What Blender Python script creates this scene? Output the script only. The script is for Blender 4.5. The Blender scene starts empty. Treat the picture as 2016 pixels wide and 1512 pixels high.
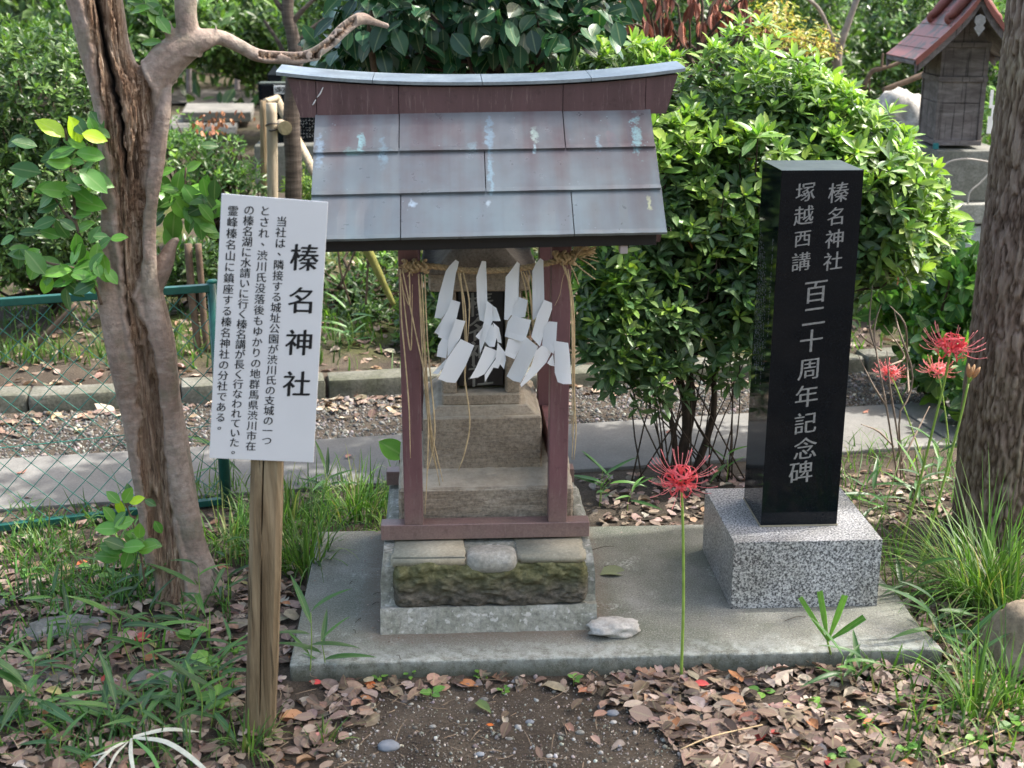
import bpy, bmesh, math, random
import numpy as np
from mathutils import Vector, Matrix, Euler

# ------------------------------------------------------------------ camera, sky, sun
SC = bpy.context.scene
COL = SC.collection
FPX, PITCH, YAW, ROLL = 2613.5, .2877, .0554, -.0025
CAM = np.array([0., -2.981, 1.6])
_fw = np.array([math.sin(YAW)*math.cos(PITCH), math.cos(YAW)*math.cos(PITCH), -math.sin(PITCH)])
_rt = np.array([math.cos(YAW), -math.sin(YAW), 0.])
_dn = np.cross(_fw, _rt)
_rt, _dn = _rt*math.cos(ROLL)+_dn*math.sin(ROLL), _dn*math.cos(ROLL)-_rt*math.sin(ROLL)
cd = bpy.data.cameras.new('camera'); cam = bpy.data.objects.new('camera', cd); COL.objects.link(cam)
cam.matrix_world = Matrix(((_rt[0], -_dn[0], -_fw[0], CAM[0]), (_rt[1], -_dn[1], -_fw[1], CAM[1]), (_rt[2], -_dn[2], -_fw[2], CAM[2]), (0, 0, 0, 1)))
cd.sensor_width = 36; cd.lens = 36*FPX/2016; cd.clip_start = .05; cd.clip_end = 400
cd.dof.use_dof = True; cd.dof.focus_distance = 3.75; cd.dof.aperture_fstop = 5.0
SC.camera = cam

SUN_DIR = Vector((.66, .12, 1.0)).normalized()      # towards the sun: high, to the right, a little behind the shrine
sl = bpy.data.lights.new('sun', 'SUN'); so = bpy.data.objects.new('sun', sl); COL.objects.link(so)
so.rotation_euler = SUN_DIR.to_track_quat('Z', 'Y').to_euler()
sl.energy = 2.3; sl.angle = math.radians(1.2); sl.color = (1, .965, .9)
W = bpy.data.worlds.new('World'); SC.world = W; W.use_nodes = True
wn = W.node_tree; sky = wn.nodes.new('ShaderNodeTexSky'); sky.sky_type = 'NISHITA'; sky.sun_disc = False
sky.sun_elevation = math.asin(SUN_DIR.z); sky.sun_rotation = math.atan2(SUN_DIR.x, SUN_DIR.y)
sky.air_density = 1.0; sky.dust_density = 3.0; sky.ozone_density = 1.0
bg = wn.nodes['Background']; _t = wn.nodes.new('ShaderNodeMix'); _t.data_type = 'RGBA'; _t.blend_type = 'MULTIPLY'; _t.inputs[0].default_value = 1; _t.inputs[7].default_value = (1.08, 1.0, .87, 1)
wn.links.new(sky.outputs[0], _t.inputs[6]); wn.links.new(_t.outputs[2], bg.inputs[0]); bg.inputs[1].default_value = .15
SC.view_settings.view_transform = 'Standard'; SC.view_settings.look = 'None'; SC.view_settings.gamma = 1
SC.view_settings.use_curve_mapping = False
SC.view_settings.exposure = 1.92
SC.cycles.max_bounces = 7; SC.cycles.diffuse_bounces = 4; SC.cycles.glossy_bounces = 3; SC.cycles.transmission_bounces = 3
SC.cycles.transparent_max_bounces = 4; SC.cycles.use_denoising = True
SC.cycles.use_adaptive_sampling = True

# ------------------------------------------------------------------ helpers
def ray(px, py): return _fw + _rt*(px-1008)/FPX + _dn*(py-756)/FPX
def at(px, py, Y):                     # the point of the plane y = Y that the photograph shows at a pixel
    d = ray(px, py); return CAM + d*(Y-CAM[1])/d[1]
def ag(px, py, z=-.05):
    d = ray(px, py); return CAM + d*(z-CAM[2])/d[2]
def scl(P): return FPX/float((np.array(P)-CAM)@_fw)

rng = np.random.default_rng(7); random.seed(7)

def _hash(i, j, k, s):
    n = (i*374761393 + j*668265263 + k*2147483647 + s*974634777) & 0xffffffff
    n = ((n ^ (n >> 13))*1274126177) & 0xffffffff
    return ((n ^ (n >> 16)) & 0xffff)/65535.
def vnoise(P, s=0):
    P = np.asarray(P, float); I = np.floor(P).astype(np.int64); f = P-I; f = f*f*(3-2*f)
    r = 0
    for a in (0, 1):
        for b in (0, 1):
            for c in (0, 1):
                w = (f[:, 0] if a else 1-f[:, 0])*(f[:, 1] if b else 1-f[:, 1])*(f[:, 2] if c else 1-f[:, 2])
                r = r + w*_hash(I[:, 0]+a, I[:, 1]+b, I[:, 2]+c, s)
    return r*2-1
def fbm(P, o=4, s=0):
    P = np.asarray(P, float); r = 0; a = 1.; t = 0
    for i in range(o): r = r + a*vnoise(P, s+i); t += a; a *= .5; P = P*2.03
    return r/t

WM = {}
def _parent(o, parent, M=None):
    M = M or Matrix.Identity(4)
    if parent is not None:
        o.parent = parent
        o.matrix_parent_inverse = WM[parent.name].inverted()
    o.matrix_basis = M
    WM[o.name] = M
    return o
def thing(name, loc, label=None, cat=None, group=None, kind=None):
    o = bpy.data.objects.new(name, None); COL.objects.link(o); o.empty_display_size = .05
    _parent(o, None, Matrix.Translation(Vector(loc)))
    return tag(o, label, cat, group, kind)
def tag(o, label=None, cat=None, group=None, kind=None):
    if label: o['label'] = label
    if cat: o['category'] = cat
    if group: o['group'] = group
    if kind: o['kind'] = kind
    return o
def mesh_np(name, V, F, mat=None, smooth=True, col=None, uv=None):
    V = np.asarray(V, np.float32); me = bpy.data.meshes.new(name)
    if isinstance(F, np.ndarray):
        n, k = F.shape; me.vertices.add(len(V)); me.vertices.foreach_set('co', V.ravel())
        me.loops.add(n*k); me.loops.foreach_set('vertex_index', F.astype(np.int32).ravel())
        me.polygons.add(n); me.polygons.foreach_set('loop_start', (np.arange(n)*k).astype(np.int32))
        me.polygons.foreach_set('loop_total', np.full(n, k, np.int32)); me.update(calc_edges=True)
    else:
        me.from_pydata([tuple(map(float, v)) for v in V], [], [tuple(map(int, f)) for f in F]); me.update()
    if smooth: me.polygons.foreach_set('use_smooth', np.ones(len(me.polygons), bool))
    if col is not None:
        a = me.attributes.new('col', 'FLOAT_COLOR', 'POINT')
        c = np.ones((len(V), 4), np.float32); c[:, :3] = col; a.data.foreach_set('color', c.ravel())
    if uv is not None:
        a = me.attributes.new('luv', 'FLOAT_VECTOR', 'POINT')
        c = np.zeros((len(V), 3), np.float32); c[:, :uv.shape[1]] = uv; a.data.foreach_set('vector', c.ravel())
    if mat: me.materials.append(mat)
    return me
def link(name, me, parent=None, M=None, **kw):
    o = bpy.data.objects.new(name, me); COL.objects.link(o); _parent(o, parent, M); return tag(o, **kw)
def put(name, V, F, mat, parent=None, smooth=False, col=None, uv=None, **kw):
    return link(name, mesh_np(name, V, F, mat, smooth, col, uv), parent, **kw)
def bm_put(name, bm, mat, parent=None, smooth=False, **kw):
    bmesh.ops.recalc_face_normals(bm, faces=bm.faces[:])
    me = bpy.data.meshes.new(name); bm.to_mesh(me); bm.free(); me.materials.append(mat)
    if smooth: me.polygons.foreach_set('use_smooth', np.ones(len(me.polygons), bool))
    return link(name, me, parent, **kw)
def hexa(bm, pts, bev=0, seg=1):       # eight corners: bottom four, then top four
    vs = [bm.verts.new(tuple(map(float, p))) for p in pts]
    fs = [bm.faces.new([vs[i] for i in q]) for q in ((3, 2, 1, 0), (4, 5, 6, 7), (0, 1, 5, 4), (1, 2, 6, 5), (2, 3, 7, 6), (3, 0, 4, 7))]
    if bev:
        es = {e for f in fs for e in f.edges}
        bmesh.ops.bevel(bm, geom=list(es), offset=bev, segments=seg, affect='EDGES', profile=.7)
    return bm
def box(x0, x1, y0, y1, z0, z1, bev=0, seg=1, bm=None):
    bm = bm or bmesh.new()
    return hexa(bm, [(x0, y0, z0), (x1, y0, z0), (x1, y1, z0), (x0, y1, z0), (x0, y0, z1), (x1, y0, z1), (x1, y1, z1), (x0, y1, z1)], bev, seg)
def rough_bm(bm, cuts, amp, scale, seed=0, vert=1.):
    bmesh.ops.subdivide_edges(bm, edges=bm.edges[:], cuts=cuts, use_grid_fill=True)
    bm.normal_update()
    P = np.array([v.co[:] for v in bm.verts]); n = fbm(P*np.array([1, 1, vert])*scale, 4, seed)
    for v, a in zip(bm.verts, n): v.co += v.normal*float(a*amp)
    return bm
def resample(pts, n):
    P = np.array(pts, float)
    if len(P) == 2: t = np.linspace(0, 1, n)[:, None]; return P[0]*(1-t)+P[1]*t
    d = np.r_[0, np.cumsum(np.linalg.norm(np.diff(P[:, :3], axis=0), axis=1)+1e-9)]; u = np.linspace(0, d[-1], n)
    i = np.clip(np.searchsorted(d, u, 'right')-1, 0, len(P)-2); t = ((u-d[i])/(d[i+1]-d[i]))[:, None]
    pm = np.vstack([2*P[0]-P[1], P, 2*P[-1]-P[-2]]); a, b, c, e = pm[i], pm[i+1], pm[i+2], pm[i+3]
    return .5*((2*b)+(c-a)*t+(2*a-5*b+4*c-e)*t*t+(3*b-a-3*c+e)*t**3)
def tube(pts, rad, sides=6, n=None, jit=0, seed=0, cap=True):
    pts = np.array(pts, float); rad = np.broadcast_to(np.array(rad, float), (len(pts),)) if np.ndim(rad) == 0 else np.array(rad, float)
    Q = np.c_[pts, rad]
    if n: Q = resample(Q, n)
    P, R = Q[:, :3], np.maximum(Q[:, 3], 1e-5); m = len(P)
    T = np.gradient(P, axis=0); T /= np.linalg.norm(T, axis=1)[:, None]+1e-12
    ref = np.array([0, 1., 0]) if abs(T[:, 1]).mean() < .8 else np.array([1., 0, 0])
    N = ref-T*(T@ref)[:, None]; N /= np.linalg.norm(N, axis=1)[:, None]+1e-12; B = np.cross(T, N)
    a = np.linspace(0, 2*np.pi, sides, endpoint=False)
    V = P[:, None]+(N[:, None]*np.cos(a)[None, :, None]+B[:, None]*np.sin(a)[None, :, None])*R[:, None, None]
    V = V.reshape(-1, 3)
    if jit: V += fbm(V*jit[1], 3, seed)[:, None]*jit[0]*np.repeat(R, sides)[:, None]/R.max()*(V-np.repeat(P, sides, 0))/np.repeat(R, sides)[:, None]
    F = []
    for i in range(m-1):
        for j in range(sides): F.append((i*sides+j, i*sides+(j+1) % sides, (i+1)*sides+(j+1) % sides, (i+1)*sides+j))
    if cap:
        V = np.vstack([V, P[0], P[-1]]); c0, c1 = len(V)-2, len(V)-1
        for j in range(sides):
            F.append((c0, c0, (j+1) % sides, j)); F.append((c1, c1, (m-1)*sides+j, (m-1)*sides+(j+1) % sides))
        F = [tuple(dict.fromkeys(f)) for f in F]
    return V, F
def join(parts):
    V = []; F = []; o = 0
    for v, f in parts:
        V.append(v); F += [tuple(i+o for i in q) for q in f]; o += len(v)
    return np.vstack(V), F
def frames(d, n):
    d = np.array(d, float); n = np.array(n, float)
    d = d/(np.linalg.norm(d, axis=1)[:, None]+1e-9); y = np.cross(n, d); y /= np.linalg.norm(y, axis=1)[:, None]+1e-9
    z = np.cross(d, y); return np.stack([d, y, z], 2)
def inst(T, R, P, S):                   # template (V,F,uv) copied by rotation matrices, positions, scales (scalar or xyz)
    Vt, Ft, uv = T; S = np.asarray(S, float); S = S[:, None, None] if S.ndim == 1 else S[:, None, :]
    V = np.einsum('nij,nkj->nki', R, Vt[None]*S)+P[:, None, :]
    n, k = len(P), len(Vt); F = (Ft[None]+(np.arange(n)*k)[:, None, None]).reshape(-1, Ft.shape[1])
    return V.reshape(-1, 3), F, np.tile(uv, (n, 1))
def scatter(name, Ts, R, P, S, C, mat, parent=None, singles=0, sname='leaf', dark=None, key=None, **kw):
    """Ts: list of templates. The `singles` copies nearest the camera become objects of their own, the rest one mesh."""
    n = len(P); pick = rng.integers(0, len(Ts), n); C = np.asarray(C)
    key = np.linalg.norm(P-CAM, axis=1) if key is None else key
    order = np.argsort(key); one, rest = order[:singles], order[singles:]
    made = []
    if singles:
        K = 12; var = rng.integers(0, K, len(one)); cache = {}
        # colours of the single leaves come from K typical ones
        q = np.argsort(C[one].sum(1)); grp = np.zeros(len(one), int); grp[q] = (np.arange(len(one))*K)//max(1, len(one))
        rep = [np.median(C[one][grp == g], 0) if (grp == g).any() else C[0] for g in range(K)]
        S1 = np.asarray(S, float); S1 = np.repeat(S1[:, None], 3, 1) if S1.ndim == 1 else S1
        for a, i in enumerate(one):
            kk = (pick[i], grp[a])
            if kk not in cache:
                Vt, Ft, uv = Ts[pick[i]]; cache[kk] = mesh_np(sname, Vt, Ft, mat, True, np.tile(rep[grp[a]], (len(Vt), 1)), uv)
            M = Matrix.Translation(Vector(P[i])) @ Matrix(((R[i]*S1[i][None, :]).tolist())).to_4x4()
            made.append(link(sname, cache[kk], parent, M))
    if len(rest):
        Vs, Fs, Us, Cs = [], [], [], []; o = 0; S = np.asarray(S, float)
        for t in range(len(Ts)):
            r = rest[pick[rest] == t]
            if not len(r): continue
            v, f, u = inst(Ts[t], R[r], P[r], S[r]); Vs.append(v); Fs.append(f+o); Us.append(u); Cs.append(np.repeat(C[r], len(Ts[t][0]), 0)); o += len(v)
        ob = put(name, np.vstack(Vs), np.vstack(Fs), mat, parent, True, np.vstack(Cs), np.vstack(Us), **kw)
        if 'kind' not in kw and parent is not None and singles: ob['kind'] = 'stuff'
        made.append(ob)
    return made

# ------------------------------------------------------------------ materials
class NT:
    def __init__(s, name, rough=.7, spec=.4, metal=0.):
        s.m = bpy.data.materials.new(name); s.m.use_nodes = True; s.t = s.m.node_tree; s.b = s.t.nodes['Principled BSDF']
        s.b.inputs['Roughness'].default_value = rough; s.b.inputs['Specular IOR Level'].default_value = spec; s.b.inputs['Metallic'].default_value = metal
        s.tc = s.t.nodes.new('ShaderNodeTexCoord'); s.obj = s.tc.outputs['Object']; s.out = s.t.nodes['Material Output']
    def n(s, t, **k):
        x = s.t.nodes.new(t)
        for a, b in k.items(): setattr(x, a, b)
        return x
    def l(s, a, b): s.t.links.new(a, b)
    def mp(s, scale=(1, 1, 1), rot=(0, 0, 0), loc=(0, 0, 0), vec=None):
        x = s.n('ShaderNodeMapping'); x.inputs['Scale'].default_value = scale; x.inputs['Rotation'].default_value = rot; x.inputs['Location'].default_value = loc
        s.l(vec or s.obj, x.inputs[0]); return x.outputs[0]
    def noise(s, scale, detail=4, rough=.55, vec=None, dist=0):
        x = s.n('ShaderNodeTexNoise'); x.inputs['Scale'].default_value = scale; x.inputs['Detail'].default_value = detail
        x.inputs['Roughness'].default_value = rough; x.inputs['Distortion'].default_value = dist; s.l(vec or s.obj, x.inputs['Vector']); return x.outputs['Fac']
    def vor(s, scale, vec=None, feature='F1', out='Distance'):
        x = s.n('ShaderNodeTexVoronoi', feature=feature); x.inputs['Scale'].default_value = scale; s.l(vec or s.obj, x.inputs['Vector']); return x.outputs[out]
    def ramp(s, fac, stops, interp='LINEAR'):
        x = s.n('ShaderNodeValToRGB'); r = x.color_ramp; r.interpolation = interp
        while len(r.elements) < len(stops): r.elements.new(.5)
        for e, (p, c) in zip(r.elements, stops):
            e.position = p; e.color = (c, c, c, 1) if np.ndim(c) == 0 else (*c, 1)
        s.l(fac, x.inputs[0]); return x.outputs[0]
    def mix(s, f, a, b, mode='MIX'):
        x = s.n('ShaderNodeMix', data_type='RGBA', blend_type=mode)
        for v, i in ((f, 0), (a, 6), (b, 7)):
            if hasattr(v, 'is_linked'): s.l(v, x.inputs[i])
            else: x.inputs[i].default_value = v if i == 0 else (*v, 1)
        return x.outputs[2]
    def math(s, op, a, b=0.):
        x = s.n('ShaderNodeMath', operation=op)
        for v, i in ((a, 0), (b, 1)):
            if hasattr(v, 'is_linked'): s.l(v, x.inputs[i])
            else: x.inputs[i].default_value = v
        return x.outputs[0]
    def attr(s, name, out='Color'):
        x = s.n('ShaderNodeAttribute', attribute_name=name); return x.outputs[out]
    def sep(s, v):
        x = s.n('ShaderNodeSeparateXYZ'); s.l(v, x.inputs[0]); return x.outputs
    def col(s, c):
        if hasattr(c, 'is_linked'): s.l(c, s.b.inputs['Base Color'])
        else: s.b.inputs['Base Color'].default_value = (*c, 1)
        return s
    def bump(s, h, dist=.002, strength=1., prev=None):
        x = s.n('ShaderNodeBump'); x.inputs['Distance'].default_value = dist; x.inputs['Strength'].default_value = strength; s.l(h, x.inputs['Height'])
        if prev is not None: s.l(prev, x.inputs['Normal'])
        s.l(x.outputs[0], s.b.inputs['Normal']); return x.outputs[0]
    def translucent(s, c, f):
        t = s.n('ShaderNodeBsdfTranslucent'); m = s.n('ShaderNodeMixShader'); m.inputs[0].default_value = f
        if hasattr(c, 'is_linked'): s.l(c, t.inputs[0])
        else: t.inputs[0].default_value = (*c, 1)
        s.l(s.b.outputs[0], m.inputs[1]); s.l(t.outputs[0], m.inputs[2]); s.l(m.outputs[0], s.out.inputs[0])

def leafmat(name, rough=.38, spec=.5, trans=.3, var=.25, rib=.2, tgain=(1.3, 1.5, .6)):
    m = NT(name, rough, spec); c = m.attr('col')
    n = m.noise(70, 3); c = m.mix(var, c, m.mix(1, c, m.ramp(n, [(.3, .45), (.7, 1.5)]), 'MULTIPLY'))
    y = m.sep(m.attr('luv', 'Vector'))[1]
    r = m.ramp(m.math('ABSOLUTE', y), [(0, 1), (.035, .55), (.07, 0)])
    c2 = m.mix(m.math('MULTIPLY', r, rib), c, (.55, .62, .30)); m.col(c2)
    m.bump(m.noise(160, 2), .0006, .4)
    g = m.mix(1, c2, tgain, 'MULTIPLY'); m.translucent(g, trans); return m.m
LEAF = leafmat('leaf')
LEAF_GLOSS = leafmat('glossy_leaf', .27, .45, .22, .2)
GRASS = leafmat('grass_blade', .45, .35, .35, .2, .2)
DEADLEAF = leafmat('dead_leaf', .6, .3, .10, .5, .15, (1.15, .95, .75))

def stone(name, c1, c2, c3, s1=9, s2=120, rough=.85, bump=.002, bs=60, dark=.5, speck=0, spec=.3):
    m = NT(name, rough, spec)
    a = m.ramp(m.noise(s1, 5, .6), [(.3, c1), (.55, c2), (.75, c3)])
    b = m.ramp(m.noise(s2, 4, .7), [(.3, dark), (.55, 1.), (.8, 1.35)])
    c = m.mix(1, a, b, 'MULTIPLY')
    if speck: c = m.mix(m.ramp(m.noise(speck, 2, .5), [(.6, 0), (.68, .8)]), c, (.5, .49, .46))
    m.col(c); m.bump(m.noise(bs, 6, .7), bump); return m
def slabmat():
    m = stone('weathered_concrete', (.16, .17, .14), (.235, .235, .205), (.33, .33, .295), 4.5, 190, .9, .0025, 150, .5, 330); x, y, z = m.sep(m.obj)[:3]
    src = m.b.inputs['Base Color'].links[0].from_socket
    big = m.noise(2.6, 5, .65); c = m.mix(m.ramp(big, [(.42, 0), (.62, .65)]), src, m.mix(1, src, (.55, .60, .50), 'MULTIPLY'))
    strip = m.math('ADD', y, m.math('MULTIPLY', m.math('SUBTRACT', m.noise(9, 4), .5), .16)); edge = m.ramp(strip, [(.02, .6), (.10, 0)])
    c = m.mix(m.math('MULTIPLY', edge, m.ramp(m.noise(30, 4, .7), [(.4, .1), (.6, 1)])), c, (.47, .50, .47))
    wh = m.ramp(m.noise(5, 5, .7, m.mp((1, 1, 1), (0, 0, 0), (3, 1, 0))), [(.58, 0), (.66, .7)]); c = m.mix(m.math('MULTIPLY', wh, m.ramp(m.noise(110, 3), [(.45, 0), (.6, 1)])), c, (.48, .50, .46))
    dx = m.math('MAXIMUM', m.math('SUBTRACT', m.math('ABSOLUTE', m.math('SUBTRACT', x, .116)), .285), 0.); dy = m.math('MAXIMUM', m.math('SUBTRACT', m.math('ABSOLUTE', m.math('SUBTRACT', y, .49)), .345), 0.)
    dd = m.math('ADD', m.math('ADD', dx, dy), m.math('MULTIPLY', m.math('SUBTRACT', m.noise(22, 5), .5), .07)); dirt = m.ramp(dd, [(.0, .85), (.035, .5), (.07, 0)])
    c = m.mix(m.math('MULTIPLY', dirt, m.ramp(m.noise(90, 4), [(.3, .5), (.6, 1)])), c, (.15, .115, .09))
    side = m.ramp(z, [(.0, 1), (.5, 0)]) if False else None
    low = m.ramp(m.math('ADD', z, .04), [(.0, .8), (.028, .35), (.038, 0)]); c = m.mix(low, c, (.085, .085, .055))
    m.col(c); return m.m
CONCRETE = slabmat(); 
PATHC = stone('pale_path_concrete', (.145, .142, .132), (.185, .181, .170), (.23, .226, .213), 4, 150, .9, .001, 120, .8).m
CEMENT = stone('cement_render', (.21, .215, .175), (.30, .30, .26), (.47, .47, .44), 14, 90, .9, .003, 80, .55, 60).m
OLDSTONE = stone('brown_sandstone', (.14, .12, .10), (.20, .17, .14), (.27, .24, .205), 8, 130, .9, .003, 50, .6).m
PALESTONE = stone('pale_worn_stone', (.27, .245, .185), (.37, .335, .255), (.45, .41, .32), 7, 120, .85, .001, 60, .8).m
KERBSTONE = stone('kerb_stone', (.085, .09, .06), (.15, .15, .125), (.22, .215, .19), 6, 80, .92, .003, 60, .55).m
WHITEROCK = stone('white_rock', (.33, .315, .28), (.46, .44, .41), (.58, .56, .53), 22, 90, .8, .004, 40, .7).m
GREYROCK = stone('grey_rock', (.12, .12, .11), (.2, .2, .185), (.3, .295, .28), 14, 60, .85, .004, 40, .6).m
BROWNROCK = stone('brown_boulder', (.22, .165, .11), (.33, .26, .185), (.45, .37, .28), 9, 60, .85, .004, 40, .6).m
PEDESTAL = stone('mossy_grey_pedestal', (.10, .105, .085), (.16, .16, .14), (.25, .25, .225), 7, 90, .9, .002, 60, .65).m
SOIL = None
def soilmat():
    m = NT('ground_soil', .95, .2); x, y, z = m.sep(m.obj)[:3]
    a = m.ramp(m.noise(3, 5, .6), [(.3, (.045, .036, .028)), (.55, (.085, .068, .052)), (.75, (.13, .105, .08))])
    a = m.mix(1, a, m.ramp(m.noise(160, 4, .7), [(.3, .5), (.55, 1.), (.8, 1.7)]), 'MULTIPLY')
    g = m.ramp(m.vor(210), [(.0, 1.), (.12, .9), (.2, 0)]); gm = m.ramp(m.noise(25, 2), [(.45, 0), (.6, .7)])
    a = m.mix(m.math('MULTIPLY', g, gm), a, (.30, .285, .26))
    moss = m.ramp(m.noise(2.2, 5, .65), [(.45, 0), (.58, 1)])
    my = m.ramp(m.math('MULTIPLY', y, .1), [(.26, 0), (.29, 1), (.6, 1), (.8, .3)])
    mc = m.ramp(m.noise(60, 3), [(.3, (.035, .045, .014)), (.7, (.10, .11, .03))])
    a = m.mix(m.math('MULTIPLY', moss, my), a, mc)
    m.col(a); m.bump(m.noise(110, 6, .75), .006); return m.m
SOIL = soilmat()
def mossstone():
    m = NT('rough_mossy_stone', .95, .2); z = m.sep(m.obj)[2]
    v = m.mp((1, 1, 1.6), (0, .5, 0))
    a = m.ramp(m.noise(45, 5, .7, v), [(.3, (.06, .053, .042)), (.5, (.14, .125, .10)), (.72, (.25, .225, .18))])
    mo = m.ramp(m.noise(38, 5, .7, v), [(.3, (.07, .07, .03)), (.5, (.165, .165, .075)), (.7, (.31, .30, .17))])
    f = m.ramp(m.math('ADD', z, m.math('MULTIPLY', m.noise(16, 4), .07)), [(.125, 0), (.185, .9)])
    m.col(m.mix(f, a, mo)); m.bump(m.noise(70, 6, .8, v), .010); return m.m
MOSSSTONE = mossstone()
def granite(name, base=.42):
    m = NT(name, .35, .5)
    a = m.ramp(m.noise(175, 3, .7), [(.39, (.05, .05, .055)), (.46, (.22, .225, .235)), (.53, (.42, .42, .43)), (.64, (.72, .72, .72))])
    a = m.mix(m.ramp(m.vor(120, out='Distance'), [(.1, .5), (.3, 0)]), a, (.1, .1, .11))
    d = m.ramp(m.noise(6, 4), [(.35, (.72, .70, .64)), (.6, (1, 1, 1))])
    m.col(m.mix(.8, a, d, 'MULTIPLY')); m.bump(m.noise(300, 2), .0002, .5); return m.m
GRANITE = granite('speckled_granite')
def blackgranite():
    m = NT('polished_black_granite', .045, .2)
    sp = m.ramp(m.noise(700, 2, .5), [(.60, (.003, .005, .0075)), (.72, (.022, .027, .033))])
    d = m.ramp(m.noise(7, 4, .6), [(.4, 0), (.75, .5)]); m.col(m.mix(m.math('MULTIPLY', d, .15), sp, (.05, .05, .048)))
    g = m.n('ShaderNodeNewGeometry'); nz = m.sep(g.outputs['Normal'])[2]; top = m.ramp(nz, [(.6, 0), (.9, 1)])   # dust and lichen film on the flat top
    m.col(m.mix(top, m.mix(m.math('MULTIPLY', d, .15), sp, (.05, .05, .048)), m.ramp(m.noise(14, 4), [(.3, (.07, .085, .07)), (.7, (.12, .14, .115))])))
    m.l(m.math('ADD', m.ramp(m.noise(40, 5, .7), [(.3, .03), (.8, .12)]), m.math('MULTIPLY', top, .35)), m.b.inputs['Roughness']); return m.m
BLACKG = blackgranite()
def flat(name, c, rough=.7, spec=.3, metal=0, var=0, vs=60, bump=0, bs=100):
    m = NT(name, rough, spec, metal)
    if var: m.col(m.mix(1, c, m.ramp(m.noise(vs, 4, .6), [(.25, 1-var), (.75, 1+var)]), 'MULTIPLY'))
    else: m.col(c)
    if bump: m.bump(m.noise(bs, 4, .6), bump)
    return m.m
ENGRAVE = flat('engraved_letter_stone', (.24, .235, .225), .8, .3, 0, .35, 160)
INK = flat('black_ink', (.012, .012, .014), .6)
BOARD = flat('white_painted_board', (.68, .685, .70), .4, .4, 0, .03, 8)
PAPER = NT('white_paper', .8, .2).col((.90, .90, .90)); PAPER.translucent((.88, .88, .88), .38); PAPER = PAPER.m
ROPE = flat('straw_rope', (.42, .30, .17), .8, .2, 0, .45, 220, .0008, 300)
STRAW = flat('dry_straw', (.50, .37, .21), .6, .3, 0, .35, 60)
FENCEG = flat('green_coated_steel', (.02, .17, .13), .35, .5, 0, .2, 40)
FENCED = flat('dark_green_coated_steel', (.012, .085, .07), .3, .5, 0, .2, 40)
BLACKMETAL = flat('dark_underside_metal', (.010, .008, .008), .5, .4, 0, .2, 50)

MARKS = [  # px, py, half width px, half height px, colour, strength: weathering marks on the copper sheets
    (630, 292, 10, 26, (.28, .37, .46), .9), (692, 298, 20, 10, (.22, .36, .35), .7), (712, 280, 7, 19, (.28, .48, .50), .9), (755, 302, 11, 26, (.26, .38, .44), .7),
    (963, 268, 9, 28, (.26, .38, .46), .8), (965, 335, 6, 40, (.30, .45, .52), .8), (1050, 262, 8, 14, (.42, .52, .46), .95), (1052, 292, 4, 10, (.5, .68, .72), .8), (930, 290, 10, 12, (.26, .38, .42), .5),
    (1177, 283, 6, 14, (.30, .43, .48), .8), (1200, 268, 12, 24, (.24, .19, .20), .6), (1252, 268, 11, 34, (.27, .45, .47), .95), (1276, 400, 5, 15, (.50, .52, .32), .9), (960, 398, 5, 6, (.5, .6, .65), .6),
    (812, 400, 8, 5, (.5, .62, .7), .8)]
def roofY(py): return float(np.interp(py, [222, 470], [.37, .10]))
def copper(name, marks=True, lo=.5):
    m = NT(name, .42, .5, .35); o = m.obj; x, y, z = m.sep(o)[:3]
    st = m.noise(1, 3, .5, m.mp((26, 1.0, 1.0)))
    blot = m.noise(7, 4, .6)
    f = m.math('ADD', m.math('MULTIPLY', st, .45), m.math('MULTIPLY', blot, .55))
    down = m.ramp(z, [(1.04, .2), (1.32, -.0)]) if False else None
    a = m.ramp(f, [(.33, (.125, .088, .092)), (.45, (.165, .155, .162)), (.57, (.195, .228, .24)), (.75, (.24, .285, .30))])
    if marks:
        # the upper sheets keep more of their brown, the lower ones are greyer
        h = m.math('MULTIPLY', m.math('SUBTRACT', z, 1.04), 3.4); a = m.mix(m.math('MULTIPLY', h, .40), a, (.135, .10, .108))
        h2 = m.math('SUBTRACT', 1.0, h); a = m.mix(m.math('MULTIPLY', m.ramp(h2, [(.3, 0), (1, 1)]), .5), a, (.20, .265, .285))
    sp = m.ramp(m.vor(55), [(.0, .9), (.07, .6), (.12, 0)]); spm = m.ramp(m.noise(19, 2), [(.52, 0), (.62, 1)])
    a = m.mix(m.math('MULTIPLY', sp, spm), a, (.30, .36, .38))
    if marks:
        ds = m.noise(75, 4, .65); ds2 = m.noise(48, 4, .65, m.mp((1, 1, 1), (0, 0, 0), (4, 2, 1)))
        for (px, py, rx, ry, c, s) in MARKS:
            P = at(px, py, roofY(py)); k = scl(P)
            dx = m.math('ADD', m.math('MULTIPLY', m.math('SUBTRACT', x, float(P[0])), k/rx), m.math('MULTIPLY', m.math('SUBTRACT', ds, .5), 3.6))
            dz = m.math('ADD', m.math('MULTIPLY', m.math('SUBTRACT', z, float(P[2])), k/ry*.92), m.math('MULTIPLY', m.math('SUBTRACT', ds2, .5), 3.2))
            r = m.math('ADD', m.math('MULTIPLY', dx, dx), m.math('MULTIPLY', dz, dz))
            a = m.mix(m.math('MULTIPLY', m.ramp(r, [(.15, 1), (1.0, 0)]), m.ramp(m.noise(150, 3), [(.3, s*.45), (.6, s)])), a, c)
    m.col(a); m.l(m.ramp(m.noise(30, 4), [(.3, .26), (.7, .45)]), m.b.inputs['Roughness'])
    m.bump(m.noise(4, 3), .006, .35); return m.m
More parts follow.
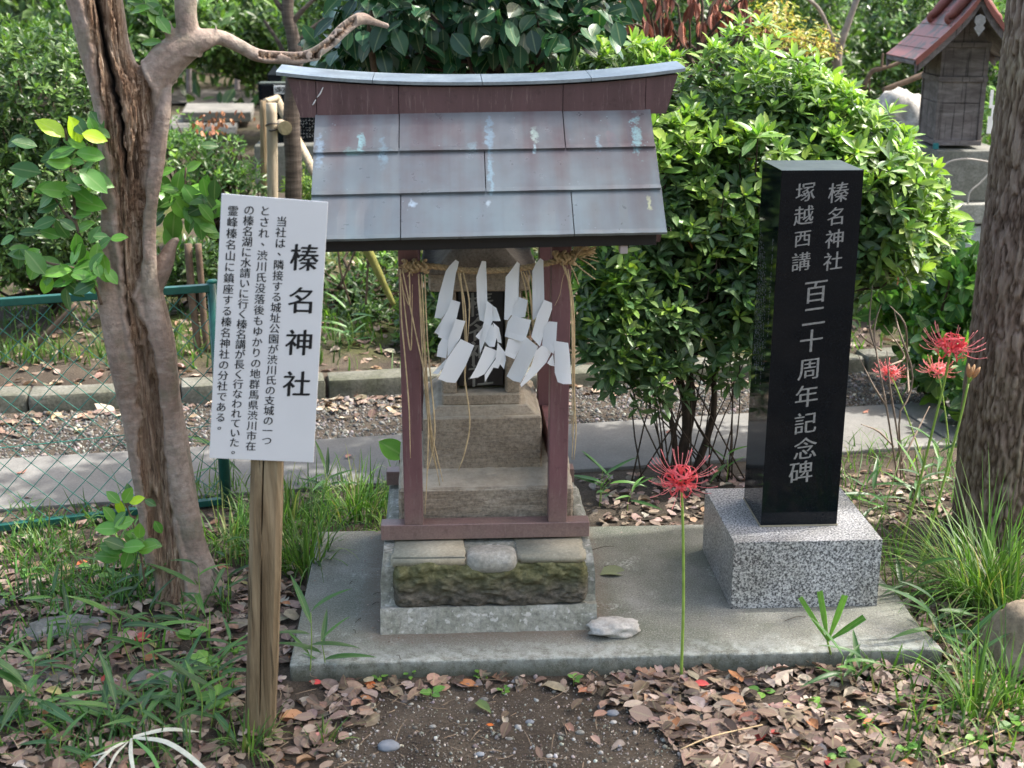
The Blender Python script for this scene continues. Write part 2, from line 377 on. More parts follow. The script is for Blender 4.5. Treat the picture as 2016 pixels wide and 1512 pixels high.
COPPER = copper('weathered_copper_sheet'); COPPER2 = NT('pale_copper_ridge', .4, .5, .3); COPPER2.col(COPPER2.mix(1, COPPER2.ramp(COPPER2.noise(20, 4), [(.3, (.25, .30, .33)), (.7, (.36, .42, .45))]), COPPER2.ramp(COPPER2.noise(120, 3), [(.3, (.85, .85, .85)), (.7, (1.1, 1.1, 1.1))]), 'MULTIPLY')); COPPER2 = COPPER2.m
def maroon(name, c, dust=True):
    m = NT(name, .42, .5, .15); z = m.sep(m.obj)[2]
    a = m.mix(1, c, m.ramp(m.noise(1, 4, .6, m.mp((18, 18, 3))), [(.25, .75), (.75, 1.25)]), 'MULTIPLY')
    if dust:
        f = m.ramp(m.math('ADD', z, m.math('MULTIPLY', m.noise(25, 4), .12)), [(.28, .75), (.44, 0)])
        a = m.mix(f, a, m.ramp(m.noise(220, 3), [(.3, (.19, .135, .115)), (.7, (.27, .20, .17))]))
    a = m.mix(m.ramp(m.noise(1, 5, .75, m.mp((160, 160, 14))), [(.56, 0), (.7, .45)]), a, (.30, .22, .20)); a = m.mix(m.ramp(m.noise(45, 4, .7), [(.58, 0), (.7, .5)]), a, m.mix(1, a, (.5, .5, .5), 'MULTIPLY'))
    m.col(a); m.bump(m.noise(70, 4, .6), .0012, .5); return m.m
MAROON = maroon('brown_coated_metal', (.18, .088, .095)); MAROON_D = maroon('dark_maroon_sheet', (.105, .056, .058), False)
def wood(name, c1, c2, c3, sc=(30, 30, 2.2), bump=.002, rough=.8):
    m = NT(name, rough, .25); v = m.mp(sc)
    a = m.ramp(m.noise(1, 6, .65, v, .6), [(.32, c1), (.52, c2), (.7, c3)])
    a = m.mix(.6, a, m.ramp(m.noise(5, 4), [(.3, (.72, .72, .66)), (.7, (1.15, 1.1, 1.02))]), 'MULTIPLY')
    kn = m.ramp(m.noise(1, 2, .5, m.mp((130, 130, 3.5))), [(.33, .35), (.4, 1)])
    m.col(m.mix(1, a, kn, 'MULTIPLY')); m.bump(m.noise(1, 5, .7, m.mp((90, 90, 4))), bump); return m.m
POSTWOOD = wood('weathered_post_wood', (.11, .078, .045), (.25, .19, .12), (.37, .30, .20), (34, 34, 2.4), .004)
LOGWOOD = wood('peeled_log', (.27, .22, .16), (.38, .32, .24), (.47, .41, .32), (20, 20, 3))
GREYWOOD = wood('grey_weathered_plank', (.10, .085, .085), (.16, .14, .142), (.24, .215, .22), (9, 9, 30), .001)
BARKD = wood('dark_ringed_bark', (.045, .035, .03), (.09, .072, .062), (.15, .125, .11), (6, 6, 60), .006)
TWIG = flat('grey_brown_twig', (.12, .085, .06), .85, .2, 0, .4, 30)
TWIGD = flat('dark_twig', (.05, .036, .026), .9, .2, 0, .4, 30)
def treemat():
    m = NT('bare_trunk', .8, .25); d = m.sep(m.attr('luv', 'Vector')); dead, hole = d[0], d[1]
    bark = m.ramp(m.noise(7, 5, .6, m.mp((1, 1, .6))), [(.3, (.22, .155, .12)), (.5, (.34, .255, .21)), (.72, (.47, .38, .325))])
    bark = m.mix(m.ramp(m.noise(60, 4, .6), [(.35, .5), (.6, 0)]), bark, (.13, .10, .08)); bark = m.mix(m.ramp(m.noise(1, 5, .7, m.mp((12, 12, 50))), [(.5, 0), (.7, .5)]), bark, (.44, .38, .32)); bark = m.mix(m.ramp(m.noise(11, 3), [(.52, 0), (.62, .35)]), bark, (.16, .165, .11))
    v = m.mp((95, 95, 7)); n1 = m.noise(1, 6, .72, v, .8)
    wd = m.ramp(n1, [(.30, (.04, .024, .015)), (.41, (.20, .115, .07)), (.51, (.44, .29, .19)), (.66, (.74, .57, .43))])
    wd = m.mix(m.ramp(m.noise(9, 3), [(.45, 0), (.7, .6)]), wd, m.mix(1, wd, (.7, .52, .42), 'MULTIPLY'))
    c = m.mix(dead, bark, wd); c = m.mix(hole, c, (.018, .012, .009)); m.col(c)
    h = m.mix(dead, m.ramp(m.noise(45, 6, .7), [(.2, .2), (.8, .7)]), m.ramp(n1, [(.3, 0), (.65, 1)]))
    m.bump(h, .009, 1.); return m.m
TREEM = treemat()
def barkmat():
    m = NT('rough_scaly_bark', .9, .2)
    w = m.mp((75, 75, 17)); n = m.noise(1, 5, .7, w, .7); h = m.attr('luv', 'Vector'); hz = m.sep(h)[0]
    f = m.math('ADD', m.math('MULTIPLY', n, .5), m.math('MULTIPLY', hz, .5))
    a = m.ramp(f, [(.22, (.035, .022, .016)), (.42, (.14, .095, .072)), (.6, (.24, .175, .14)), (.8, (.36, .285, .235))])
    a = m.mix(m.ramp(m.noise(4, 3), [(.4, 0), (.7, .35)]), a, m.mix(1, a, (.8, .95, .6), 'MULTIPLY'))
    m.col(a); m.bump(n, .010, 1.); return m.m
BARKR = barkmat()
PETAL = leafmat('lily_petal', .5, .3, .35, .2, .5, (1.2, .8, .8))
FILAM = flat('lily_filament', (.75, .22, .22), .5, .3, 0, .3, 60)
LSTEM = flat('lily_stem', (.22, .34, .06), .45, .4, 0, .25, 40)

# ------------------------------------------------------------------ leaf templates (unit length along x)
def leaf_t(w=.2, cup=.05, bend=.12, seg=4, p=1.0, fold=.04, wave=0, tip=1.):
    V = []; uv = []
    for i in range(seg+1):
        t = i/seg; ww = w*math.sin(math.pi*min(1, t**p))**.8 if 0 < t < 1 else 0
        z = -bend*t*t
        for s in ((-1, 0, 1) if 0 < t < 1 else (0,)):
            V.append((t, s*ww, z+abs(s)*(fold+cup*ww)+(wave*math.sin(t*9+s) if s else 0))); uv.append((t, s*.5))
    F = []; a = 1
    F += [(0, 2, 1), (0, 3, 2)]
    for i in range(1, seg-1):
        b = a+3; F += [(a, a+1, b+1), (a, b+1, b), (a+1, a+2, b+2), (a+1, b+2, b+1)]; a = b
    e = len(V)-1; F += [(a, a+1, e), (a+1, a+2, e)]
    F = [(f[0], f[2], f[1]) if False else f for f in F]
    return np.array(V, float), np.array(F, int), np.array(uv, float)
T_AZ = [leaf_t(.17, .05, b, 4, 1.15) for b in (.02, .12, .22)]
T_AZS = [leaf_t(.17, .05, b, 3, 1.1) for b in (.03, .15)]
T_CAM = [leaf_t(.30, .1, b, 6, .95, .03, .008) for b in (.03, .14, .24)]
T_SMALL = [leaf_t(.24, .1, .1, 3)]
T_DEAD = [leaf_t(.27, c, b, 5, .9, f, w) for c, b, f, w in ((.5, .05, .03, .02), (.3, .25, .06, .03), (-.4, -.15, .02, .03), (.7, .3, .05, .04), (.15, .0, .01, .02))]
def torn(T, k, d):
    V, F, uv = T; V = V.copy(); r = np.random.default_rng(k); V[:, 1] *= 1+r.uniform(-.16, .12, len(V)); V[:, 2] += r.normal(0, d, len(V)); V[:, 0] += r.normal(0, .02, len(V)); keep = np.ones(len(F), bool); keep[r.choice(len(F), 2 if k % 2 else 3, replace=False)] = False; return V, F[keep], uv
T_DEAD += [leaf_t(.36, .1, .05, 6, .95, .01, .02), leaf_t(.20, .3, .1, 5, 1.1, .02, .02), leaf_t(.31, -.2, .1, 6, .85, .02, .035)]
T_DEAD += [torn(T_DEAD[0], 1, .02), torn(T_DEAD[4], 2, .015), torn(T_DEAD[5], 3, .02), torn(T_DEAD[2], 5, .02)]
T_SASA = [leaf_t(.055, .3, b, 7, .75, .012) for b in (.1, .3, .55)]
def blade_t(bend, w=.012, seg=6):
    V = []; uv = []
    for i in range(seg+1):
        t = i/seg; a = bend*t; x = math.sin(a)/max(bend, .01)*1. if bend > .01 else 0
        X = (1-math.cos(a))/max(bend, .01); Z = math.sin(a)/max(bend, .01)
        ww = w*(1-t**2)+.0008
        V += [(X, -ww, Z), (X, ww, Z)]; uv += [(t, -.5), (t, .5)]
    F = [(2*i, 2*i+1, 2*i+3, 2*i+2) for i in range(seg)]
    return np.array(V), np.array(F), np.array(uv, float)
T_BL = [blade_t(b) for b in (.2, .7, 1.2, 1.8, 2.3)]

def rand_dirs(n): d = rng.normal(size=(n, 3)); return d/np.linalg.norm(d, axis=1)[:, None]
def pal(n, cols, jit=.18):
    cols = np.array(cols); c = cols[rng.integers(0, len(cols), n)]
    return np.clip(c*np.exp(rng.normal(0, jit, (n, 1)))*np.exp(rng.normal(0, .05, (n, 3))), 0, 1)
GREEN = [(.040, .085, .022), (.055, .11, .028), (.07, .135, .035), (.035, .07, .025)]
FRESH = [(.20, .34, .045), (.26, .40, .06), (.16, .30, .05)]
DARKG = [(.015, .045, .018), (.022, .06, .022), (.03, .075, .028)]

def shell(ells, n, thick=.35, lump=.18, ls=5., seed=0, front=True, zmin=.02):
    """points and outward normals in the outer layer of a union of lumpy ellipsoids"""
    ar = np.array([e[3]*e[4]+e[4]*e[5]+e[3]*e[5] for e in ells]); P = []; N = []; D = []
    while sum(map(len, P)) < n:
        k = rng.choice(len(ells), n, p=ar/ar.sum()); d = rand_dirs(n)
        if front: d[:, 1] = np.where((d[:, 1] > .35) & (rng.random(n) < .8), -d[:, 1], d[:, 1])
        c = np.array([ells[i][:3] for i in k]); r = np.array([ells[i][3:6] for i in k])
        q = 1-thick*rng.random(n)**1.6; L = 1+lump*fbm((c+d*r)*ls, 3, seed); p = c+d*r*(q*L)[:, None]
        ok = p[:, 2] > zmin
        for e in ells:
            u = (p-np.array(e[:3]))/np.array(e[3:6]); ok &= (np.linalg.norm(u, axis=1) > (1-thick)*.93) | (np.linalg.norm(u, axis=1) > .99)
        nn = d/r; nn /= np.linalg.norm(nn, axis=1)[:, None]
        P.append(p[ok]); N.append(nn[ok]); D.append((q*L)[ok])
    return np.vstack(P)[:n], np.vstack(N)[:n], np.concatenate(D)[:n]

def rosettes(P, N, k, up=.6, spread=.9):
    """k leaves round every tip: directions, normals, tip index"""
    n = len(P); ax = N*(1-up)+np.array([0, 0, up])+rng.normal(0, .22, (n, 3)); ax /= np.linalg.norm(ax, axis=1)[:, None]
    A = np.repeat(ax, k, 0); ref = np.cross(A, rand_dirs(1)); ref /= np.linalg.norm(ref, axis=1)[:, None]; B = np.cross(A, ref)
    ph = np.tile(np.arange(k)*2.4, n)+np.repeat(rng.random(n)*6.28, k)+rng.normal(0, .2, n*k)
    rad = ref*np.cos(ph)[:, None]+B*np.sin(ph)[:, None]
    el = np.tile(np.linspace(.05, spread, k), n)+rng.normal(0, .15, n*k)
    d = rad*np.cos(el)[:, None]+A*np.sin(el)[:, None]
    return np.repeat(P, k, 0)+d*.004, d, A*np.cos(el)[:, None]-rad*np.sin(el)[:, None], np.repeat(np.arange(n), k)

def branches(root, tips, r0, parent, mat, name='branch', wig=.06, sides=5, stuff=True, nseg=7):
    parts = []
    for t in tips:
        a, b = np.array(root, float)+rng.normal(0, .015, 3), np.array(t, float)
        mid = a*.5+b*.5+rng.normal(0, wig, 3); q1 = a*.8+mid*.2+np.array([0, 0, wig])
        parts.append(tube([a, q1, mid, b*.75+mid*.25+rng.normal(0, wig*.4, 3), b], [r0, r0*.85, r0*.6, r0*.35, r0*.12], sides, nseg))
    V, F = join(parts); o = put(name, V, F, mat, parent, True)
    if stuff: o['kind'] = 'stuff'
    return o

# ------------------------------------------------------------------ glyphs
_G = {}
def glyphs(chars):
    new = [c for c in dict.fromkeys(chars) if c not in _G]; obs = []
    for ch in new:
        c = bpy.data.curves.new('t', 'FONT'); c.body = ch; c.size = 1; c.offset = -.004; c.resolution_u = 3
        o = bpy.data.objects.new('t', c); COL.objects.link(o); obs.append(o)
    bpy.context.view_layer.update(); dg = bpy.context.evaluated_depsgraph_get()
    for ch, o in zip(new, obs):
        me = o.evaluated_get(dg).to_mesh(); V = np.array([v.co[:2] for v in me.vertices]); F = [tuple(p.vertices) for p in me.polygons]
        o.evaluated_get(dg).to_mesh_clear(); _G[ch] = (V-np.array([.5, .37]), F)
    for o in obs: c = o.data; bpy.data.objects.remove(o); bpy.data.curves.remove(c)
def lettering(name, items, X, Z, Nrm, mat, parent, pen=.028, slant=.10, lift=.0006, **kw):
    """items: (char, centre, size). Brush look: thin strokes swept by a slanted pen, rising to the right."""
    glyphs([i[0] for i in items]); X, Z, Nrm = map(np.array, (X, Z, Nrm)); Vs = []; Fs = []; o = 0; q = 0
    for ch, c, s in items:
        g, f = _G[ch]
        for k, (dx, dy) in enumerate(((-pen, -pen*.5), (-pen*.3, -pen*.15), (pen*.4, pen*.2), (pen, pen*.5))):
            u = g[:, 0]+dx; v = g[:, 1]+dy+slant*g[:, 0]
            V = np.array(c)+X*(u*s)[:, None]+Z*(v*s)[:, None]+Nrm*(lift+k*.00008)
            Vs.append(V); Fs += [tuple(i+o for i in t) for t in f]; o += len(V)
    return put(name, np.vstack(Vs), Fs, mat, parent, **kw)

# ------------------------------------------------------------------ the setting: ground, path, kerb
def kerb_y(x): return 2.40+.12*(x+.5)                # front foot of the kerb
def path_y(x): return 1.385+.145*x                   # front edge of the path
def ground_h(x, y):
    x = np.asarray(x, float); y = np.asarray(y, float); t = y-kerb_y(x)-.1
    up = np.clip(t, 0, 4.); h = -.05+np.where(t > 0, .055+up*.075, 0)
    h = h+np.where(y < path_y(x)-.05, .012*fbm(np.c_[x.ravel()*2.2, y.ravel()*2.2, 0*x.ravel()], 3, 3).reshape(x.shape), 0)
    h = h+np.where(t > .25, .05*fbm(np.c_[x.ravel()*1.1, y.ravel()*1.1, 0*x.ravel()], 3, 4).reshape(x.shape), 0)
    return h
def grid_axis(segs):
    r = []
    for a, b, n in segs: r += list(np.linspace(a, b, n, endpoint=False))
    return np.array(r+[segs[-1][1]])
gx = grid_axis([(-60, -6, 14), (-6, -2.2, 20), (-2.2, 2.8, 170), (2.8, 8, 22), (8, 60, 14)]); gyy = grid_axis([(-40, -3, 10), (-3, -.6, 12), (-.6, 1.4, 70), (1.4, 6, 90), (6, 20, 28), (20, 90, 12)])
X, Y = np.meshgrid(gx, gyy); Z = ground_h(X, Y)
inr = (Y < 1.6) & (Y > -1); Z = Z+np.where(inr, .004*fbm(np.c_[X.ravel()*14, Y.ravel()*14, 0*X.ravel()], 3, 9).reshape(X.shape), 0)
n1, n0 = X.shape; ii = np.arange(n1*n0).reshape(n1, n0)
put('ground', np.c_[X.ravel(), Y.ravel(), Z.ravel()], np.stack([ii[:-1, :-1], ii[:-1, 1:], ii[1:, 1:], ii[1:, :-1]], -1).reshape(-1, 4), SOIL, None, True, kind='structure')
# the path: cast slabs side by side
pth = thing('path', (0, 1.6, -.05), kind='structure')
edges = [-7, -5.2, -3.4, -1.62, .15, 1.93, 3.7, 5.5, 7.3]
for a, b in zip(edges[:-1], edges[1:]):
    bm = bmesh.new(); g = .006
    pts = [(a+g, path_y(a)), (b-g, path_y(b)), (b-g-.07, path_y(b)+.51), (a+g-.07, path_y(a)+.51)]
    hexa(bm, [(p[0], p[1], -.12) for p in pts]+[(p[0], p[1], -.036) for p in pts], .006, 2); bm_put('paving_slab', bm, PATHC, pth)
kb = thing('kerb', (0, 2.45, -.05), kind='structure')
e = list(np.arange(-7.2, 8, .6)+.12)
for i, (a, b) in enumerate(zip(e[:-1], e[1:])):
    if 2.0 < a < 2.5: continue
    bm = bmesh.new(); g = .006; dz = random.uniform(-.008, .008); dy = random.uniform(-.01, .01)
    lo = [(a+g, kerb_y(a)+dy), (b-g, kerb_y(b)+dy), (b-g-.02, kerb_y(b)+.15+dy), (a+g-.02, kerb_y(a)+.15+dy)]
    hexa(bm, [(p[0], p[1], -.12) for p in lo]+[(p[0], p[1]+(.012 if k < 2 else 0), .020+dz*1.6) for k, p in enumerate(lo)], .014, 2)
    rough_bm(bm, 3, .011, 12, i); bm_put('kerb_stone', bm, KERBSTONE, kb, True)

# ------------------------------------------------------------------ concrete slab
slab = bmesh.new()
box(-.385, 1.262, 0, .845, -.14, 0, .007, 3, slab)
bmesh.ops.subdivide_edges(slab, edges=[e for e in slab.edges if e.calc_length() > .6], cuts=150)
for v in slab.verts:      # the cast edge is slightly worn and the right end broken back
    n_ = fbm(np.array([[v.co.x*30, v.co.y*30, v.co.z*30]]), 3, 2)[0]; n2 = fbm(np.array([[v.co.x*7, v.co.y*7, 0]]), 2, 5)[0]
    if v.co.y < .02: v.co.y += .003*n_+.002*n2
    if v.co.z > -.012: v.co.z += .0015*n_ if v.co.y < .02 else 0
    if v.co.x > 1.24: v.co.x -= .012+.014*n2
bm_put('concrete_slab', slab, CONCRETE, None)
tag(bpy.data.objects['concrete_slab'], 'low weathered grey concrete slab that carries the shrine and the black pillar', 'slab')

# ------------------------------------------------------------------ foundation stone
fd = thing('foundation_stone', (.115, .45, 0), 'mossy rough stone footing with cement corners under the brown frame', 'stone footing')
# cement body: rounded skirt below, cement cheeks at both ends
prof = [(.146, 0), (.158, .028), (.172, .060), (.205, .062), (.205, .150), (.200, .172), (.222, .190), (.262, .1985), (.72, .1985), (.80, .19), (.83, 0)]
def loft(prof, xa, xb, nx, taper, amp, sc, seed):
    P = resample([(0, a, b) for a, b in prof], 46); V = []; xs = np.linspace(0, 1, nx)
    for t in xs:
        for p in P:
            z = p[2]; x = xa+(xb-xa)*t; x += (.5-t)*2*taper(z)
            V.append((x, p[1], z))
    V = np.array(V); V += fbm(V*sc, 4, seed)[:, None]*np.array([.5, 1, .6])*amp; m = len(P)
    F = [(i*m+j, (i+1)*m+j, (i+1)*m+j+1, i*m+j+1) for i in range(nx-1) for j in range(m-1)]
    F += [tuple(range(m)), tuple((nx-1)*m+j for j in range(m-1, -1, -1))]; return V, F
V, F = loft(prof, -.166, .398, 60, lambda z: .0+max(0, z-.12)*.12, .004, 22, 3); put('cement_base', V, F, CEMENT, fd, False)
# rough mossy block face set into it
V = []; nx, nz = 170, 50
for j in range(nz):
    for i in range(nx):
        u, w = i/(nx-1), j/(nz-1); x = -.134+.512*u; z = .052+.124*w+.004*math.sin(u*9); y = .186-.010*math.sin(math.pi*w)**.6
        e = min(u, 1-u)*24; e2 = min(w, 1-w)*11; y += .03*(1-min(1, e))**2+.02*(1-min(1, e2))**2; V.append((x, y, z))
V = np.array(V); V[:, 1] += fbm(V*np.array([34, 34, 60]), 5, 5)*.018; V[:, 2] += (V[:, 2]-.11)/.07*fbm(V*np.array([16, 0, 0]), 3, 6)*.014; F = [(j*nx+i, j*nx+i+1, (j+1)*nx+i+1, (j+1)*nx+i) for j in range(nz-1) for i in range(nx-1)]
put('mossy_block', V, F, MOSSSTONE, fd, True)
def slabpiece(name, outline, z0, z1, mat, tilt=0):
    bm = bmesh.new(); n = len(outline)
    b = [bm.verts.new((x, y, z0)) for x, y in outline]; t = [bm.verts.new((x, y, z1+tilt*(y-.2))) for x, y in outline]
    bm.faces.new(b[::-1]); bm.faces.new(t)
    for i in range(n): bm.faces.new((b[i], b[(i+1) % n], t[(i+1) % n], t[i]))
    bmesh.ops.bevel(bm, geom=[e for e in bm.edges], offset=.005, segments=2, affect='EDGES'); return bm_put(name, bm, mat, fd, True)
slabpiece('cap_stone', [(-.138, .190), (.060, .186), (.052, .215), (.052, .33), (-.125, .33)], .168, .198, PALESTONE, .10)
slabpiece('cap_stone', [(.196, .186), (.352, .184), (.372, .196), (.365, .33), (.186, .33), (.186, .215)], .172, .199, PALESTONE, .08)
bm = bmesh.new(); bmesh.ops.create_icosphere(bm, subdivisions=4, radius=1)
for v in bm.verts:
    s = lambda a, p: math.copysign(abs(a)**p, a)
    v.co = Vector((.124+s(v.co.x, .55)*.068, .215+s(v.co.y, .6)*.042, .176+s(v.co.z, .7)*.030)); v.co += v.normal*.001
P = np.array([v.co[:] for v in bm.verts]); nn = fbm(P*28, 3, 8)
for v, a in zip(bm.verts, nn): v.co += Vector((0, -1, .5))*float(a)*.006
bm_put('round_stone', bm, stone('pale_round_stone', (.27, .255, .22), (.36, .345, .30), (.52, .5, .46), 20, 90, .85, .002, 60, .7).m, fd, True)

# ------------------------------------------------------------------ stone shrine inside the frame
ss = thing('stone_shrine', (.11, .55, .2), 'small brown sandstone shrine with a dark niche tablet standing inside the metal frame', 'stone shrine')
def block(name, x0, x1, y0, y1, z0, z1, mat, amp=.003, seed=0, top=None, parent=ss, cuts=10, sc=30, bev=.005):
    bm = bmesh.new(); zt = z1 if top is None else top
    hexa(bm, [(x0, y0, z0), (x1, y0, z0), (x1, y1, z0), (x0, y1, z0), (x0, y0, z1), (x1, y0, z1), (x1, y1, zt), (x0, y1, zt)], bev, 1)
    bmesh.ops.triangulate(bm, faces=[f for f in bm.faces if len(f.verts) > 4])
    rough_bm(bm, cuts, amp, sc, seed, 1.8); return bm_put(name, bm, mat, parent, False)
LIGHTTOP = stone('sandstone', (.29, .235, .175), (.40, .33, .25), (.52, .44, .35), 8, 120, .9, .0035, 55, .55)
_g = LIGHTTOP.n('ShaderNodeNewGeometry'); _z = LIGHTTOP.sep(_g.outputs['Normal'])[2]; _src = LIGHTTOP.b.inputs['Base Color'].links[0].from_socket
LIGHTTOP.col(LIGHTTOP.mix(LIGHTTOP.ramp(_z, [(.55, 0), (.8, .85)]), _src, LIGHTTOP.ramp(LIGHTTOP.noise(26, 5, .7), [(.3, (.34, .30, .235)), (.6, (.50, .445, .355))])))      # sunlit ledge brightness painted into the upper faces, along with pale mortar
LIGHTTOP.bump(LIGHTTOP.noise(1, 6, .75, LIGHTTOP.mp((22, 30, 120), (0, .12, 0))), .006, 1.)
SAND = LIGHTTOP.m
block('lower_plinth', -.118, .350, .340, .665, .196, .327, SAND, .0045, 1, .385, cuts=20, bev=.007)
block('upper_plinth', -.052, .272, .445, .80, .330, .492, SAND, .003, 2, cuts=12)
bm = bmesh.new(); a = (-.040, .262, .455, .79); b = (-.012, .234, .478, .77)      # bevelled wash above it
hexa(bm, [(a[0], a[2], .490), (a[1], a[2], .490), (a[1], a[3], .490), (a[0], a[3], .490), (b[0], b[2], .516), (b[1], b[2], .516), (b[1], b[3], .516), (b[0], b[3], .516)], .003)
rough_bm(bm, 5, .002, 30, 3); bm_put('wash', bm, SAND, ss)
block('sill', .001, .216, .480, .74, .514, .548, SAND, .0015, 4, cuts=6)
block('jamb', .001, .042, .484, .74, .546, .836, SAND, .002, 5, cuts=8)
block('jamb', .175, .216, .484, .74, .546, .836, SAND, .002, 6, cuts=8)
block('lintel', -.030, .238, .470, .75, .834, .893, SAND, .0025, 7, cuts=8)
block('niche_back', .041, .176, .60, .73, .546, .836, OLDSTONE, .001, 8, cuts=4)
tb = bm_put('tablet', box(.046, .171, .515, .540, .560, .832, .002), flat('dark_tablet_stone', (.012, .013, .016), .35, .4, 0, .3), ss)
lettering('lettering', [(c, (.108, .515, z), .072) for c, z in zip('榛名神社', (.790, .722, .655, .592))], (1, 0, 0), (0, 0, 1), (0, -1, 0), flat('carved_pale_letter', (.20, .20, .18), .8), tb, pen=.02)
# roof: a curved gable carved from one stone
V = []; nx, ny = 41, 12
for k in range(2):
    for j in range(ny):
        for i in range(nx):
            u = i/(nx-1)*2-1; y = .445+.33*j/(ny-1); x = .103+.150*u
            arch = .082*math.exp(-(u/.62)**4*1.0)-.004+.020*abs(u)**3
            z = .893+arch if k else .886+max(0, arch-.05)*.4*(1 if j < 2 else 0); V.append((x, y, z))
V = np.array(V); V += fbm(V*28, 3, 3)[:, None]*.004; K = nx*ny; F = []
for j in range(ny-1):
    for i in range(nx-1):
        q = j*nx+i; F += [(q, q+nx, q+nx+1, q+1), (K+q, K+q+1, K+q+nx+1, K+q+nx)]
for i in range(nx-1): F += [(i, i+1, K+i+1, K+i), ((ny-1)*nx+i, K+(ny-1)*nx+i, K+(ny-1)*nx+i+1, (ny-1)*nx+i+1)]
for j in range(ny-1): F += [(j*nx, K+j*nx, K+(j+1)*nx, (j+1)*nx), (j*nx+nx-1, (j+1)*nx+nx-1, K+(j+1)*nx+nx-1, K+j*nx+nx-1)]
put('roof', V, F, OLDSTONE, ss, True)
for x0, x1, z0 in ((-.155, -.108, .197), (.352, .398, .197)):
    bm = bmesh.new(); hexa(bm, [(x0, .34, z0), (x1, .34, z0), (x1, .66, z0), (x0, .66, z0), (x0+.012, .38, z0+.02), (x1-.012, .38, z0+.02), (x1-.01, .62, z0+.026), (x0+.01, .62, z0+.026)], .004)
    rough_bm(bm, 4, .006, 30, 7); bm_put('mortar_lump', bm, CEMENT, fd)

# ------------------------------------------------------------------ metal clad frame and roof over the shrine
fr = thing('shrine_shelter', (.112, .49, .2), 'brown metal clad frame with a weathered copper roof sheltering the stone shrine', 'shrine roof')
X0, X1 = -.164, .387
for y, n in ((.2705, 0), (.678, 1)): bm_put('sill_beam', box(X0, X1, y, y+.048, .2105, .2525, .0015), MAROON, fr)
for x in (-.077, .302):
    for y, yb in ((.2955, .30), (.703, .71)):
        k = -.002 if x < 0 else .002
        bm = bmesh.new(); w = .0245
        hexa(bm, [(x-w, y-w, .2527), (x+w, y-w, .2527), (x+w, y+w, .2527), (x-w, y+w, .2527), (x-w+k, y-w, 1.09), (x+w+k, y-w, 1.09), (x+w+k, y+w, 1.09), (x-w+k, y+w, 1.09)], .0015)
        bm_put('post', bm, MAROON, fr)
    bm_put('side_rail', box(x-.02, x+.02, .3215, .677, .2125, .250, .001), MAROON, fr)
bm_put('side_rail', box(.288, .318, .322, .676, .375, .452, .001), MAROON, fr)
for y in (.2955, .703): bm_put('head_beam', box(-.255, .475, y-.02, y+.02, 1.0905, 1.135, .001), BLACKMETAL, fr)
def tilt(x): return .0143*(x-.11)
def tp(x, y, z): return (x, y, z+tilt(x))
def tbox(x0, x1, y0, y1, z0, z1, bev=.001): return hexa(bmesh.new(), [tp(x0, y0, z0), tp(x1, y0, z0), tp(x1, y1, z0), tp(x0, y1, z0), tp(x0, y0, z1), tp(x1, y0, z1), tp(x1, y1, z1), tp(x0, y1, z1)], bev)
bm_put('eave_board', tbox(-.285, .515, .118, .135, 1.016, 1.046), BLACKMETAL, fr)
bm_put('eave_board', tbox(-.285, .515, .836, .852, 1.016, 1.046), BLACKMETAL, fr)
bm_put('bracket_block', tbox(.430, .448, .125, .155, .995, 1.0155), flat('pale_block', (.42, .36, .34), .8), fr)
for x in np.linspace(-.26, .49, 6):
    for s in (0, 1):
        ya, yb = (.125, .47) if not s else (.845, .50); za, zb = 1.05-.022, 1.36-.03
        bm = bmesh.new(); hexa(bm, [tp(x, ya, za-.012), tp(x+.02, ya, za-.012), tp(x+.02, yb, zb-.012), tp(x, yb, zb-.012), tp(x, ya, za+.008), tp(x+.02, ya, za+.008), tp(x+.02, yb, zb+.008), tp(x, yb, zb+.008)]); bm_put('rafter', bm, BLACKMETAL, fr)
# slope sheets. v: 0 at the eave, 1 at the ridge box
A0, A1 = np.array([-.303, .100, 1.050]), np.array([-.303, .37, 1.314])
def slope(x, v, up=0., back=False):
    y = .100+.27*v; z = 1.0495+.2645*v; nrm = np.array([0, -.70, .714]); p = np.array([x, y, z])+nrm*up
    w = 1-(v*.0); q = [p[0], p[1], p[2]+tilt(x)]
    if back: q[1] = .97-q[1]
    return tuple(q)
def xedge(v): return (-.303+.000*v, .536-.008*v)
rows = [(.000, .335), (.335, .672), (.672, 1.0)]
joints = [[789, 1127], [955], [786, 1110]]; rowpx = [430, 345, 262]
for back in (False, True):
    for r, (v0, v1) in enumerate(rows):
        xs = [xedge(v0)[0]]+[float(at(px, rowpx[r], roofY(rowpx[r]))[0]) for px in joints[r]]+[xedge(v0)[1]]
        for a, b in zip(xs[:-1], xs[1:]):
            g = .0012; bm = bmesh.new(); lo, hi = .0085, .0025; v1e = min(1., v1+.03)
            n = 10; prev = None
            wob = [random.uniform(-.0008, .0008) for _ in range(n+1)]
            secs = []
            for i in range(n+1):
                x = a+g+(b-a-2*g)*i/n; lift = .0028 if i == 0 else 0.   # a folded standing edge at the left joint
                dv = v0-(.010 if r else .018)
                secs.append([bm.verts.new(slope(x, dv, lo-.0075+wob[i], back)), bm.verts.new(slope(x, dv, lo+.0015+wob[i], back)), bm.verts.new(slope(x, dv+.035, lo-.001+wob[i]*.5, back)),
                             bm.verts.new(slope(x, (v0+v1)/2, (lo+hi)/2-.001+wob[i], back)), bm.verts.new(slope(x, v1e, hi-.001, back)), bm.verts.new(slope(x, v1e, -.004, back))])
            for i in range(n):
                for j in range(6): bm.faces.new((secs[i][j], secs[i+1][j], secs[i+1][(j+1) % 6], secs[i][(j+1) % 6]))
            bm.faces.new(secs[0]); bm.faces.new(secs[-1][::-1])
            bm_put('roof_sheet', bm, COPPER, fr)
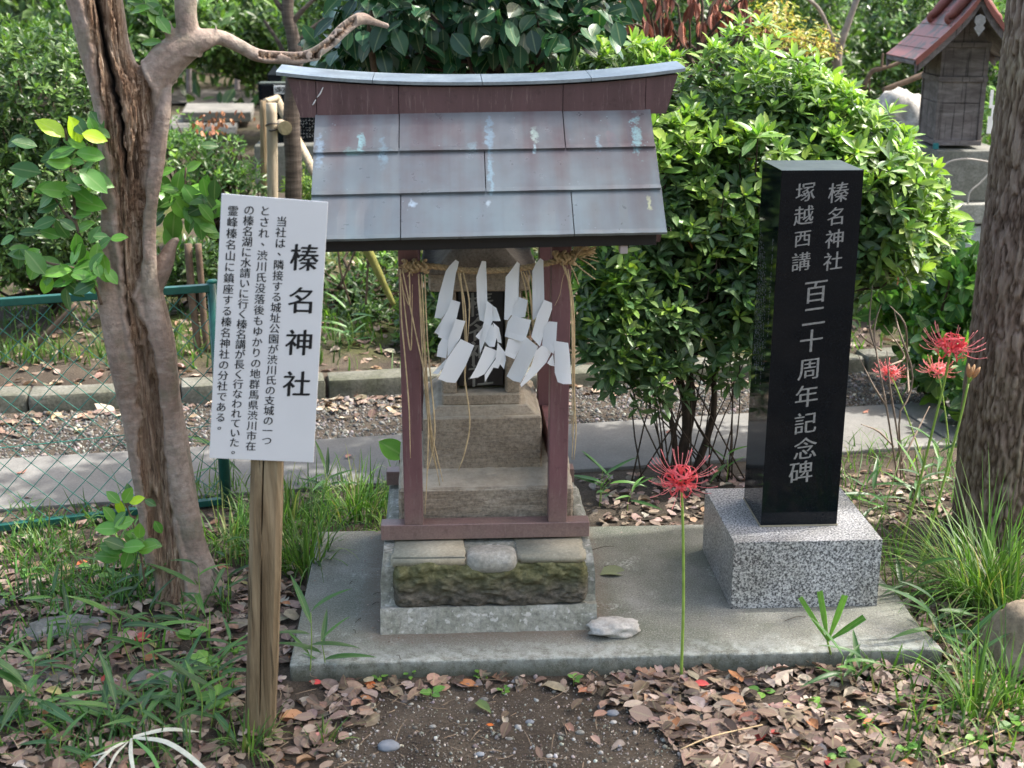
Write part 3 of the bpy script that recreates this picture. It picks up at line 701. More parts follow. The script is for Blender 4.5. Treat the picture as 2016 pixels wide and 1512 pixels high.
for back in (0, 1):   # dark board under the sheets
    bm = bmesh.new(); c = [slope(x, v, u, bool(back)) for u in (-.016, -.006) for x, v in ((-.29, .02), (.52, .02), (.52, 1.15), (-.29, 1.15))]
    hexa(bm, c); bm_put('roof_board', bm, BLACKMETAL, fr)
for x in (-.285, .513):  # gable boards
    for s in (0, 1):
        f = lambda v, u: np.array(slope(x, v, u, bool(s))); bm = bmesh.new(); w = np.array([.014, 0, 0])
        hexa(bm, [f(.02, -.05), f(.02, -.05)+w, f(1.25, -.05)+w, f(1.25, -.05), f(.02, -.0165), f(.02, -.0165)+w, f(1.25, -.0165)+w, f(1.25, -.0165)]); bm_put('gable_board', bm, MAROON_D, fr)
# ridge box with flared ends, in sheets
def rtop(x): u = (x-.111)/.49; return 1.3775+.027*abs(u)**2.3
def rL(z): return -.340-(z-1.31)*.36
def rR(z): return .572+(z-1.31)*.33
jx = [float(at(px, 200, .37)[0]) for px in (623, 785, 1108, 1270)]
for back in (False, True):
    cuts = [None]+jx+[None]
    for i in range(5):
        zb = 1.304 if i in (0, 4) else 1.3095
        def xe(k, z): return rL(z) if cuts[k] is None and k == 0 else rR(z) if cuts[k] is None else cuts[k]
        bm = bmesh.new(); n = 8; rowsv = []
        for j in range(n+1):
            t = j/n; rowv = []
            for z_ in (0, 1):
                za = zb if z_ == 0 else None
                xa, xb = xe(i, zb if z_ == 0 else 1.385), xe(i+1, zb if z_ == 0 else 1.385); x = xa+.0008+(xb-xa-.0016)*t
                z = zb if z_ == 0 else rtop(x)-.004
                yy = .3655-(.001 if i % 2 else 0); y1 = .48
                rowv.append([(x, yy, z), (x, y1, z)])
            rowsv.append(rowv)
        vs = [[bm.verts.new((p[0], (p[1] if not back else .97-p[1]), p[2]+tilt(p[0])*.6)) for p in (rv[0][0], rv[1][0], rv[1][1], rv[0][1])] for rv in rowsv]
        for j in range(n):
            for q in range(4): bm.faces.new((vs[j][q], vs[j+1][q], vs[j+1][(q+1) % 4], vs[j][(q+1) % 4]))
        bm.faces.new(vs[0]); bm.faces.new(vs[-1][::-1]); bm_put('ridge_sheet', bm, MAROON_D, fr)
cx = [-.392]+[float(at(px, 155, .40)[0]) for px in (735, 948, 1160)]+[.6125]
for a, b in zip(cx[:-1], cx[1:]):
    bm = bmesh.new(); n = 12; vs = []
    for j in range(n+1):
        x = a+.0008+(b-a-.0016)*j/n; z = rtop(x)+tilt(x)*.6
        pr = [(.352, z+.001), (.350, z+.009), (.365, z+.0115), (.485, z+.020), (.605, z+.0115), (.620, z+.009), (.618, z+.001), (.485, z+.002)]
        vs.append([bm.verts.new((x, y, zz)) for y, zz in pr])
    for j in range(n):
        for q in range(8): bm.faces.new((vs[j][q], vs[j+1][q], vs[j+1][(q+1) % 8], vs[j][(q+1) % 8]))
    bm.faces.new(vs[0]); bm.faces.new(vs[-1][::-1]); bm_put('ridge_cap', bm, COPPER2, fr)
for pts in ([(636, 172), (630, 185), (624, 192)], [(622, 196), (618, 203), (615, 207)]):
    V, F = tube([at(px, py, .363) for px, py in pts], [.0012, .002, .0012], 5, 6); put('bird_dropping', V, F, flat('dropping_white', (.6, .58, .56), .7), fr, True)

# ------------------------------------------------------------------ rope, straw and paper streamers
YR = .252
rp = thing('straw_rope', at(950, 530, YR), 'twisted straw rope tied across the two front posts with a frayed end', 'rope')
mid = [at(px, py, YR) for px, py in ((800, 524), (830, 523), (870, 526), (905, 531), (950, 533), (1000, 531), (1040, 526), (1075, 519), (1100, 512))]
Q = resample(mid, 150); L = np.r_[0, np.cumsum(np.linalg.norm(np.diff(Q, axis=0), axis=1))]
for k in range(3):
    ph = L/.042*2*np.pi+k*2.094; r = .0042
    V, F = tube(Q+np.c_[0*L, np.cos(ph)*r, np.sin(ph)*r], .0042, 7); put('strand', V, F, ROPE, rp, True)
def wrap(name, c, w, r, turns, rr, tiltz=.2, seed=0):
    t = np.linspace(0, turns*2*np.pi, int(turns*18)); P = np.array(c)+np.c_[(t/t[-1]-.5)*w+.004*np.sin(t*3.1+seed), np.cos(t)*r, np.sin(t)*r*.85+tiltz*np.sin(t*.7)*.01]
    V, F = tube(P, rr, 6); put(name, V, F, ROPE, rp, True)
wrap('knot', at(818, 524, YR-.004), .058, .0125, 7, .0042, .5, 1)
wrap('knot', at(1112, 508, YR-.006), .050, .0135, 7, .0042, .5, 2)
parts = []
for i in range(16):   # loose ends behind the left knot
    a = at(800+rng.uniform(-8, 14), 527+rng.uniform(-6, 6), YR-.006); b = at(783+rng.uniform(-8, 36), 519+rng.uniform(-6, 26), YR-.012+rng.normal(0, .008)); parts.append(tube([a, (a+b)/2+rng.normal(0, .004, 3), b], .0012, 4, 5))
V, F = join(parts); put('frayed_end', V, F, STRAW, rp, True, kind='stuff')
parts = []; c0 = at(1132, 502, YR-.008)
for i in range(75):
    an = rng.normal(.62, .40); ln = rng.uniform(.035, .062); d = np.array([math.cos(an)*.9, rng.normal(-.1, .35), math.sin(an)]); a = c0+rng.normal(0, .003, 3)
    parts.append(tube([a, a+d*ln*.5+rng.normal(0, .002, 3), a+d*ln+np.array([0, 0, -.004])], [.0013, .0013, .0008], 4, 5))
V, F = join(parts); put('tassel', V, F, STRAW, rp, True, kind='stuff')
for pts in ([(1140, 508), (1160, 520), (1173, 531)], [(1128, 515), (1150, 534), (1172, 550)], [(1122, 520), (1132, 540), (1139, 560)], [(1120, 516), (1108, 548), (1102, 580), (1092, 602)]):
    V, F = tube([at(px, py, YR-.01) for px, py in pts], .0013 if pts[0][0] != 1120 else .0006, 4, 12); put('straw', V, F, STRAW, rp, True)
STR = [[(788, 530), (790, 620), (797, 700), (805, 800), (808, 902)], [(792, 530), (815, 640), (840, 760), (850, 850), (872, 948)], [(830, 540), (838, 700), (848, 850), (866, 957)], [(826, 560), (842, 800), (842, 900), (837, 1012)],
       [(806, 535), (806, 600), (790, 560)], [(836, 540), (842, 680), (856, 850), (840, 935)], [(824, 540), (832, 700), (846, 860), (858, 920)], [(902, 537), (915, 600), (918, 680), (915, 740), (925, 830), (915, 890), (902, 928)],
       [(906, 537), (912, 610), (917, 700), (914, 760)], [(912, 537), (924, 600), (919, 690)], [(1030, 535), (1042, 570), (1048, 640)], [(1036, 535), (1046, 590), (1050, 655)], [(1026, 535), (1036, 580), (1044, 660)], [(1040, 530), (1048, 560), (1051, 640)],
       [(1112, 525), (1120, 560), (1128, 640), (1130, 800), (1126, 905)], [(1118, 530), (1130, 620), (1131, 780), (1134, 850), (1130, 905)], [(1108, 522), (1122, 570), (1127, 700), (1126, 860)], [(790, 545), (808, 690), (812, 560)]]
for i, pts in enumerate(STR):
    yo = YR-.022 if i not in (10, 11, 12, 13) else YR+.01; V, F = tube([at(px, py, yo+.004*math.sin(i*3+k)) for k, (px, py) in enumerate(pts)], [.0019]*(len(pts)-1)+[.0008], 5, 26); put('hanging_straw', V, F, STRAW, rp, True)

SH = [[[(718, 322), (748, 340), (738, 395), (722, 440), (705, 560), (688, 690), (640, 800), (590, 858), (528, 852), (570, 640), (630, 430), (660, 385)],
       [(685, 688), (762, 715), (730, 850), (700, 930), (657, 1050), (560, 1022), (600, 860), (650, 780)], [(605, 855), (528, 985), (565, 1003), (625, 880)], [(722, 857), (808, 885), (760, 1040), (700, 1130), (645, 1205), (652, 1050)],
       [(600, 1032), (655, 1050), (635, 1215), (548, 1200), (562, 1100)], [(765, 1045), (888, 1110), (810, 1290), (720, 1437), (640, 1425), (563, 1390), (645, 1210)], [(635, 1215), (570, 1290), (510, 1358), (560, 1360), (640, 1250)]],
      [[(955, 332), (993, 338), (990, 430), (1002, 560), (1005, 690), (990, 800), (975, 890), (935, 870), (912, 700), (905, 480), (930, 400)], [(1003, 700), (1050, 740), (1055, 880), (1000, 1000), (940, 1050), (898, 1010), (960, 940), (975, 885)],
       [(1048, 738), (1085, 760), (1108, 820), (1125, 878), (1055, 880)], [(1050, 905), (1098, 1000), (1070, 1110), (1020, 1108), (985, 1070), (1015, 960)], [(975, 900), (1040, 915), (1000, 1020), (940, 1180), (935, 1060)], [(1055, 890), (1110, 940), (1125, 1010), (1135, 1080), (1098, 1070)],
       [(985, 1105), (1105, 1160), (1080, 1220), (980, 1360), (920, 1385), (845, 1390), (900, 1300), (950, 1190)], [(1098, 1070), (1165, 1160), (1150, 1220), (1108, 1270), (1105, 1310), (1060, 1300), (985, 1425), (982, 1360), (1080, 1222)], [(1165, 1165), (1172, 1230), (1155, 1312), (1115, 1262)]],
      [[(1275, 345), (1300, 370), (1278, 405), (1285, 550), (1290, 680), (1235, 800), (1190, 868), (1157, 865), (1170, 480), (1210, 430)], [(1290, 662), (1368, 685), (1345, 840), (1290, 850), (1220, 830), (1240, 760)], [(1230, 830), (1400, 870), (1370, 980), (1340, 1070), (1163, 1025), (1190, 890)],
       [(1195, 1035), (1340, 1068), (1250, 1222), (1157, 1180)], [(1350, 1012), (1460, 1100), (1400, 1230), (1350, 1360), (1305, 1440), (1240, 1430), (1182, 1395), (1270, 1200)]],
      [[(1480, 305), (1508, 325), (1488, 380), (1505, 520), (1520, 690), (1480, 800), (1430, 868), (1415, 868), (1410, 430), (1440, 360)], [(1518, 686), (1590, 720), (1590, 780), (1555, 880), (1530, 950), (1480, 1110), (1400, 1020), (1440, 980), (1450, 830)],
       [(1560, 885), (1635, 888), (1625, 1050), (1600, 1170), (1500, 1100), (1520, 940)], [(1500, 1102), (1590, 1165), (1540, 1260), (1430, 1370), (1310, 1465), (1300, 1440), (1400, 1280), (1440, 1150)],
       [(1610, 1063), (1690, 1070), (1735, 1078), (1750, 1200), (1758, 1330), (1765, 1445), (1690, 1445), (1640, 1430), (1615, 1350)], [(1545, 1258), (1598, 1178), (1612, 1290), (1575, 1280)]]]
LAB = ['leftmost white zigzag paper streamer, its last fold swung left over the niche edge', 'narrow twisted white paper streamer in front of the dark tablet', 'white paper streamer with a square middle fold, third from the left', 'rightmost white paper streamer whose last fold hangs straight over the post']
ORD = {0: [0, 2, 1, 4, 3, 6, 5], 1: [0, 2, 1, 5, 4, 3, 8, 7, 6], 2: [0, 1, 3, 2, 4], 3: [0, 1, 2, 5, 3, 4]}
for s, segs in enumerate(SH):
    root = thing('paper_streamer', at(740+segs[0][0][0]/4.582, 440+segs[0][0][1]/4.582+14, .235), LAB[s], 'paper streamer', 'white paper streamers on the straw rope')
    for rank, gi in enumerate(ORD[s]):
        poly = segs[gi]; y0 = .236-.0045*rank-(.004 if s == 2 else 0); xm = np.mean([p[0] for p in poly]); ym = np.mean([p[1] for p in poly]); bx = rng.normal(0, .00006); by = rng.normal(0, .00003); cu = rng.uniform(-.0000006, .0000009)
        bm = bmesh.new()
        vs = [bm.verts.new(tuple(at(740+x/4.582, 440+y/4.582, y0))) for x, y in poly]; f = bm.faces.new(vs)
        bmesh.ops.triangulate(bm, faces=[f]); bmesh.ops.subdivide_edges(bm, edges=bm.edges[:], cuts=3, use_grid_fill=True)
        xs = [v.co.x for v in bm.verts]; zs = [v.co.z for v in bm.verts]; mx, mz, sx, sz = (min(xs)+max(xs))/2, (min(zs)+max(zs))/2, max(xs)-min(xs), max(zs)-min(zs)
        kx, kz, kc = rng.choice([-1, 1])*rng.uniform(.08, .34), rng.uniform(-.16, .10), rng.uniform(-.25, .35)
        for v in bm.verts:
            u, w = (v.co.x-mx)/sx*2, (v.co.z-mz)/sz*2; v.co.y += kx*u*sx*.5+kz*w*sz*.35+kc*.012*u*u-(.006*max(0, -w-.3)**2 if kc > 0 else 0)
            if gi == 0: v.co.y = min(v.co.y, .2375)
        bmesh.ops.solidify(bm, geom=bm.faces[:], thickness=.0003)
        bm_put('paper_fold', bm, PAPER, root, False)

# ------------------------------------------------------------------ black memorial pillar on its granite base
mon = thing('memorial_pillar', (.97, .45, 0), 'polished black stone pillar with engraved columns of characters on a speckled granite block', 'monument')
GX0, GX1, GY0, GY1, GH = .7725, 1.1742, .2495, .6486, .1944
bm_put('granite_base', box(GX0, GX1, GY0, GY1, .0005, GH, .0015, 2), GRANITE, mon)
bm_put('joint_mortar', box(.8655, 1.0815, .350, .561, GH+.0002, GH+.0045, .0005), flat('joint_mortar', (.3, .27, .2), .9), mon)
PX0, PX1, PY0, PY1, PH = .8677, 1.0789, .352, .5589, 1.1667
pil = bm_put('pillar', box(PX0, PX1, PY0, PY1, GH+.0045, PH, .0012, 2), BLACKG, mon)
def C6(cx, cy): return at(1450+cx/4.2, 300+cy/4.2, PY0)
def C7(cx, cy): return at(1450+cx/3.78, 640+cy/3.78, PY0)
items = [(c, C6(x, y), s) for c, x, y, s in (('榛', 842, 332, .055), ('名', 825, 528, .050), ('神', 812, 715, .052), ('社', 797, 900, .052), ('塚', 570, 330, .053), ('越', 556, 522, .053), ('西', 546, 712, .047), ('講', 533, 905, .052), ('百', 655, 1150, .066), ('二', 640, 1352, .066))]
items += [(c, C7(x, y), s) for c, x, y, s in (('十', 556, 118, .066), ('周', 542, 325, .064), ('年', 521, 530, .066), ('記', 512, 730, .064), ('念', 512, 920, .066), ('碑', 478, 1095, .068))]
lettering('engraved_lettering', items, (1, 0, 0), (0, 0, 1), (0, -1, 0), ENGRAVE, pil, pen=.014, slant=.13)
parts = []
for col, (ya, z0, z1, s) in enumerate(((.535, .62, .99, .010), (.517, .60, .97, .010), (.499, .56, .95, .010), (.481, .60, .93, .010), (.463, .64, .90, .010), (.445, .55, .86, .010), (.420, .62, .70, .012), (.398, .72, .98, .010))):
    z = z1                              # worn columns of small engraved strokes on the left side face
    while z > z0:
        for q in range(4):
            a = np.array([PX0-.0004, ya+rng.uniform(-.5, .5)*s, z+rng.uniform(-.5, .5)*s]); b = a+np.array([0, *(rng.normal(0, .0035, 2))]); parts.append(tube([a, b], .0005, 3, 2, cap=False))
        z -= s*1.25
V, F = join(parts); put('worn_inscription', V, F, flat('worn_engraving', (.20, .22, .20), .9), pil, kind='stuff')

# ------------------------------------------------------------------ notice board
nb = thing('notice_board', (-.451, -.268, -.05), 'white board with black vertical writing nailed to a weathered wooden post', 'sign')
lean = math.radians(5.6); ux = np.array([math.cos(math.radians(4.9)), 0, -math.sin(math.radians(4.9))]); uz = np.array([math.sin(math.radians(5.9)), 0, math.cos(math.radians(5.9))])
YB = -.27; c = [at(412, 902, YB), at(617, 911, YB), at(646, 398, YB), at(436, 381, YB)]
off = np.array([0, .004, 0]); bm = bmesh.new()
hexa(bm, [c[0], c[1], c[1]+off, c[0]+off, c[3], c[2], c[2]+off, c[3]+off], .0008); bd = bm_put('board', bm, BOARD, nb)
V = []
P0, P1 = np.array([-.4515, -.236, -.30]), np.array([-.3370, -.236, 1.185]); w, nn = .0335, 70
bm = bmesh.new(); prev = None
sec = [(-1, -.62), (-.72, -.78), (-.12, -.80), (-.06, -.52), (.0, -.80), (.72, -.78), (1, -.62), (1, .7), (-1, .7)]
for j in range(nn):
    t = j/(nn-1); cpt = P0*(1-t)+P1*t; vs = []
    for i, (a, b) in enumerate(sec):
        cr = 0 if i != 3 else .25*math.sin(t*23)+.12*math.sin(t*61)
        ja = .045*fbm(np.array([[a*2, b*2, t*9]]), 3, 3)[0]; x = a*w*(1+ja)+(.004*math.sin(t*7+1) if i in (2, 3, 4) else 0)+.003*math.sin(t*5); vs.append(bm.verts.new((cpt[0]+x, cpt[1]+.032*(b*(1+ja)+cr), cpt[2])))
    if prev:
        for i in range(len(sec)): bm.faces.new((prev[i], prev[(i+1) % len(sec)], vs[(i+1) % len(sec)], vs[i]))
    else: bm.faces.new(vs[::-1])
    prev = vs
bm.faces.new(prev); bm_put('post', bm, POSTWOOD, nb)
def CB(cx, cy): return at(400+cx/2.75, 370+cy/2.75, YB)
def colm(name, text, p, q, n, size, pen, adj=None):
    a, b = CB(*p), CB(*q); it = []
    k = len(text)
    for i, ch in enumerate(text):
        t = i/(n-1); c = a*(1-t)+b*t
        if ch in '、。': c = c+ux*size*.28+uz*size*.30 if ch == '、' else c+ux*size*.25+uz*size*.25
        it.append((ch, c, size))
    lettering(name, it, ux, uz, (0, -1, 0), INK, bd, pen=pen, slant=.05)
colm('title_lettering', '榛名神社', (548, 378), (507, 1062), 4, .060, .022)
bpy.data.objects['title_lettering']['kind'] = 'stuff'
colm('lettering', '当社は、隣接する城址公園が渋川氏の支城の一つ', (425, 182), (345, 1368), 22, .0225, .020)
colm('lettering', 'とされ、渋川氏没落後もゆかりの地群馬県渋川市在', (335, 124), (258, 1397), 23, .0225, .020)
colm('lettering', 'の榛名湖に水請いに行く榛名講が長く行なわれていた。', (249, 120), (169, 1378), 24, .0225, .020)
colm('lettering', '霊峰榛名山に鎮座する榛名神社の分社である。', (162, 124), (94, 1242), 20, .0225, .020)

# ------------------------------------------------------------------ the bare old tree on the left
YT = .50
lt = thing('hollow_tree', at(372, 1165, YT), 'old grey trunk with a strip of rotten bare wood and one long crooked branch', 'tree')
ROWS = [(-700, -120, 20), (-420, -30, 100), (-200, 55, 170), (-60, 112, 222), (0, 138, 246), (100, 163, 262), (200, 188, 300), (300, 198, 306), (400, 200, 300), (500, 198, 304), (560, 192, 313), (620, 197, 327), (700, 214, 343), (800, 238, 353), (900, 256, 371), (1000, 275, 388), (1080, 293, 405), (1140, 306, 428), (1190, 300, 452)]
zs, xl, xr = [], [], []
for r, a, b in ROWS:
    pa, pb = at(a, r, YT), at(b, r, YT); zs.append((pa[2]+pb[2])/2); xl.append(pa[0]); xr.append(pb[0])
zs, xl, xr = map(np.array, (zs, xl, xr)); o_ = np.argsort(zs); zs, xl, xr = zs[o_], xl[o_], xr[o_]
trunk = tube(np.c_[(xl+xr)/2, np.full(len(zs), YT)+.03*np.sin(zs*3), zs], (xr-xl)/2, 28, 90)
def pxtube(pts, Ys, sides=14, n=40):
    P = [at(x, y, Yv) for (x, y, w), Yv in zip(pts, Ys)]; R = [w/2/scl(p) for (x, y, w), p in zip(pts, P)]
    return tube(P, R, sides, n)
bigb = pxtube([(262, 330, 62), (272, 250, 78), (292, 180, 76), (325, 125, 72), (365, 92, 62), (400, 78, 44), (430, 73, 31), (470, 90, 26), (508, 109, 24), (550, 113, 24), (600, 112, 24), (640, 92, 24), (672, 62, 24), (698, 42, 25), (715, 37, 24), (738, 44, 15), (765, 52, 11)], [YT]*5+[YT+.02*i for i in range(12)], 14, 110)
lip = pxtube([(336, 120, 8), (330, 175, 18), (322, 230, 26), (308, 320, 30), (294, 420, 30), (292, 520, 34), (300, 600, 40), (322, 700, 44), (334, 800, 40), (348, 900, 42), (366, 1000, 44), (388, 1090, 50), (415, 1160, 60)], [YT+.01, YT-.02]+[YT-.035]*11, 12, 90)
lip2 = pxtube([(160, 40, 20), (178, 120, 20), (196, 210, 18), (206, 300, 16), (208, 400, 16), (204, 480, 20), (213, 560, 46), (226, 640, 50), (240, 720, 46), (256, 820, 36), (272, 920, 30), (286, 1020, 26), (298, 1110, 24)], [YT-.04]*13, 12, 80)
up = pxtube([(368, 110, 60), (370, 60, 46), (366, 20, 44), (366, -60, 44), (370, -200, 40), (350, -420, 34)], [YT]*6, 12, 40)
stub = pxtube([(350, 85, 26), (334, 62, 22), (328, 42, 15)], [YT-.01]*3, 8, 12)
stub2 = pxtube([(420, 72, 16), (426, 56, 8), (422, 48, 3)], [YT]*3, 6, 8)
stub3 = pxtube([(300, 560, 50), (322, 520, 40), (340, 480, 22), (352, 470, 10)], [YT+.02]*4, 10, 14)
stub4 = pxtube([(330, 868, 14), (328, 858, 12), (334, 852, 8)], [YT-.07]*3, 8, 8)
stub5 = pxtube([(600, 112, 18), (622, 114, 14), (632, 112, 8)], [YT+.1]*3, 8, 8)
V, F = join([trunk, bigb, lip, lip2, up, stub, stub2, stub3, stub5])
tmp = bpy.data.meshes.new('t'); tmp.from_pydata(V.tolist(), [], F); to = bpy.data.objects.new('t', tmp); COL.objects.link(to)
rm = to.modifiers.new('r', 'REMESH'); rm.mode = 'VOXEL'; rm.voxel_size = .0034; sm = to.modifiers.new('s', 'SMOOTH'); sm.iterations = 5; sm.factor = .6
bpy.context.view_layer.update(); ev = to.evaluated_get(bpy.context.evaluated_depsgraph_get()).to_mesh()
nv = len(ev.vertices); V = np.empty(nv*3, np.float32); ev.vertices.foreach_get('co', V); V = V.reshape(-1, 3).astype(float)
NN = np.empty(nv*3, np.float32); ev.vertices.foreach_get('normal', NN); NN = NN.reshape(-1, 3).astype(float); F = np.array([tuple(p.vertices) if len(p.vertices) == 4 else tuple(p.vertices)+(p.vertices[2],) for p in ev.polygons])
quads = all(len(p.vertices) == 4 for p in ev.polygons)
if not quads: F = [tuple(p.vertices) for p in ev.polygons]
to.evaluated_get(bpy.context.evaluated_depsgraph_get()).to_mesh_clear(); bpy.data.objects.remove(to); bpy.data.meshes.remove(tmp)
ZR = [(-300, 70, 190), (0, 165, 240), (100, 186, 258), (180, 196, 300), (250, 205, 300), (300, 214, 292), (400, 226, 284), (500, 234, 280), (555, 240, 272), (585, 246, 264), (650, 255, 292), (750, 266, 312), (850, 272, 322), (950, 282, 334), (1050, 292, 348), (1150, 305, 366)]
zz = np.array([[at((a+b)/2, r, YT-.06)[2], at(a, r, YT-.06)[0], at(b, r, YT-.06)[0]] for r, a, b in ZR]); zz = zz[np.argsort(zz[:, 0])]
wob = .010*fbm(np.c_[V[:, 2]*22, V[:, 2]*0, V[:, 1]*0], 3, 5)
L_ = np.interp(V[:, 2], zz[:, 0], zz[:, 1])+wob; R_ = np.interp(V[:, 2], zz[:, 0], zz[:, 2])+wob*.8
u = (V[:, 0]-L_)/(R_-L_); inside = np.minimum(u, 1-u)*(R_-L_); face = np.clip((-NN[:, 1]+.15)*3, 0, 1)
dead = np.clip(inside/.006, 0, 1)*face*(V[:, 2] < zz[-1, 0])
# worn inner groove of the long branch
bz = (V[:, 0] > at(505, 110, YT)[0]) & (V[:, 0] < at(700, 60, .6)[0]) & (NN[:, 1] < -.55) & (NN[:, 2] > -.35); dead = np.maximum(dead, bz*.9*(fbm(V*60, 2, 2) > -.25))
fib = fbm(V*np.array([130, 130, 9]), 4, 11); fib2 = fbm(V*np.array([60, 60, 5]), 3, 12)
holes = np.clip((fbm(V*np.array([34, 34, 5.]), 3, 21)-.16)*7, 0, 1)*dead
chz = [(40, 208, 17), (100, 214, 20), (170, 222, 22), (230, 240, 16), (290, 246, 9), (330, 250, 6)]
cc = np.array([[at(x, r, YT-.06)[2], at(x, r, YT-.06)[0], w/2/700.] for r, x, w in chz]); cc = cc[np.argsort(cc[:, 0])]
inz = (V[:, 2] > cc[0, 0]-.03) & (V[:, 2] < cc[-1, 0]+.2); cxx = np.interp(V[:, 2], cc[:, 0], cc[:, 1])+.010*fbm(np.c_[V[:, 2]*30, 0*V[:, 2], 0*V[:, 2]], 3, 6)
chasm = np.clip(1.2-np.abs(V[:, 0]-cxx)/np.interp(V[:, 2], cc[:, 0], cc[:, 2]), 0, 1)*inz*dead
flk = np.floor((fbm(V*np.array([70, 70, 11]), 4, 41)+1)*5)/5-1; flk2 = np.floor((fbm(V*np.array([150, 150, 26]), 3, 43)+1)*4)/4-1
disp = dead*(-.011+fib*.007+fib2*.004+(flk*.017+flk2*.009)*(.45+.55*(V[:, 2] > .62)))-holes*.010-chasm*.035+(1-dead)*(.003*fbm(V*16, 3, 1)+.004*np.clip(1-np.abs(inside+.006)/.010, 0, 1)*face)
V = V+NN*disp[:, None]
upper = V[:, 2] > .72
put('trunk', V, F, TREEM, lt, True, uv=np.c_[dead*(.75+.25*upper), np.clip(chasm*1.4+holes*.55*upper, 0, 1), V[:, 2]])
# a few roots flare into the ground
# leafless upper limbs and a thin crown above the frame
ul = [(at(-120, -700, YT), (-1.9, .9, 3.6)), (at(-120, -700, YT), (-1.0, .2, 3.9)), (at(350, -420, YT), (-.4, .9, 3.4)), (at(350, -420, YT), (-.9, .6, 3.7))]
parts = [tube([a, (np.array(a)+np.array(b))/2+rng.normal(0, .06, 3), b], [.05, .03, .01], 7, 10) for a, b in ul]; V, F = join(parts); put('limb', V, F, TREEM, lt, True)

# ------------------------------------------------------------------ the big trunk at the right edge
rt_ = thing('bark_tree', (1.93, .85, -.05), 'thick tree trunk with dark scaly bark at the right edge of the picture', 'tree')
TR = [(1150, 1868), (1060, 1882), (1000, 1886), (800, 1905), (600, 1927), (400, 1950), (300, 1958), (200, 1968), (100, 1980), (0, 1992), (-400, 2042), (-900, 2100)]
P = []; R = []
for r, x in TR:
    a = at(x, r, .85); rad = .165-.01*(a[2] > .6)-.02*(a[2]/2.5)+(.03 if r > 1100 else .006 if r > 1000 else 0); P.append((a[0]+rad, .85, a[2])); R.append(rad)
P[0] = (P[0][0], .85, -.12)
na, ns = 300, 620
Q = resample(np.c_[np.array(P), R], ns); a = np.linspace(0, 2*np.pi, na, endpoint=False)
nrm = np.stack([np.cos(a), np.sin(a), 0*a], 1); V = Q[:, None, :3]+nrm[None]*Q[:, 3][:, None, None]
G = np.stack(np.broadcast_arrays(np.cos(a)[None]*Q[:, 3][:, None], np.sin(a)[None]*Q[:, 3][:, None], Q[:, 2][:, None]), -1).reshape(-1, 3)
wv = fbm(G*np.array([18, 18, 12]), 3, 31)[:, None]*np.array([.016, .016, .01]); r1 = 1-np.abs(fbm((G+wv)*np.array([70, 70, 13]), 3, 32))*2.9; r2 = fbm(G*np.array([150, 150, 40]), 3, 33); r3 = fbm(G*np.array([9, 9, 5]), 2, 34)
h = np.clip(.60*(1-np.clip(r1, 0, 1)**1.3)+.40*r2+.22, 0, 1)
V = V.reshape(-1, 3)+np.tile(nrm, (ns, 1))*((h-.5)*.013+r3*.008)[:, None]
i, j = np.meshgrid(np.arange(ns-1), np.arange(na), indexing='ij'); F = np.stack([i*na+j, i*na+(j+1) % na, (i+1)*na+(j+1) % na, (i+1)*na+j], -1).reshape(-1, 4)
put('trunk', V, F, BARKR, rt_, True, uv=np.c_[h, h, h])
top = np.array(P[-1]); lim = [tube([top+np.array([0, 0, -.2]), top*.5+np.array(b)*.5+rng.normal(0, .1, 3), b], [.13, .07, .02], 8, 12) for b in ((1.5, .2, 4.5), (2.6, -.3, 4.6), (3.6, .8, 4.7), (2.5, 1.4, 4.4), (3.4, -.6, 4.2))]
V, F = join(lim); put('limb', V, F, BARKR, rt_, True, uv=np.full((len(V), 3), .4))

def cloud(name, ells, n, Ts, size, cols, mat, parent, jit=.18, sj=.2, thick=1., **kw):
    P, N, D = shell(ells, n, thick, .15, 3, front=False); d = rand_dirs(n); d[:, 2] *= .5; nr = np.tile([0, 0, 1.], (n, 1))+rng.normal(0, .45, (n, 3))
    return scatter(name, Ts, frames(d, nr), P, size*np.exp(rng.normal(0, sj, n)), pal(n, cols, jit), mat, parent, **kw)
cloud('crown', [(2.2, .1, 4.3, 1.5, 1.0, .5), (3.2, .6, 4.4, 1.2, 1.0, .5), (1.4, -.2, 4.4, .7, .8, .35), (2.6, 1.2, 4.3, 1., .4, .4), (2.1, .5, 4.15, .75, .6, .25), (1.9, .2, 4.6, .9, .6, .25)], 5600, T_AZS, .11, GREEN, LEAF, rt_)  # unseen crown, leaf clusters added along the sun direction to shade roof and foreground
cloud('crown', [(-1.6, .8, 3.7, 1.0, .8, .4), (-.6, .9, 3.6, .6, .5, .3)], 1100, T_AZS, .10, GREEN, LEAF, lt)

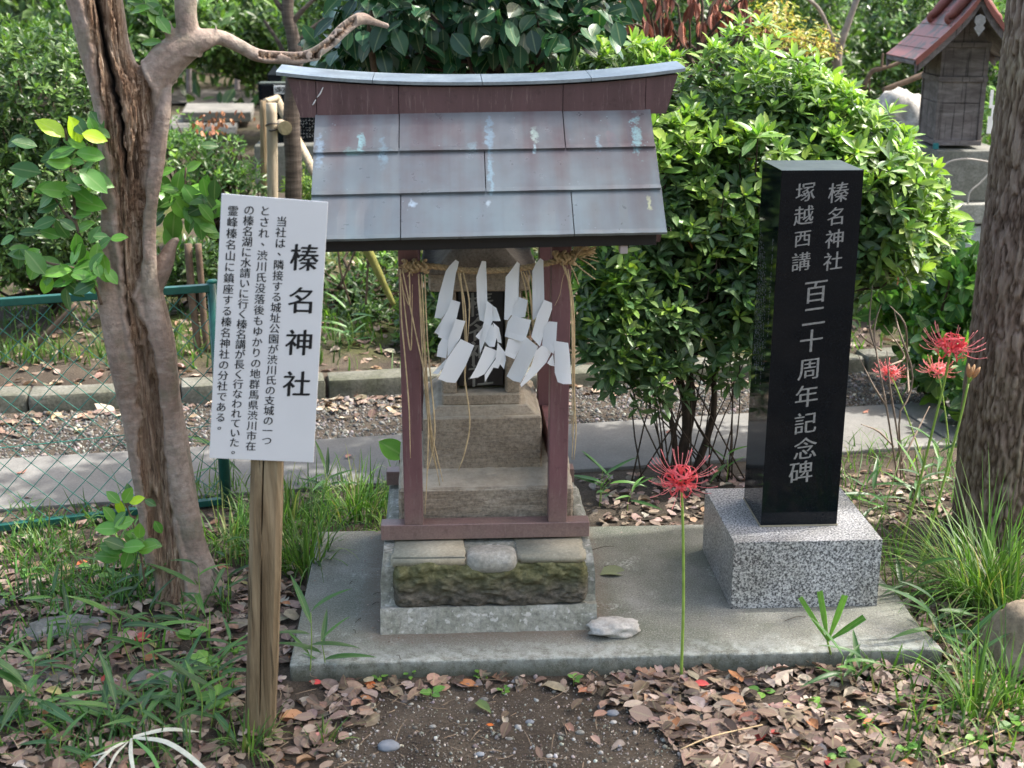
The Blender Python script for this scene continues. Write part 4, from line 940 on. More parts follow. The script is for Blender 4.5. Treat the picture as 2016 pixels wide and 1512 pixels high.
# ------------------------------------------------------------------ azalea behind the pillar
az = thing('azalea_bush', (.86, 1.36, -.05), 'big rounded azalea bush with bright fresh shoots behind the black pillar', 'bush')
def pe(px, py, Yv, rx, rz, ry): p = at(px, py, Yv); k = scl(p); return (p[0], Yv, p[2], rx/k, ry, rz/k)
AZE = [pe(1420, 330, 1.75, 300, 230, .38), pe(1630, 400, 1.7, 200, 210, .36), pe(1290, 420, 1.6, 190, 230, .30), pe(1260, 620, 1.45, 150, 130, .22), pe(1470, 560, 1.5, 160, 130, .25), pe(1540, 250, 1.9, 150, 110, .3), pe(1190, 200, 1.9, 150, 110, .25), pe(1745, 430, 1.75, 120, 120, .25), pe(1205, 690, 1.35, 80, 120, .14), pe(1300, 760, 1.3, 70, 60, .12), pe(1450, 700, 1.35, 60, 60, .12)]
P, N, D = shell(AZE, 4700, .5, .42, 6.5, 2, zmin=.10); ok_ = rng.random(len(P)) < np.clip(.28+(P[:, 2]-.25)/.55, .28, 1); P, N, D = P[ok_], N[ok_], D[ok_]
P2, D2, N2, I2 = rosettes(P, N, 8, .55, 1.25); nT = len(P)
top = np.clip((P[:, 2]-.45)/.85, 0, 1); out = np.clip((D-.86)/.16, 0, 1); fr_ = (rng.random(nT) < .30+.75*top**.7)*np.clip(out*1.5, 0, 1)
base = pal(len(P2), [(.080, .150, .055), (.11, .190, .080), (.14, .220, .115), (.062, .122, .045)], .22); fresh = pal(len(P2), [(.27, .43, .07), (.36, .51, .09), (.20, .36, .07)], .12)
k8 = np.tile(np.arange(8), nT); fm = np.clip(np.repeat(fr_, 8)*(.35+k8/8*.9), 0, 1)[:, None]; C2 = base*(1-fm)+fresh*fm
size = np.repeat(np.exp(rng.normal(0, .15, nT)), 8)*np.where(k8 < 5, .058, .038)*np.exp(rng.normal(0, .15, len(P2)))
cy_ = (N2[:, 1] > 9)
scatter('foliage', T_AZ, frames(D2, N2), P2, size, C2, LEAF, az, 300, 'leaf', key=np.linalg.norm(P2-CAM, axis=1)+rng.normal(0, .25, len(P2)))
tp_ = P[rng.choice(nT, 230, replace=False)]; roots = [at(x, 905, 1.36) for x in (1310, 1340, 1365)]
for (px0, px1, py1, w) in ((1325, 1385, 640, .020), (1345, 1330, 600, .017), (1360, 1440, 660, .014), (1335, 1270, 660, .012)):
    a = at(px0, 925, 1.36); a[2] = -.07; b = at(px1, py1, 1.5); V, F = tube([a, a*.6+b*.4+np.array([.02, 0, .03]), b*.8+a*.2-np.array([.03, 0, 0]), b], [w, w*.85, w*.7, w*.6], 9, 16, (.15*w, 40)); put('stem', V, F, TWIGD, az, True)
parts = []
for t in tp_:
    a = at(*random.choice([(1385, 640), (1330, 600), (1440, 660), (1270, 660)]), 1.5); m1 = a*.55+t*.45+rng.normal(0, .05, 3); parts.append(tube([a, m1, t*.8+m1*.2+rng.normal(0, .02, 3), t], [.009, .006, .003, .0015], 4, 7))
for i in range(26):   # thin suckers at the foot
    a = at(rng.uniform(1230, 1470), 930, 1.34); a[2] = -.05; b = at(rng.uniform(1190, 1500), rng.uniform(600, 760), rng.uniform(1.3, 1.6)); parts.append(tube([a, (a+b)/2+rng.normal(0, .03, 3), b], [.003, .0025, .0015], 4, 7))
V, F = join(parts); put('twig', V, F, TWIGD, az, True, kind='stuff')
ii = rng.choice(nT, 46, replace=False); R_ = frames(np.c_[rng.normal(0, .5, (46, 2)), -np.ones(46)], rand_dirs(46)); scatter('dry_leaf', T_DEAD, R_, P[ii]-N[ii]*.05, rng.uniform(.035, .05, 46), pal(46, [(.22, .07, .035), (.30, .11, .05)]), DEADLEAF, az)

# ------------------------------------------------------------------ camellia over the roof and sprouts round the old trunk
cm = thing('camellia', (.25, 1.75, -.05), 'dark glossy leaved camellia branches hanging behind the shrine roof', 'camellia')
CE = [pe(850, 20, 1.55, 200, 95, .30), pe(1050, 40, 1.5, 170, 80, .28), pe(700, 90, 1.7, 80, 60, .2), pe(960, -90, 1.7, 320, 100, .4), pe(1160, 0, 1.6, 90, 60, .2), pe(840, 100, 1.75, 160, 40, .2)]
P, N, D = shell(CE, 1250, .75, .15, 4, 8, zmin=1.); d = N*.5+rng.normal(0, .5, P.shape)+np.array([0, -.1, -.45]); nr = np.array([0, -.55, 1.])+rng.normal(0, .38, P.shape)
scatter('foliage', T_CAM, frames(d, nr), P, rng.uniform(.062, .095, len(P)), pal(len(P), [(.022, .07, .032), (.032, .095, .045), (.045, .12, .055), (.016, .05, .022)], .15), LEAF_GLOSS, cm, 300, 'leaf')
V, F = tube([(.25, 1.75, -.1), (.27, 1.7, .5), (.22, 1.72, 1.0), (.25, 1.7, 1.45), (.3, 1.7, 2.0)], [.035, .03, .027, .022, .015], 9, 30, (.004, 30)); put('stem', V, F, TWIG, cm, True)
branches((.24, 1.7, 1.3), P[rng.choice(len(P), 60, replace=False)], .011, cm, TWIGD, 'branch', .05)
V, F = tube([at(735, 20, 1.5), at(728, 70, 1.5), at(738, 150, 1.52), at(742, 230, 1.55)], [.011]*4, 7, 16); put('stem', V, F, TWIG, cm, True)

def spray(name, leaves, stem, Yv, label, cat, cols, seed, mat=LEAF_GLOSS, T=T_CAM, group=None, stemr=.004, yj=.03, root=None):
    """leaves: (px, py of the leaf's middle, length px, direction in degrees); stem: list of pixel points"""
    P0 = at(*(stem[0][0] if isinstance(stem[0], list) else stem[0]), Yv) if root is None else np.array(root); t = thing(name, P0, label, cat, group)
    for st in (stem if isinstance(stem[0], list) else [stem]):
        V, F = tube([at(px, py, Yv) for px, py in st] if root is None else [root]+[at(px, py, Yv) for px, py in st], [stemr]*(len(st)-1+(root is not None))+[stemr*.5], 6, 20, (stemr*.2, 60)); put('stem', V, F, TWIG, t, True)
    r2_ = np.random.default_rng(seed); more = []
    if T is T_CAM and cat == 'camellia shoot':
        for lf in leaves: more.append((lf[0]+r2_.normal(0, 16), lf[1]+r2_.normal(0, 16), lf[2]*r2_.uniform(.7, 1.), lf[3]+r2_.normal(0, 50), int(r2_.choice([3, 4, 0]))))
    for k, lf in enumerate(list(leaves)+more):
        px, py, ln, an = lf[:4]; ln = ln*(1.12 if cat == 'camellia shoot' else 1); c = cols[lf[4] if len(lf) > 4 else 0]; y = Yv+rng.uniform(-yj, yj)-.02; p = at(px, py, y); L = ln/scl(p); a = math.radians(an)
        d = np.array([math.cos(a), rng.uniform(-.35, .15), math.sin(a)]); n_ = np.array([rng.normal(0, .3), -.75, .75+rng.normal(0, .2)]); d /= np.linalg.norm(d)
        Vt, Ft, uv = T[rng.integers(0, len(T))]; Rm = frames(d[None], n_[None])[0]; cc_ = np.clip(np.array(c)*math.exp(rng.normal(0, .12)), 0, 1)
        M = Matrix.Translation(Vector(p-d*L*.5)) @ Matrix((Rm*L).tolist()).to_4x4()
        link('leaf', mesh_np('leaf', Vt, Ft, mat, True, np.tile(cc_, (len(Vt), 1)), uv), t, M)
    return t
CC = [(.115, .29, .045), (.17, .37, .055), (.42, .62, .03), (.05, .13, .035), (.085, .22, .04)]
spray('camellia_sprout', [(100, 250, 58, 140, 2), (148, 255, 52, 105, 2), (186, 268, 44, -12, 2), (190, 238, 42, 120, 4), (152, 283, 34, 160, 1), (178, 303, 50, 160, 0), (118, 320, 46, 175, 1), (48, 283, 44, 165, 3), (112, 310, 60, 190, 3), (172, 330, 34, 40, 0),
       (186, 352, 66, -10, 0), (140, 350, 30, 120, 4), (50, 335, 56, 170, 3), (112, 375, 64, 172, 1), (176, 400, 60, -8, 0), (132, 395, 38, 100, 4), (95, 405, 48, 200, 3), (165, 445, 40, 35, 1), (186, 462, 36, 60, 4), (122, 452, 40, 120, 3), (150, 480, 44, 80, 0), (40, 492, 40, 170, 4), (60, 505, 46, 215, 1), (88, 440, 44, 200, 3)],
       [[(186, 545), (170, 500), (150, 440), (143, 360), (133, 290), (129, 252)], [(150, 440), (128, 420), (108, 390)]], .42, 'tall camellia shoot with yellow green tip leaves left of the old trunk', 'camellia shoot', CC, 1)
spray('camellia_sprout', [(68, 525, 56, 240, 0), (112, 535, 52, 180, 1), (168, 525, 48, 20, 4), (212, 545, 36, -20, 0), (92, 560, 40, 250, 1), (126, 555, 44, 200, 4), (40, 500, 44, 160, 3), (150, 500, 46, 60, 0), (190, 500, 42, 80, 1), (205, 480, 38, 40, 4), (165, 565, 44, 200, 3), (130, 590, 48, 260, 3), (95, 515, 46, 160, 4), (205, 520, 40, 110, 1), (178, 545, 40, 30, 0)],
       [[(200, 600), (185, 560), (150, 530), (100, 520), (60, 505)]], .40, 'low cluster of large camellia leaves against the trunk above the fence rail', 'camellia shoot', CC, 2)
spray('camellia_sprout', [(380, 327, 34, 30, 1), (320, 360, 44, 130, 4), (350, 358, 40, 80, 0), (350, 378, 44, 180, 0), (388, 372, 50, 20, 1), (332, 392, 46, 150, 0), (380, 388, 52, -10, 4), (410, 405, 52, 10, 0), (355, 408, 52, -60, 1), (318, 405, 42, 200, 4), (340, 445, 60, 260, 0), (375, 435, 48, 250, 4), (400, 430, 48, -30, 1), (414, 400, 44, -50, 3), (395, 450, 42, -80, 4), (360, 345, 36, 60, 1), (342, 425, 40, 220, 3), (390, 410, 46, 30, 3), (410, 450, 36, -20, 0), (312, 435, 34, 220, 3)],
       [[(318, 520), (335, 470), (352, 420), (362, 370), (366, 330)], [(345, 440), (372, 415), (395, 395)]], .58, 'camellia leaf cluster between the old trunk and the white notice board', 'camellia shoot', CC, 3)
spray('camellia_sprout', [(285, 20, 40, 150, 0), (310, 38, 46, -40, 1), (300, 12, 44, 120, 4), (322, 48, 38, -50, 4), (272, 5, 40, 170, 3)], [(330, 60), (305, 25), (285, 0)], .50, 'small bunch of camellia leaves at the top, in the fork of the old tree', 'camellia shoot', CC, 4, stemr=.003)
spray('camellia_sprout', [(236, 1000, 36, 110, 2), (252, 975, 36, 60, 1), (270, 985, 30, 20, 2), (212, 1040, 44, 170, 0), (245, 1030, 40, 200, 1), (275, 1045, 34, 80, 1), (260, 1075, 46, 180, 0), (225, 1075, 52, 170, 4), (290, 1078, 40, 20, 1), (300, 1070, 34, -10, 4), (250, 1100, 38, 250, 0), (212, 1095, 44, 160, 4)], [(285, 1150), (275, 1080), (255, 1010), (240, 975)], .34, 'bright young camellia seedling at the foot of the old tree', 'camellia shoot', CC, 5, stemr=.0025, root=ag(283, 1150))
spray('hydrangea', [(772, 884, 62, 150, 1), (778, 975, 46, 70, 0)], [(790, 1000), (790, 930), (785, 895)], .95, 'single broad serrated leaf poking out left of the shrine posts', 'leafy plant', [(.06, .17, .03), (.12, .30, .04)], 6, LEAF, [leaf_t(.34, .12, .1, 8, .9, .03, .012)], root=(-.17, .97, -.05))

# ------------------------------------------------------------------ green chain link fence
fn = thing('chain_link_fence', (-.72, 1.2, -.05), 'green chain link fence with a top rail behind the old trunk', 'fence')
FA, FB = np.array([-.722, 1.2, 0]), np.array([-2.62, .64, 0]); fd_ = (FB-FA)/np.linalg.norm(FB-FA); FL = np.linalg.norm(FB-FA)
def fp(s, z): p = FA+fd_*s; return np.array([p[0], p[1], z])
for s in (0, 1.8): V, F = tube([fp(s, -.12), fp(s, .712)], .0185, 14); put('fence_post', V, F, FENCED, fn, True); V, F = tube([fp(s, .7125), fp(s, .72)], [.0195, .012], 14); put('post_cap', V, F, FENCEG, fn, True)
for z, r in ((.694, .014), (-.030, .0125)):
    bm = bmesh.new(); a, b = fp(.0, z), fp(FL, z); w = np.array([fd_[1], -fd_[0], 0])*r; h_ = np.array([0, 0, r*.85]); hexa(bm, [a-w-h_, b-w-h_, b+w-h_, a+w-h_, a-w+h_, b-w+h_, b+w+h_, a+w+h_], .003, 2); bm_put('rail', bm, FENCED, fn)
V, F = tube([fp(.0, .235), fp(FL*.3, .232), fp(FL*.7, .236), fp(FL, .233)], .0016, 5, 20); put('tension_wire', V, F, FENCEG, fn, True)
parts = []; D_ = .0785; z0, z1 = -.03, .69
k = -int((z1-z0)/D_)-1
while k*D_ < FL:
    for sg in (1, -1):
        s0 = k*D_; pts = []
        m_ = int((z1-z0)/(D_/2))
        for q in range(m_+1):
            z = z0+q*D_/2; s = s0+q*D_/2 if sg > 0 else s0+(z1-z0)-q*D_/2
            if 0 <= s <= FL: p = fp(s, z); p += np.array([fd_[1], -fd_[0], 0])*(.0016*(1 if (q % 2) else -1)*sg)+np.array([rng.normal(0, .0006), 0, rng.normal(0, .0006)]); pts.append(p)
        if len(pts) > 1: parts.append(tube(pts, .00135, 4, cap=False))
    k += 1
V, F = join(parts); put('chain_mesh', V, F, FENCEG, fn, True, kind='stuff')

# ------------------------------------------------------------------ spider lilies
PINK = [(.74, .11, .14), (.82, .17, .20), (.64, .08, .11)]
def spider_lily(name, base, head, label, size=1., openf=1, face=(0, -.3, 1), seed=0, pale=0, ys=None, bud=False, ph0=0., group='red spider lilies'):
    r_ = np.random.default_rng(seed); base = np.array(base, float); head = np.array(head, float)
    t = thing(name, base, label, 'flower', group); V, F = tube([base, base*.6+head*.4+np.array([.006, 0, 0]), head*.8+base*.2+np.array([.005, 0, 0]), head], [.0048*size, .0044*size, .004*size, .0042*size], 8, 30); put('stem', V, F, LSTEM, t, True)
    nf = 6
    f = np.array(face, float); f /= np.linalg.norm(f); ref = np.cross(f, [0, 1, .2]); ref /= np.linalg.norm(ref); B = np.cross(f, ref)
    for k in range(nf):
        a = k*2*math.pi/nf+ph0+r_.normal(0, .1); out = ref*math.cos(a)+B*math.sin(a); c = np.array(PINK[r_.integers(0, 3)])*(1-pale)+np.array([.85, .5, .5])*pale; Vs = []; Fs = []; o = 0; U = []
        if bud:
            d = f*.93+out*.34; d /= np.linalg.norm(d); p0 = head; p1 = head+d*.024*size; V, F = tube([p0, p1], [.0022, .0024], 6, 4); put('pedicel', V, F, LSTEM, t, True)
            V, F = tube([p1, p1+d*.012*size, p1+d*.030*size, p1+d*.040*size], [.0022, .0052, .0050, .0012], 8, 12); put('bud', V, F, PETAL, t, True, np.tile((.45, .07, .07), (len(V), 1))*(1+.4*np.sin(np.arange(len(V))*2.1)[:, None]*[.3, .6, .6]), np.zeros((len(V), 3))); continue
        tb0 = head+(out*.7+f*.5)*.020*size; V, F = tube([head, head+out*.008*size+f*.004, tb0], [.0018, .0018, .0022], 6, 5); put('pedicel', V, F, LSTEM, t, True)
        ax = out*.85+f*.5; ax /= np.linalg.norm(ax); s1 = np.cross(ax, f); s1 /= np.linalg.norm(s1); s2 = np.cross(ax, s1)
        for q in range(6):
            b = q*math.pi/3+r_.normal(0, .12); rad = s1*math.cos(b)+s2*math.sin(b); L = .048*size*(1+r_.normal(0, .08)); n = 12; w = .0040*size
            pts = []
            for i in range(n+1):
                u = i/n; th = u*u*3.7*(1+r_.normal(0, .01)); pts.append(tb0+ax*(L*.62*math.sin(min(th, 3.3))/1.25+L*.30*u*(1-u))+rad*(L*.55*(1-math.cos(min(th, 4.)))*.62+L*.25*u))
            pts = np.array(pts); T = np.gradient(pts, axis=0); T /= np.linalg.norm(T, axis=1)[:, None]; side = np.cross(T, rad); side /= np.linalg.norm(side, axis=1)[:, None]+1e-9
            for i in range(n+1):
                u = i/n; ww = w*math.sin(math.pi*(.12+.86*u))**.6; wv_ = .0012*size*math.sin(u*30+q); nn_ = np.cross(side[i], T[i])
                Vs += [pts[i]-side[i]*ww+nn_*wv_, pts[i]+nn_*-.0006, pts[i]+side[i]*ww-nn_*wv_]; U += [(u, -.5, 0), (u, 0, 0), (u, .5, 0)]
            for i in range(n):
                for h in (0, 1): Fs.append((o+3*i+h, o+3*i+h+1, o+3*i+3+h+1, o+3*i+3+h))
            o = len(Vs)
        fl = put('floret', np.array(Vs), Fs, PETAL, t, True, np.tile(c, (len(Vs), 1)), np.array(U))
        for q in range(7):
            b = q*.9+r_.normal(0, .3); sp_ = .38; ax2 = out*.97+f*.10; ax2 /= np.linalg.norm(ax2); d = ax2+s1*math.cos(b)*sp_+s2*math.sin(b)*sp_; L = .080*size*(1+r_.normal(0, .1)); up_ = f*.022*size
            P = [tb0, tb0+d*L*.35-up_*.15, tb0+d*L*.7+up_*.15, tb0+d*L*.95+up_*.9]; V, F = tube(P, [.0006, .0006, .0006, .0009], 4, 10); put('stamen', V, F, FILAM, fl, True)
    return t
h = at(1340, 948, -.01); spider_lily('spider_lily', ag(1341, 1338), h, 'pink spider lily on a tall stem rising in front of the slab edge', .84, seed=3, face=(-.05, -.55, 1), ph0=.3)
spider_lily('spider_lily', ag(1768, 1098), at(1872, 690, .62), 'red spider lily whose curled petals almost touch the big right trunk', .92, seed=5, face=(.1, -.1, 1), ph0=.1)
spider_lily('spider_lily', ag(1806, 1125), at(1906, 755, .58), 'unopened spider lily bud cluster on a thick pale stem beside the right trunk', .9, bud=True, seed=6, face=(.2, -.1, 1))
spider_lily('spider_lily', ag(1815, 905), at(1752, 736, 1.62), 'faded pink spider lily over the path, left one of the distant pair', .66, seed=8, pale=.25, ph0=.5)
spider_lily('spider_lily', ag(1870, 900), at(1846, 732, 1.62), 'pale pink spider lily over the path, right one of the distant pair', .66, seed=9, pale=.45)

# ------------------------------------------------------------------ grasses, bamboo grass, weeds
SCG = [(.055, .14, .04), (.08, .19, .045), (.04, .10, .03), (.12, .24, .05)]
GC = [(.06, .14, .03), (.085, .18, .034), (.045, .105, .025), (.13, .24, .045), (.10, .20, .035), (.07, .16, .03), (.24, .25, .11)]
def tuft(name, c, n, h, spread, label, cat='grass tuft', lean=(0, 0), group=None, cols=GC, sj=.25, w=1.):
    c = np.array(c, float); t = thing(name, c, label, cat, group, 'thing')
    a = rng.random(n)*6.283; r = spread*np.sqrt(rng.random(n)); P = c+np.c_[r*np.cos(a), r*np.sin(a), np.full(n, -.012)]
    o = np.c_[np.cos(a)+lean[0]+rng.normal(0, .35, n), np.sin(a)+lean[1]+rng.normal(0, .35, n), np.zeros(n)]; tilt_ = rng.uniform(0, .45, n)[:, None]
    z = np.tile([0, 0, 1.], (n, 1))+o*tilt_; x = o; x = x/np.linalg.norm(x, axis=1)[:, None]; z /= np.linalg.norm(z, axis=1)[:, None]; y = np.cross(z, x); y /= np.linalg.norm(y, axis=1)[:, None]; x = np.cross(y, z)
    S = h*np.exp(rng.normal(0, sj, n)); S3 = np.c_[S, S*0+.22*w, S]; scatter('blades', T_BL, np.stack([x, y, z], 2), P, S3, pal(n, cols, .2), GRASS, t, kind='stuff'); return t
def gpt(px, py): p = ag(px, py); p[2] = float(ground_h(p[0], p[1])); return p
tuft('grass_tuft', gpt(1930, 1190), 300, .30, .075, 'dense tall arching grass tuft in front of the right trunk', lean=(-.3, -.1))
tuft('grass_tuft', gpt(1990, 1240), 170, .26, .06, 'bright tall grass right of the dense tuft at the picture edge', lean=(.2, 0))
tuft('grass_tuft', gpt(1915, 1420), 70, .24, .035, 'thin upright grass clump growing before the brown boulder', lean=(-.1, 0))
tuft('grass_tuft', gpt(1985, 1400), 60, .22, .04, 'grass clump hiding the right side of the brown boulder', lean=(.1, 0))
tuft('grass_tuft', gpt(492, 1478), 46, .11, .035, 'short green tuft at the foot of the notice board post')
tuft('grass_tuft', gpt(600, 1120), 130, .20, .07, 'shaggy grass tuft against the left corner of the slab', lean=(-.3, -.2))
tuft('grass_tuft', gpt(700, 1010), 110, .15, .10, 'soft grass clump behind the slab left of the brown frame')
tuft('grass_tuft', gpt(560, 1030), 110, .16, .12, 'pale grass between the notice post and the slab')
tuft('grass_tuft', gpt(450, 1070), 90, .14, .10, 'grass behind the post at the right side of the old tree')
tuft('grass_tuft', gpt(90, 1090), 60, .10, .09, 'short weedy grass in front of the fence rail at the left')
tuft('grass_tuft', gpt(1840, 730), 60, .28, .05, 'thin light grass clump across the path near the distant lilies')
tuft('grass_tuft', gpt(640, 1470), 22, .07, .02, 'small tuft in the leaf litter right of the board post')
def ground_scatter(name, n, region, h, label, cat, cols=GC, T=None, w=1., dens=None, mat=GRASS):
    """region: pixel box on the ground"""
    px = rng.uniform(region[0], region[2], n*3); py = rng.uniform(region[1], region[3], n*3)
    P = np.array([gpt(a, b) for a, b in zip(px, py)]); k = fbm(P*np.array([4, 4, 0])+5, 3, int(region[0])) if dens is None else dens(P)
    ok = (k > rng.uniform(-.5, .35, len(P))) & ~((P[:, 0] > -.40) & (P[:, 0] < 1.27) & (P[:, 1] > -.01) & (P[:, 1] < .86)); P = P[ok][:n]; m = len(P)
    a = rng.random(m)*6.283; x = np.c_[np.cos(a), np.sin(a), 0*a]; z = np.tile([0, 0, 1.], (m, 1))+rng.normal(0, .25, (m, 3)); z /= np.linalg.norm(z, axis=1)[:, None]; y = np.cross(z, x); y /= np.linalg.norm(y, axis=1)[:, None]; x = np.cross(y, z)
    S = h*np.exp(rng.normal(0, .35, m)); P[:, 2] -= .004
    return scatter(name, T_BL, np.stack([x, y, z], 2), P, np.c_[S, S*0+.28*w, S], pal(m, cols, .2), mat, None, kind='stuff', label=label, category=cat) if False else scatter(name, T_BL, np.stack([x, y, z], 2), P, np.c_[S, S*0+.28*w, S], pal(m, cols, .2), mat, None, kind='stuff')
ground_scatter('grass', 900, (380, 960, 800, 1120), .09, None, None, w=.7)
ground_scatter('grass', 520, (-60, 1010, 320, 1180), .06, None, None, w=.7)
ground_scatter('grass', 800, (-60, 1160, 460, 1520), .065, None, None, cols=SCG, w=.9)
ground_scatter('grass', 500, (-60, 1020, 330, 1200), .08, None, None, cols=SCG, w=.9)
ground_scatter('grass', 420, (1640, 880, 1980, 1200), .10, None, None, w=.7)
ground_scatter('grass', 300, (1700, 1200, 2060, 1520), .07, None, None)
ground_scatter('grass', 1500, (0, 560, 800, 760), .10, None, None, cols=[(.06, .13, .03), (.09, .18, .03), (.05, .10, .03)], w=1.2)
ground_scatter('grass', 500, (1640, 600, 1960, 720), .12, None, None)

SC_ = [(.05, .13, .04), (.07, .17, .045), (.10, .23, .05), (.04, .10, .035)]
def sasa(c, n, h, L, label, seed, cols=SC_, group='bamboo grass plants', lean=0, name='bamboo_grass', stems=1, wide=1., droop=.15):
    r_ = np.random.default_rng(seed); c = np.array(c, float); t = thing(name, c, label, 'bamboo grass', group, 'thing')
    for s in range(stems):
        b = c+np.array([r_.normal(0, .02), r_.normal(0, .015), -.01]) if s else c; tip = b+np.array([lean*h+r_.normal(0, .12*h), r_.normal(-.08*h, .08*h), h*(1 if s == 0 else r_.uniform(.6, .95))]); V, F = tube([b, b*.5+tip*.5+r_.normal(0, .006, 3), tip], [.0016, .0014, .0009], 5, 10); put('stem', V, F, LSTEM, t, True)
        for k in range(n):
            u = 1-.16*k if k < 5 else .3; p = b*(1-u)+tip*u; a = k*2.4+r_.normal(0, .4)+seed; up_ = r_.uniform(-.05, .8) if k else 1.1; d = np.array([math.cos(a), math.sin(a)*.8, up_]); nr = np.array([-math.cos(a)*up_+r_.normal(0, .15), -.35, 1.]); l = L*r_.uniform(.7, 1.15)*(1 if k < 4 else .7)
            Vt, Ft, uv = T_SASA[r_.choice(3, p=(.35, .4, .25))]; Rm = frames(d[None], nr[None])[0]; cc_ = np.clip(np.array(cols[r_.integers(0, len(cols))])*math.exp(r_.normal(0, .12)), 0, 1)
            M = Matrix.Translation(Vector(p)) @ Matrix((Rm*np.array([l, l*wide, l])).tolist()).to_4x4(); link('leaf', mesh_np('leaf', Vt, Ft, LEAF, True, np.tile(cc_, (len(Vt), 1)), uv), t, M)
    return t
SAS = [((262, 1320), 5, .15, .13, 'slender bamboo grass whose top leaf stands straight up, left of the board post', 0), ((385, 1230), 6, .16, .13, 'bamboo grass in front of the old tree root', .1), ((450, 1210), 4, .20, .10, 'bamboo grass with one dark upright leaf close to the board post', 0),
       ((330, 1400), 7, .09, .13, 'low bushy bamboo grass, largest clump at lower left', 0), ((230, 1440), 6, .07, .14, 'flat spreading bamboo grass above the striped white leaf', 0), ((60, 1420), 5, .10, .17, 'bamboo grass with a long blade rising at the left picture edge', .2),
       ((395, 1450), 5, .13, .12, 'arching bamboo grass just left of the board post foot', .1), ((120, 1500), 4, .06, .12, 'small bamboo grass in the bottom left corner', 0), ((610, 1340), 5, .20, .13, 'bamboo grass arching over the left corner of the slab', .12),
       ((420, 1370), 5, .08, .11, 'bamboo grass half hidden behind the post, among round leaves', 0), ((300, 1250), 4, .07, .10, 'small bamboo grass beside the half buried stone', 0), ((150, 1340), 4, .05, .09, 'tiny bamboo grass near the buried stones', 0),
       ((1660, 1360), 6, .10, .12, 'dark bamboo grass below the fan of cut leaves', .05), ((1850, 1280), 7, .14, .15, 'wide bamboo grass reaching over the slab corner from the right', -.25), ((1790, 1200), 5, .12, .12, 'bamboo grass right of the granite block', -.1),
       ((1890, 1330), 6, .10, .13, 'bamboo grass at the left foot of the brown boulder', 0), ((1710, 1010), 6, .12, .12, 'bamboo grass behind the granite block, nearest the pillar', 0), ((1790, 1000), 6, .14, .13, 'bamboo grass between the two lily stems', .1),
       ((1850, 960), 5, .16, .13, 'taller bamboo grass against the right trunk', 0), ((1180, 1000), 5, .13, .14, 'bamboo grass behind the slab right of the brown frame', .1), ((1235, 1010), 4, .08, .11, 'low bamboo grass under the azalea stems', 0), ((1430, 950), 4, .10, .11, 'bamboo grass behind the near lily', 0),
       ((205, 1160), 4, .10, .09, 'bamboo grass in front of the young camellia seedling', 0), ((640, 990), 6, .13, .12, 'bamboo grass left of the frame behind the slab', 0), ((690, 720), 6, .16, .14, 'bamboo grass on the mossy bank behind the board', 0), ((430, 960), 5, .14, .12, 'bamboo grass leaning on the fence post', .2)]
for i, (p, n, h_, L, lab, ln) in enumerate(SAS): sasa(gpt(*p), n, h_, L, lab, i+10, lean=ln, stems=2 if n > 4 else 1, wide=1.1)
# fan of cut palm-like leaves, and the white striped leaf
fan = thing('cut_fan_plant', gpt(1640, 1300), 'fan of four stiff green leaves with cut square ends at the slab edge', 'leafy plant')
root = at(1629, 1262, -.02); V, F = tube([gpt(1640, 1310), root], .003, 6, 4); put('stem', V, F, LSTEM, fan, True)
for (px, py, w, dk) in ((1577, 1178, 8, 0), (1615, 1166, 10, 0), (1664, 1174, 11, 0), (1702, 1216, 11, 1)):
    tip = at(px, py, -.05+.02*dk); d = tip-root; L = np.linalg.norm(d); d /= L; s = np.cross(d, [0, -1, .3]); s /= np.linalg.norm(s); nn_ = np.cross(s, d); V = []; U = []
    for i in range(7):
        t_ = i/6; ww = w/2/scl(root)*(.25+.95*min(1, t_*1.9))
        for q in (-1, -.5, 0, .5, 1): V.append(root+d*L*t_+s*ww*q+nn_*(.0022*(abs(q) in (0, 1))-.006*t_*t_)); U.append((t_, q*.5, 0))
    F = [(5*i+j, 5*i+j+1, 5*i+j+6, 5*i+j+5) for i in range(6) for j in range(4)]; put('leaf', V, F, LEAF, fan, True, np.tile([(.15, .34, .07), (.09, .24, .04)][dk], (len(V), 1)), np.array(U))
ws = thing('striped_leaf_plant', gpt(262, 1450), 'plant with long arching white leaves striped green in the bottom left corner', 'leafy plant')
WH = flat('white_leaf', (.50, .51, .42), .55, .3, 0, .2, 60); W2 = flat('green_stripe', (.12, .28, .07), .5)
o3 = gpt(262, 1455); o3 = o3+np.array([0, 0, .035])
V, F = tube([gpt(262, 1475), o3], .002, 5, 4); put('stem', V, F, LSTEM, ws, True)
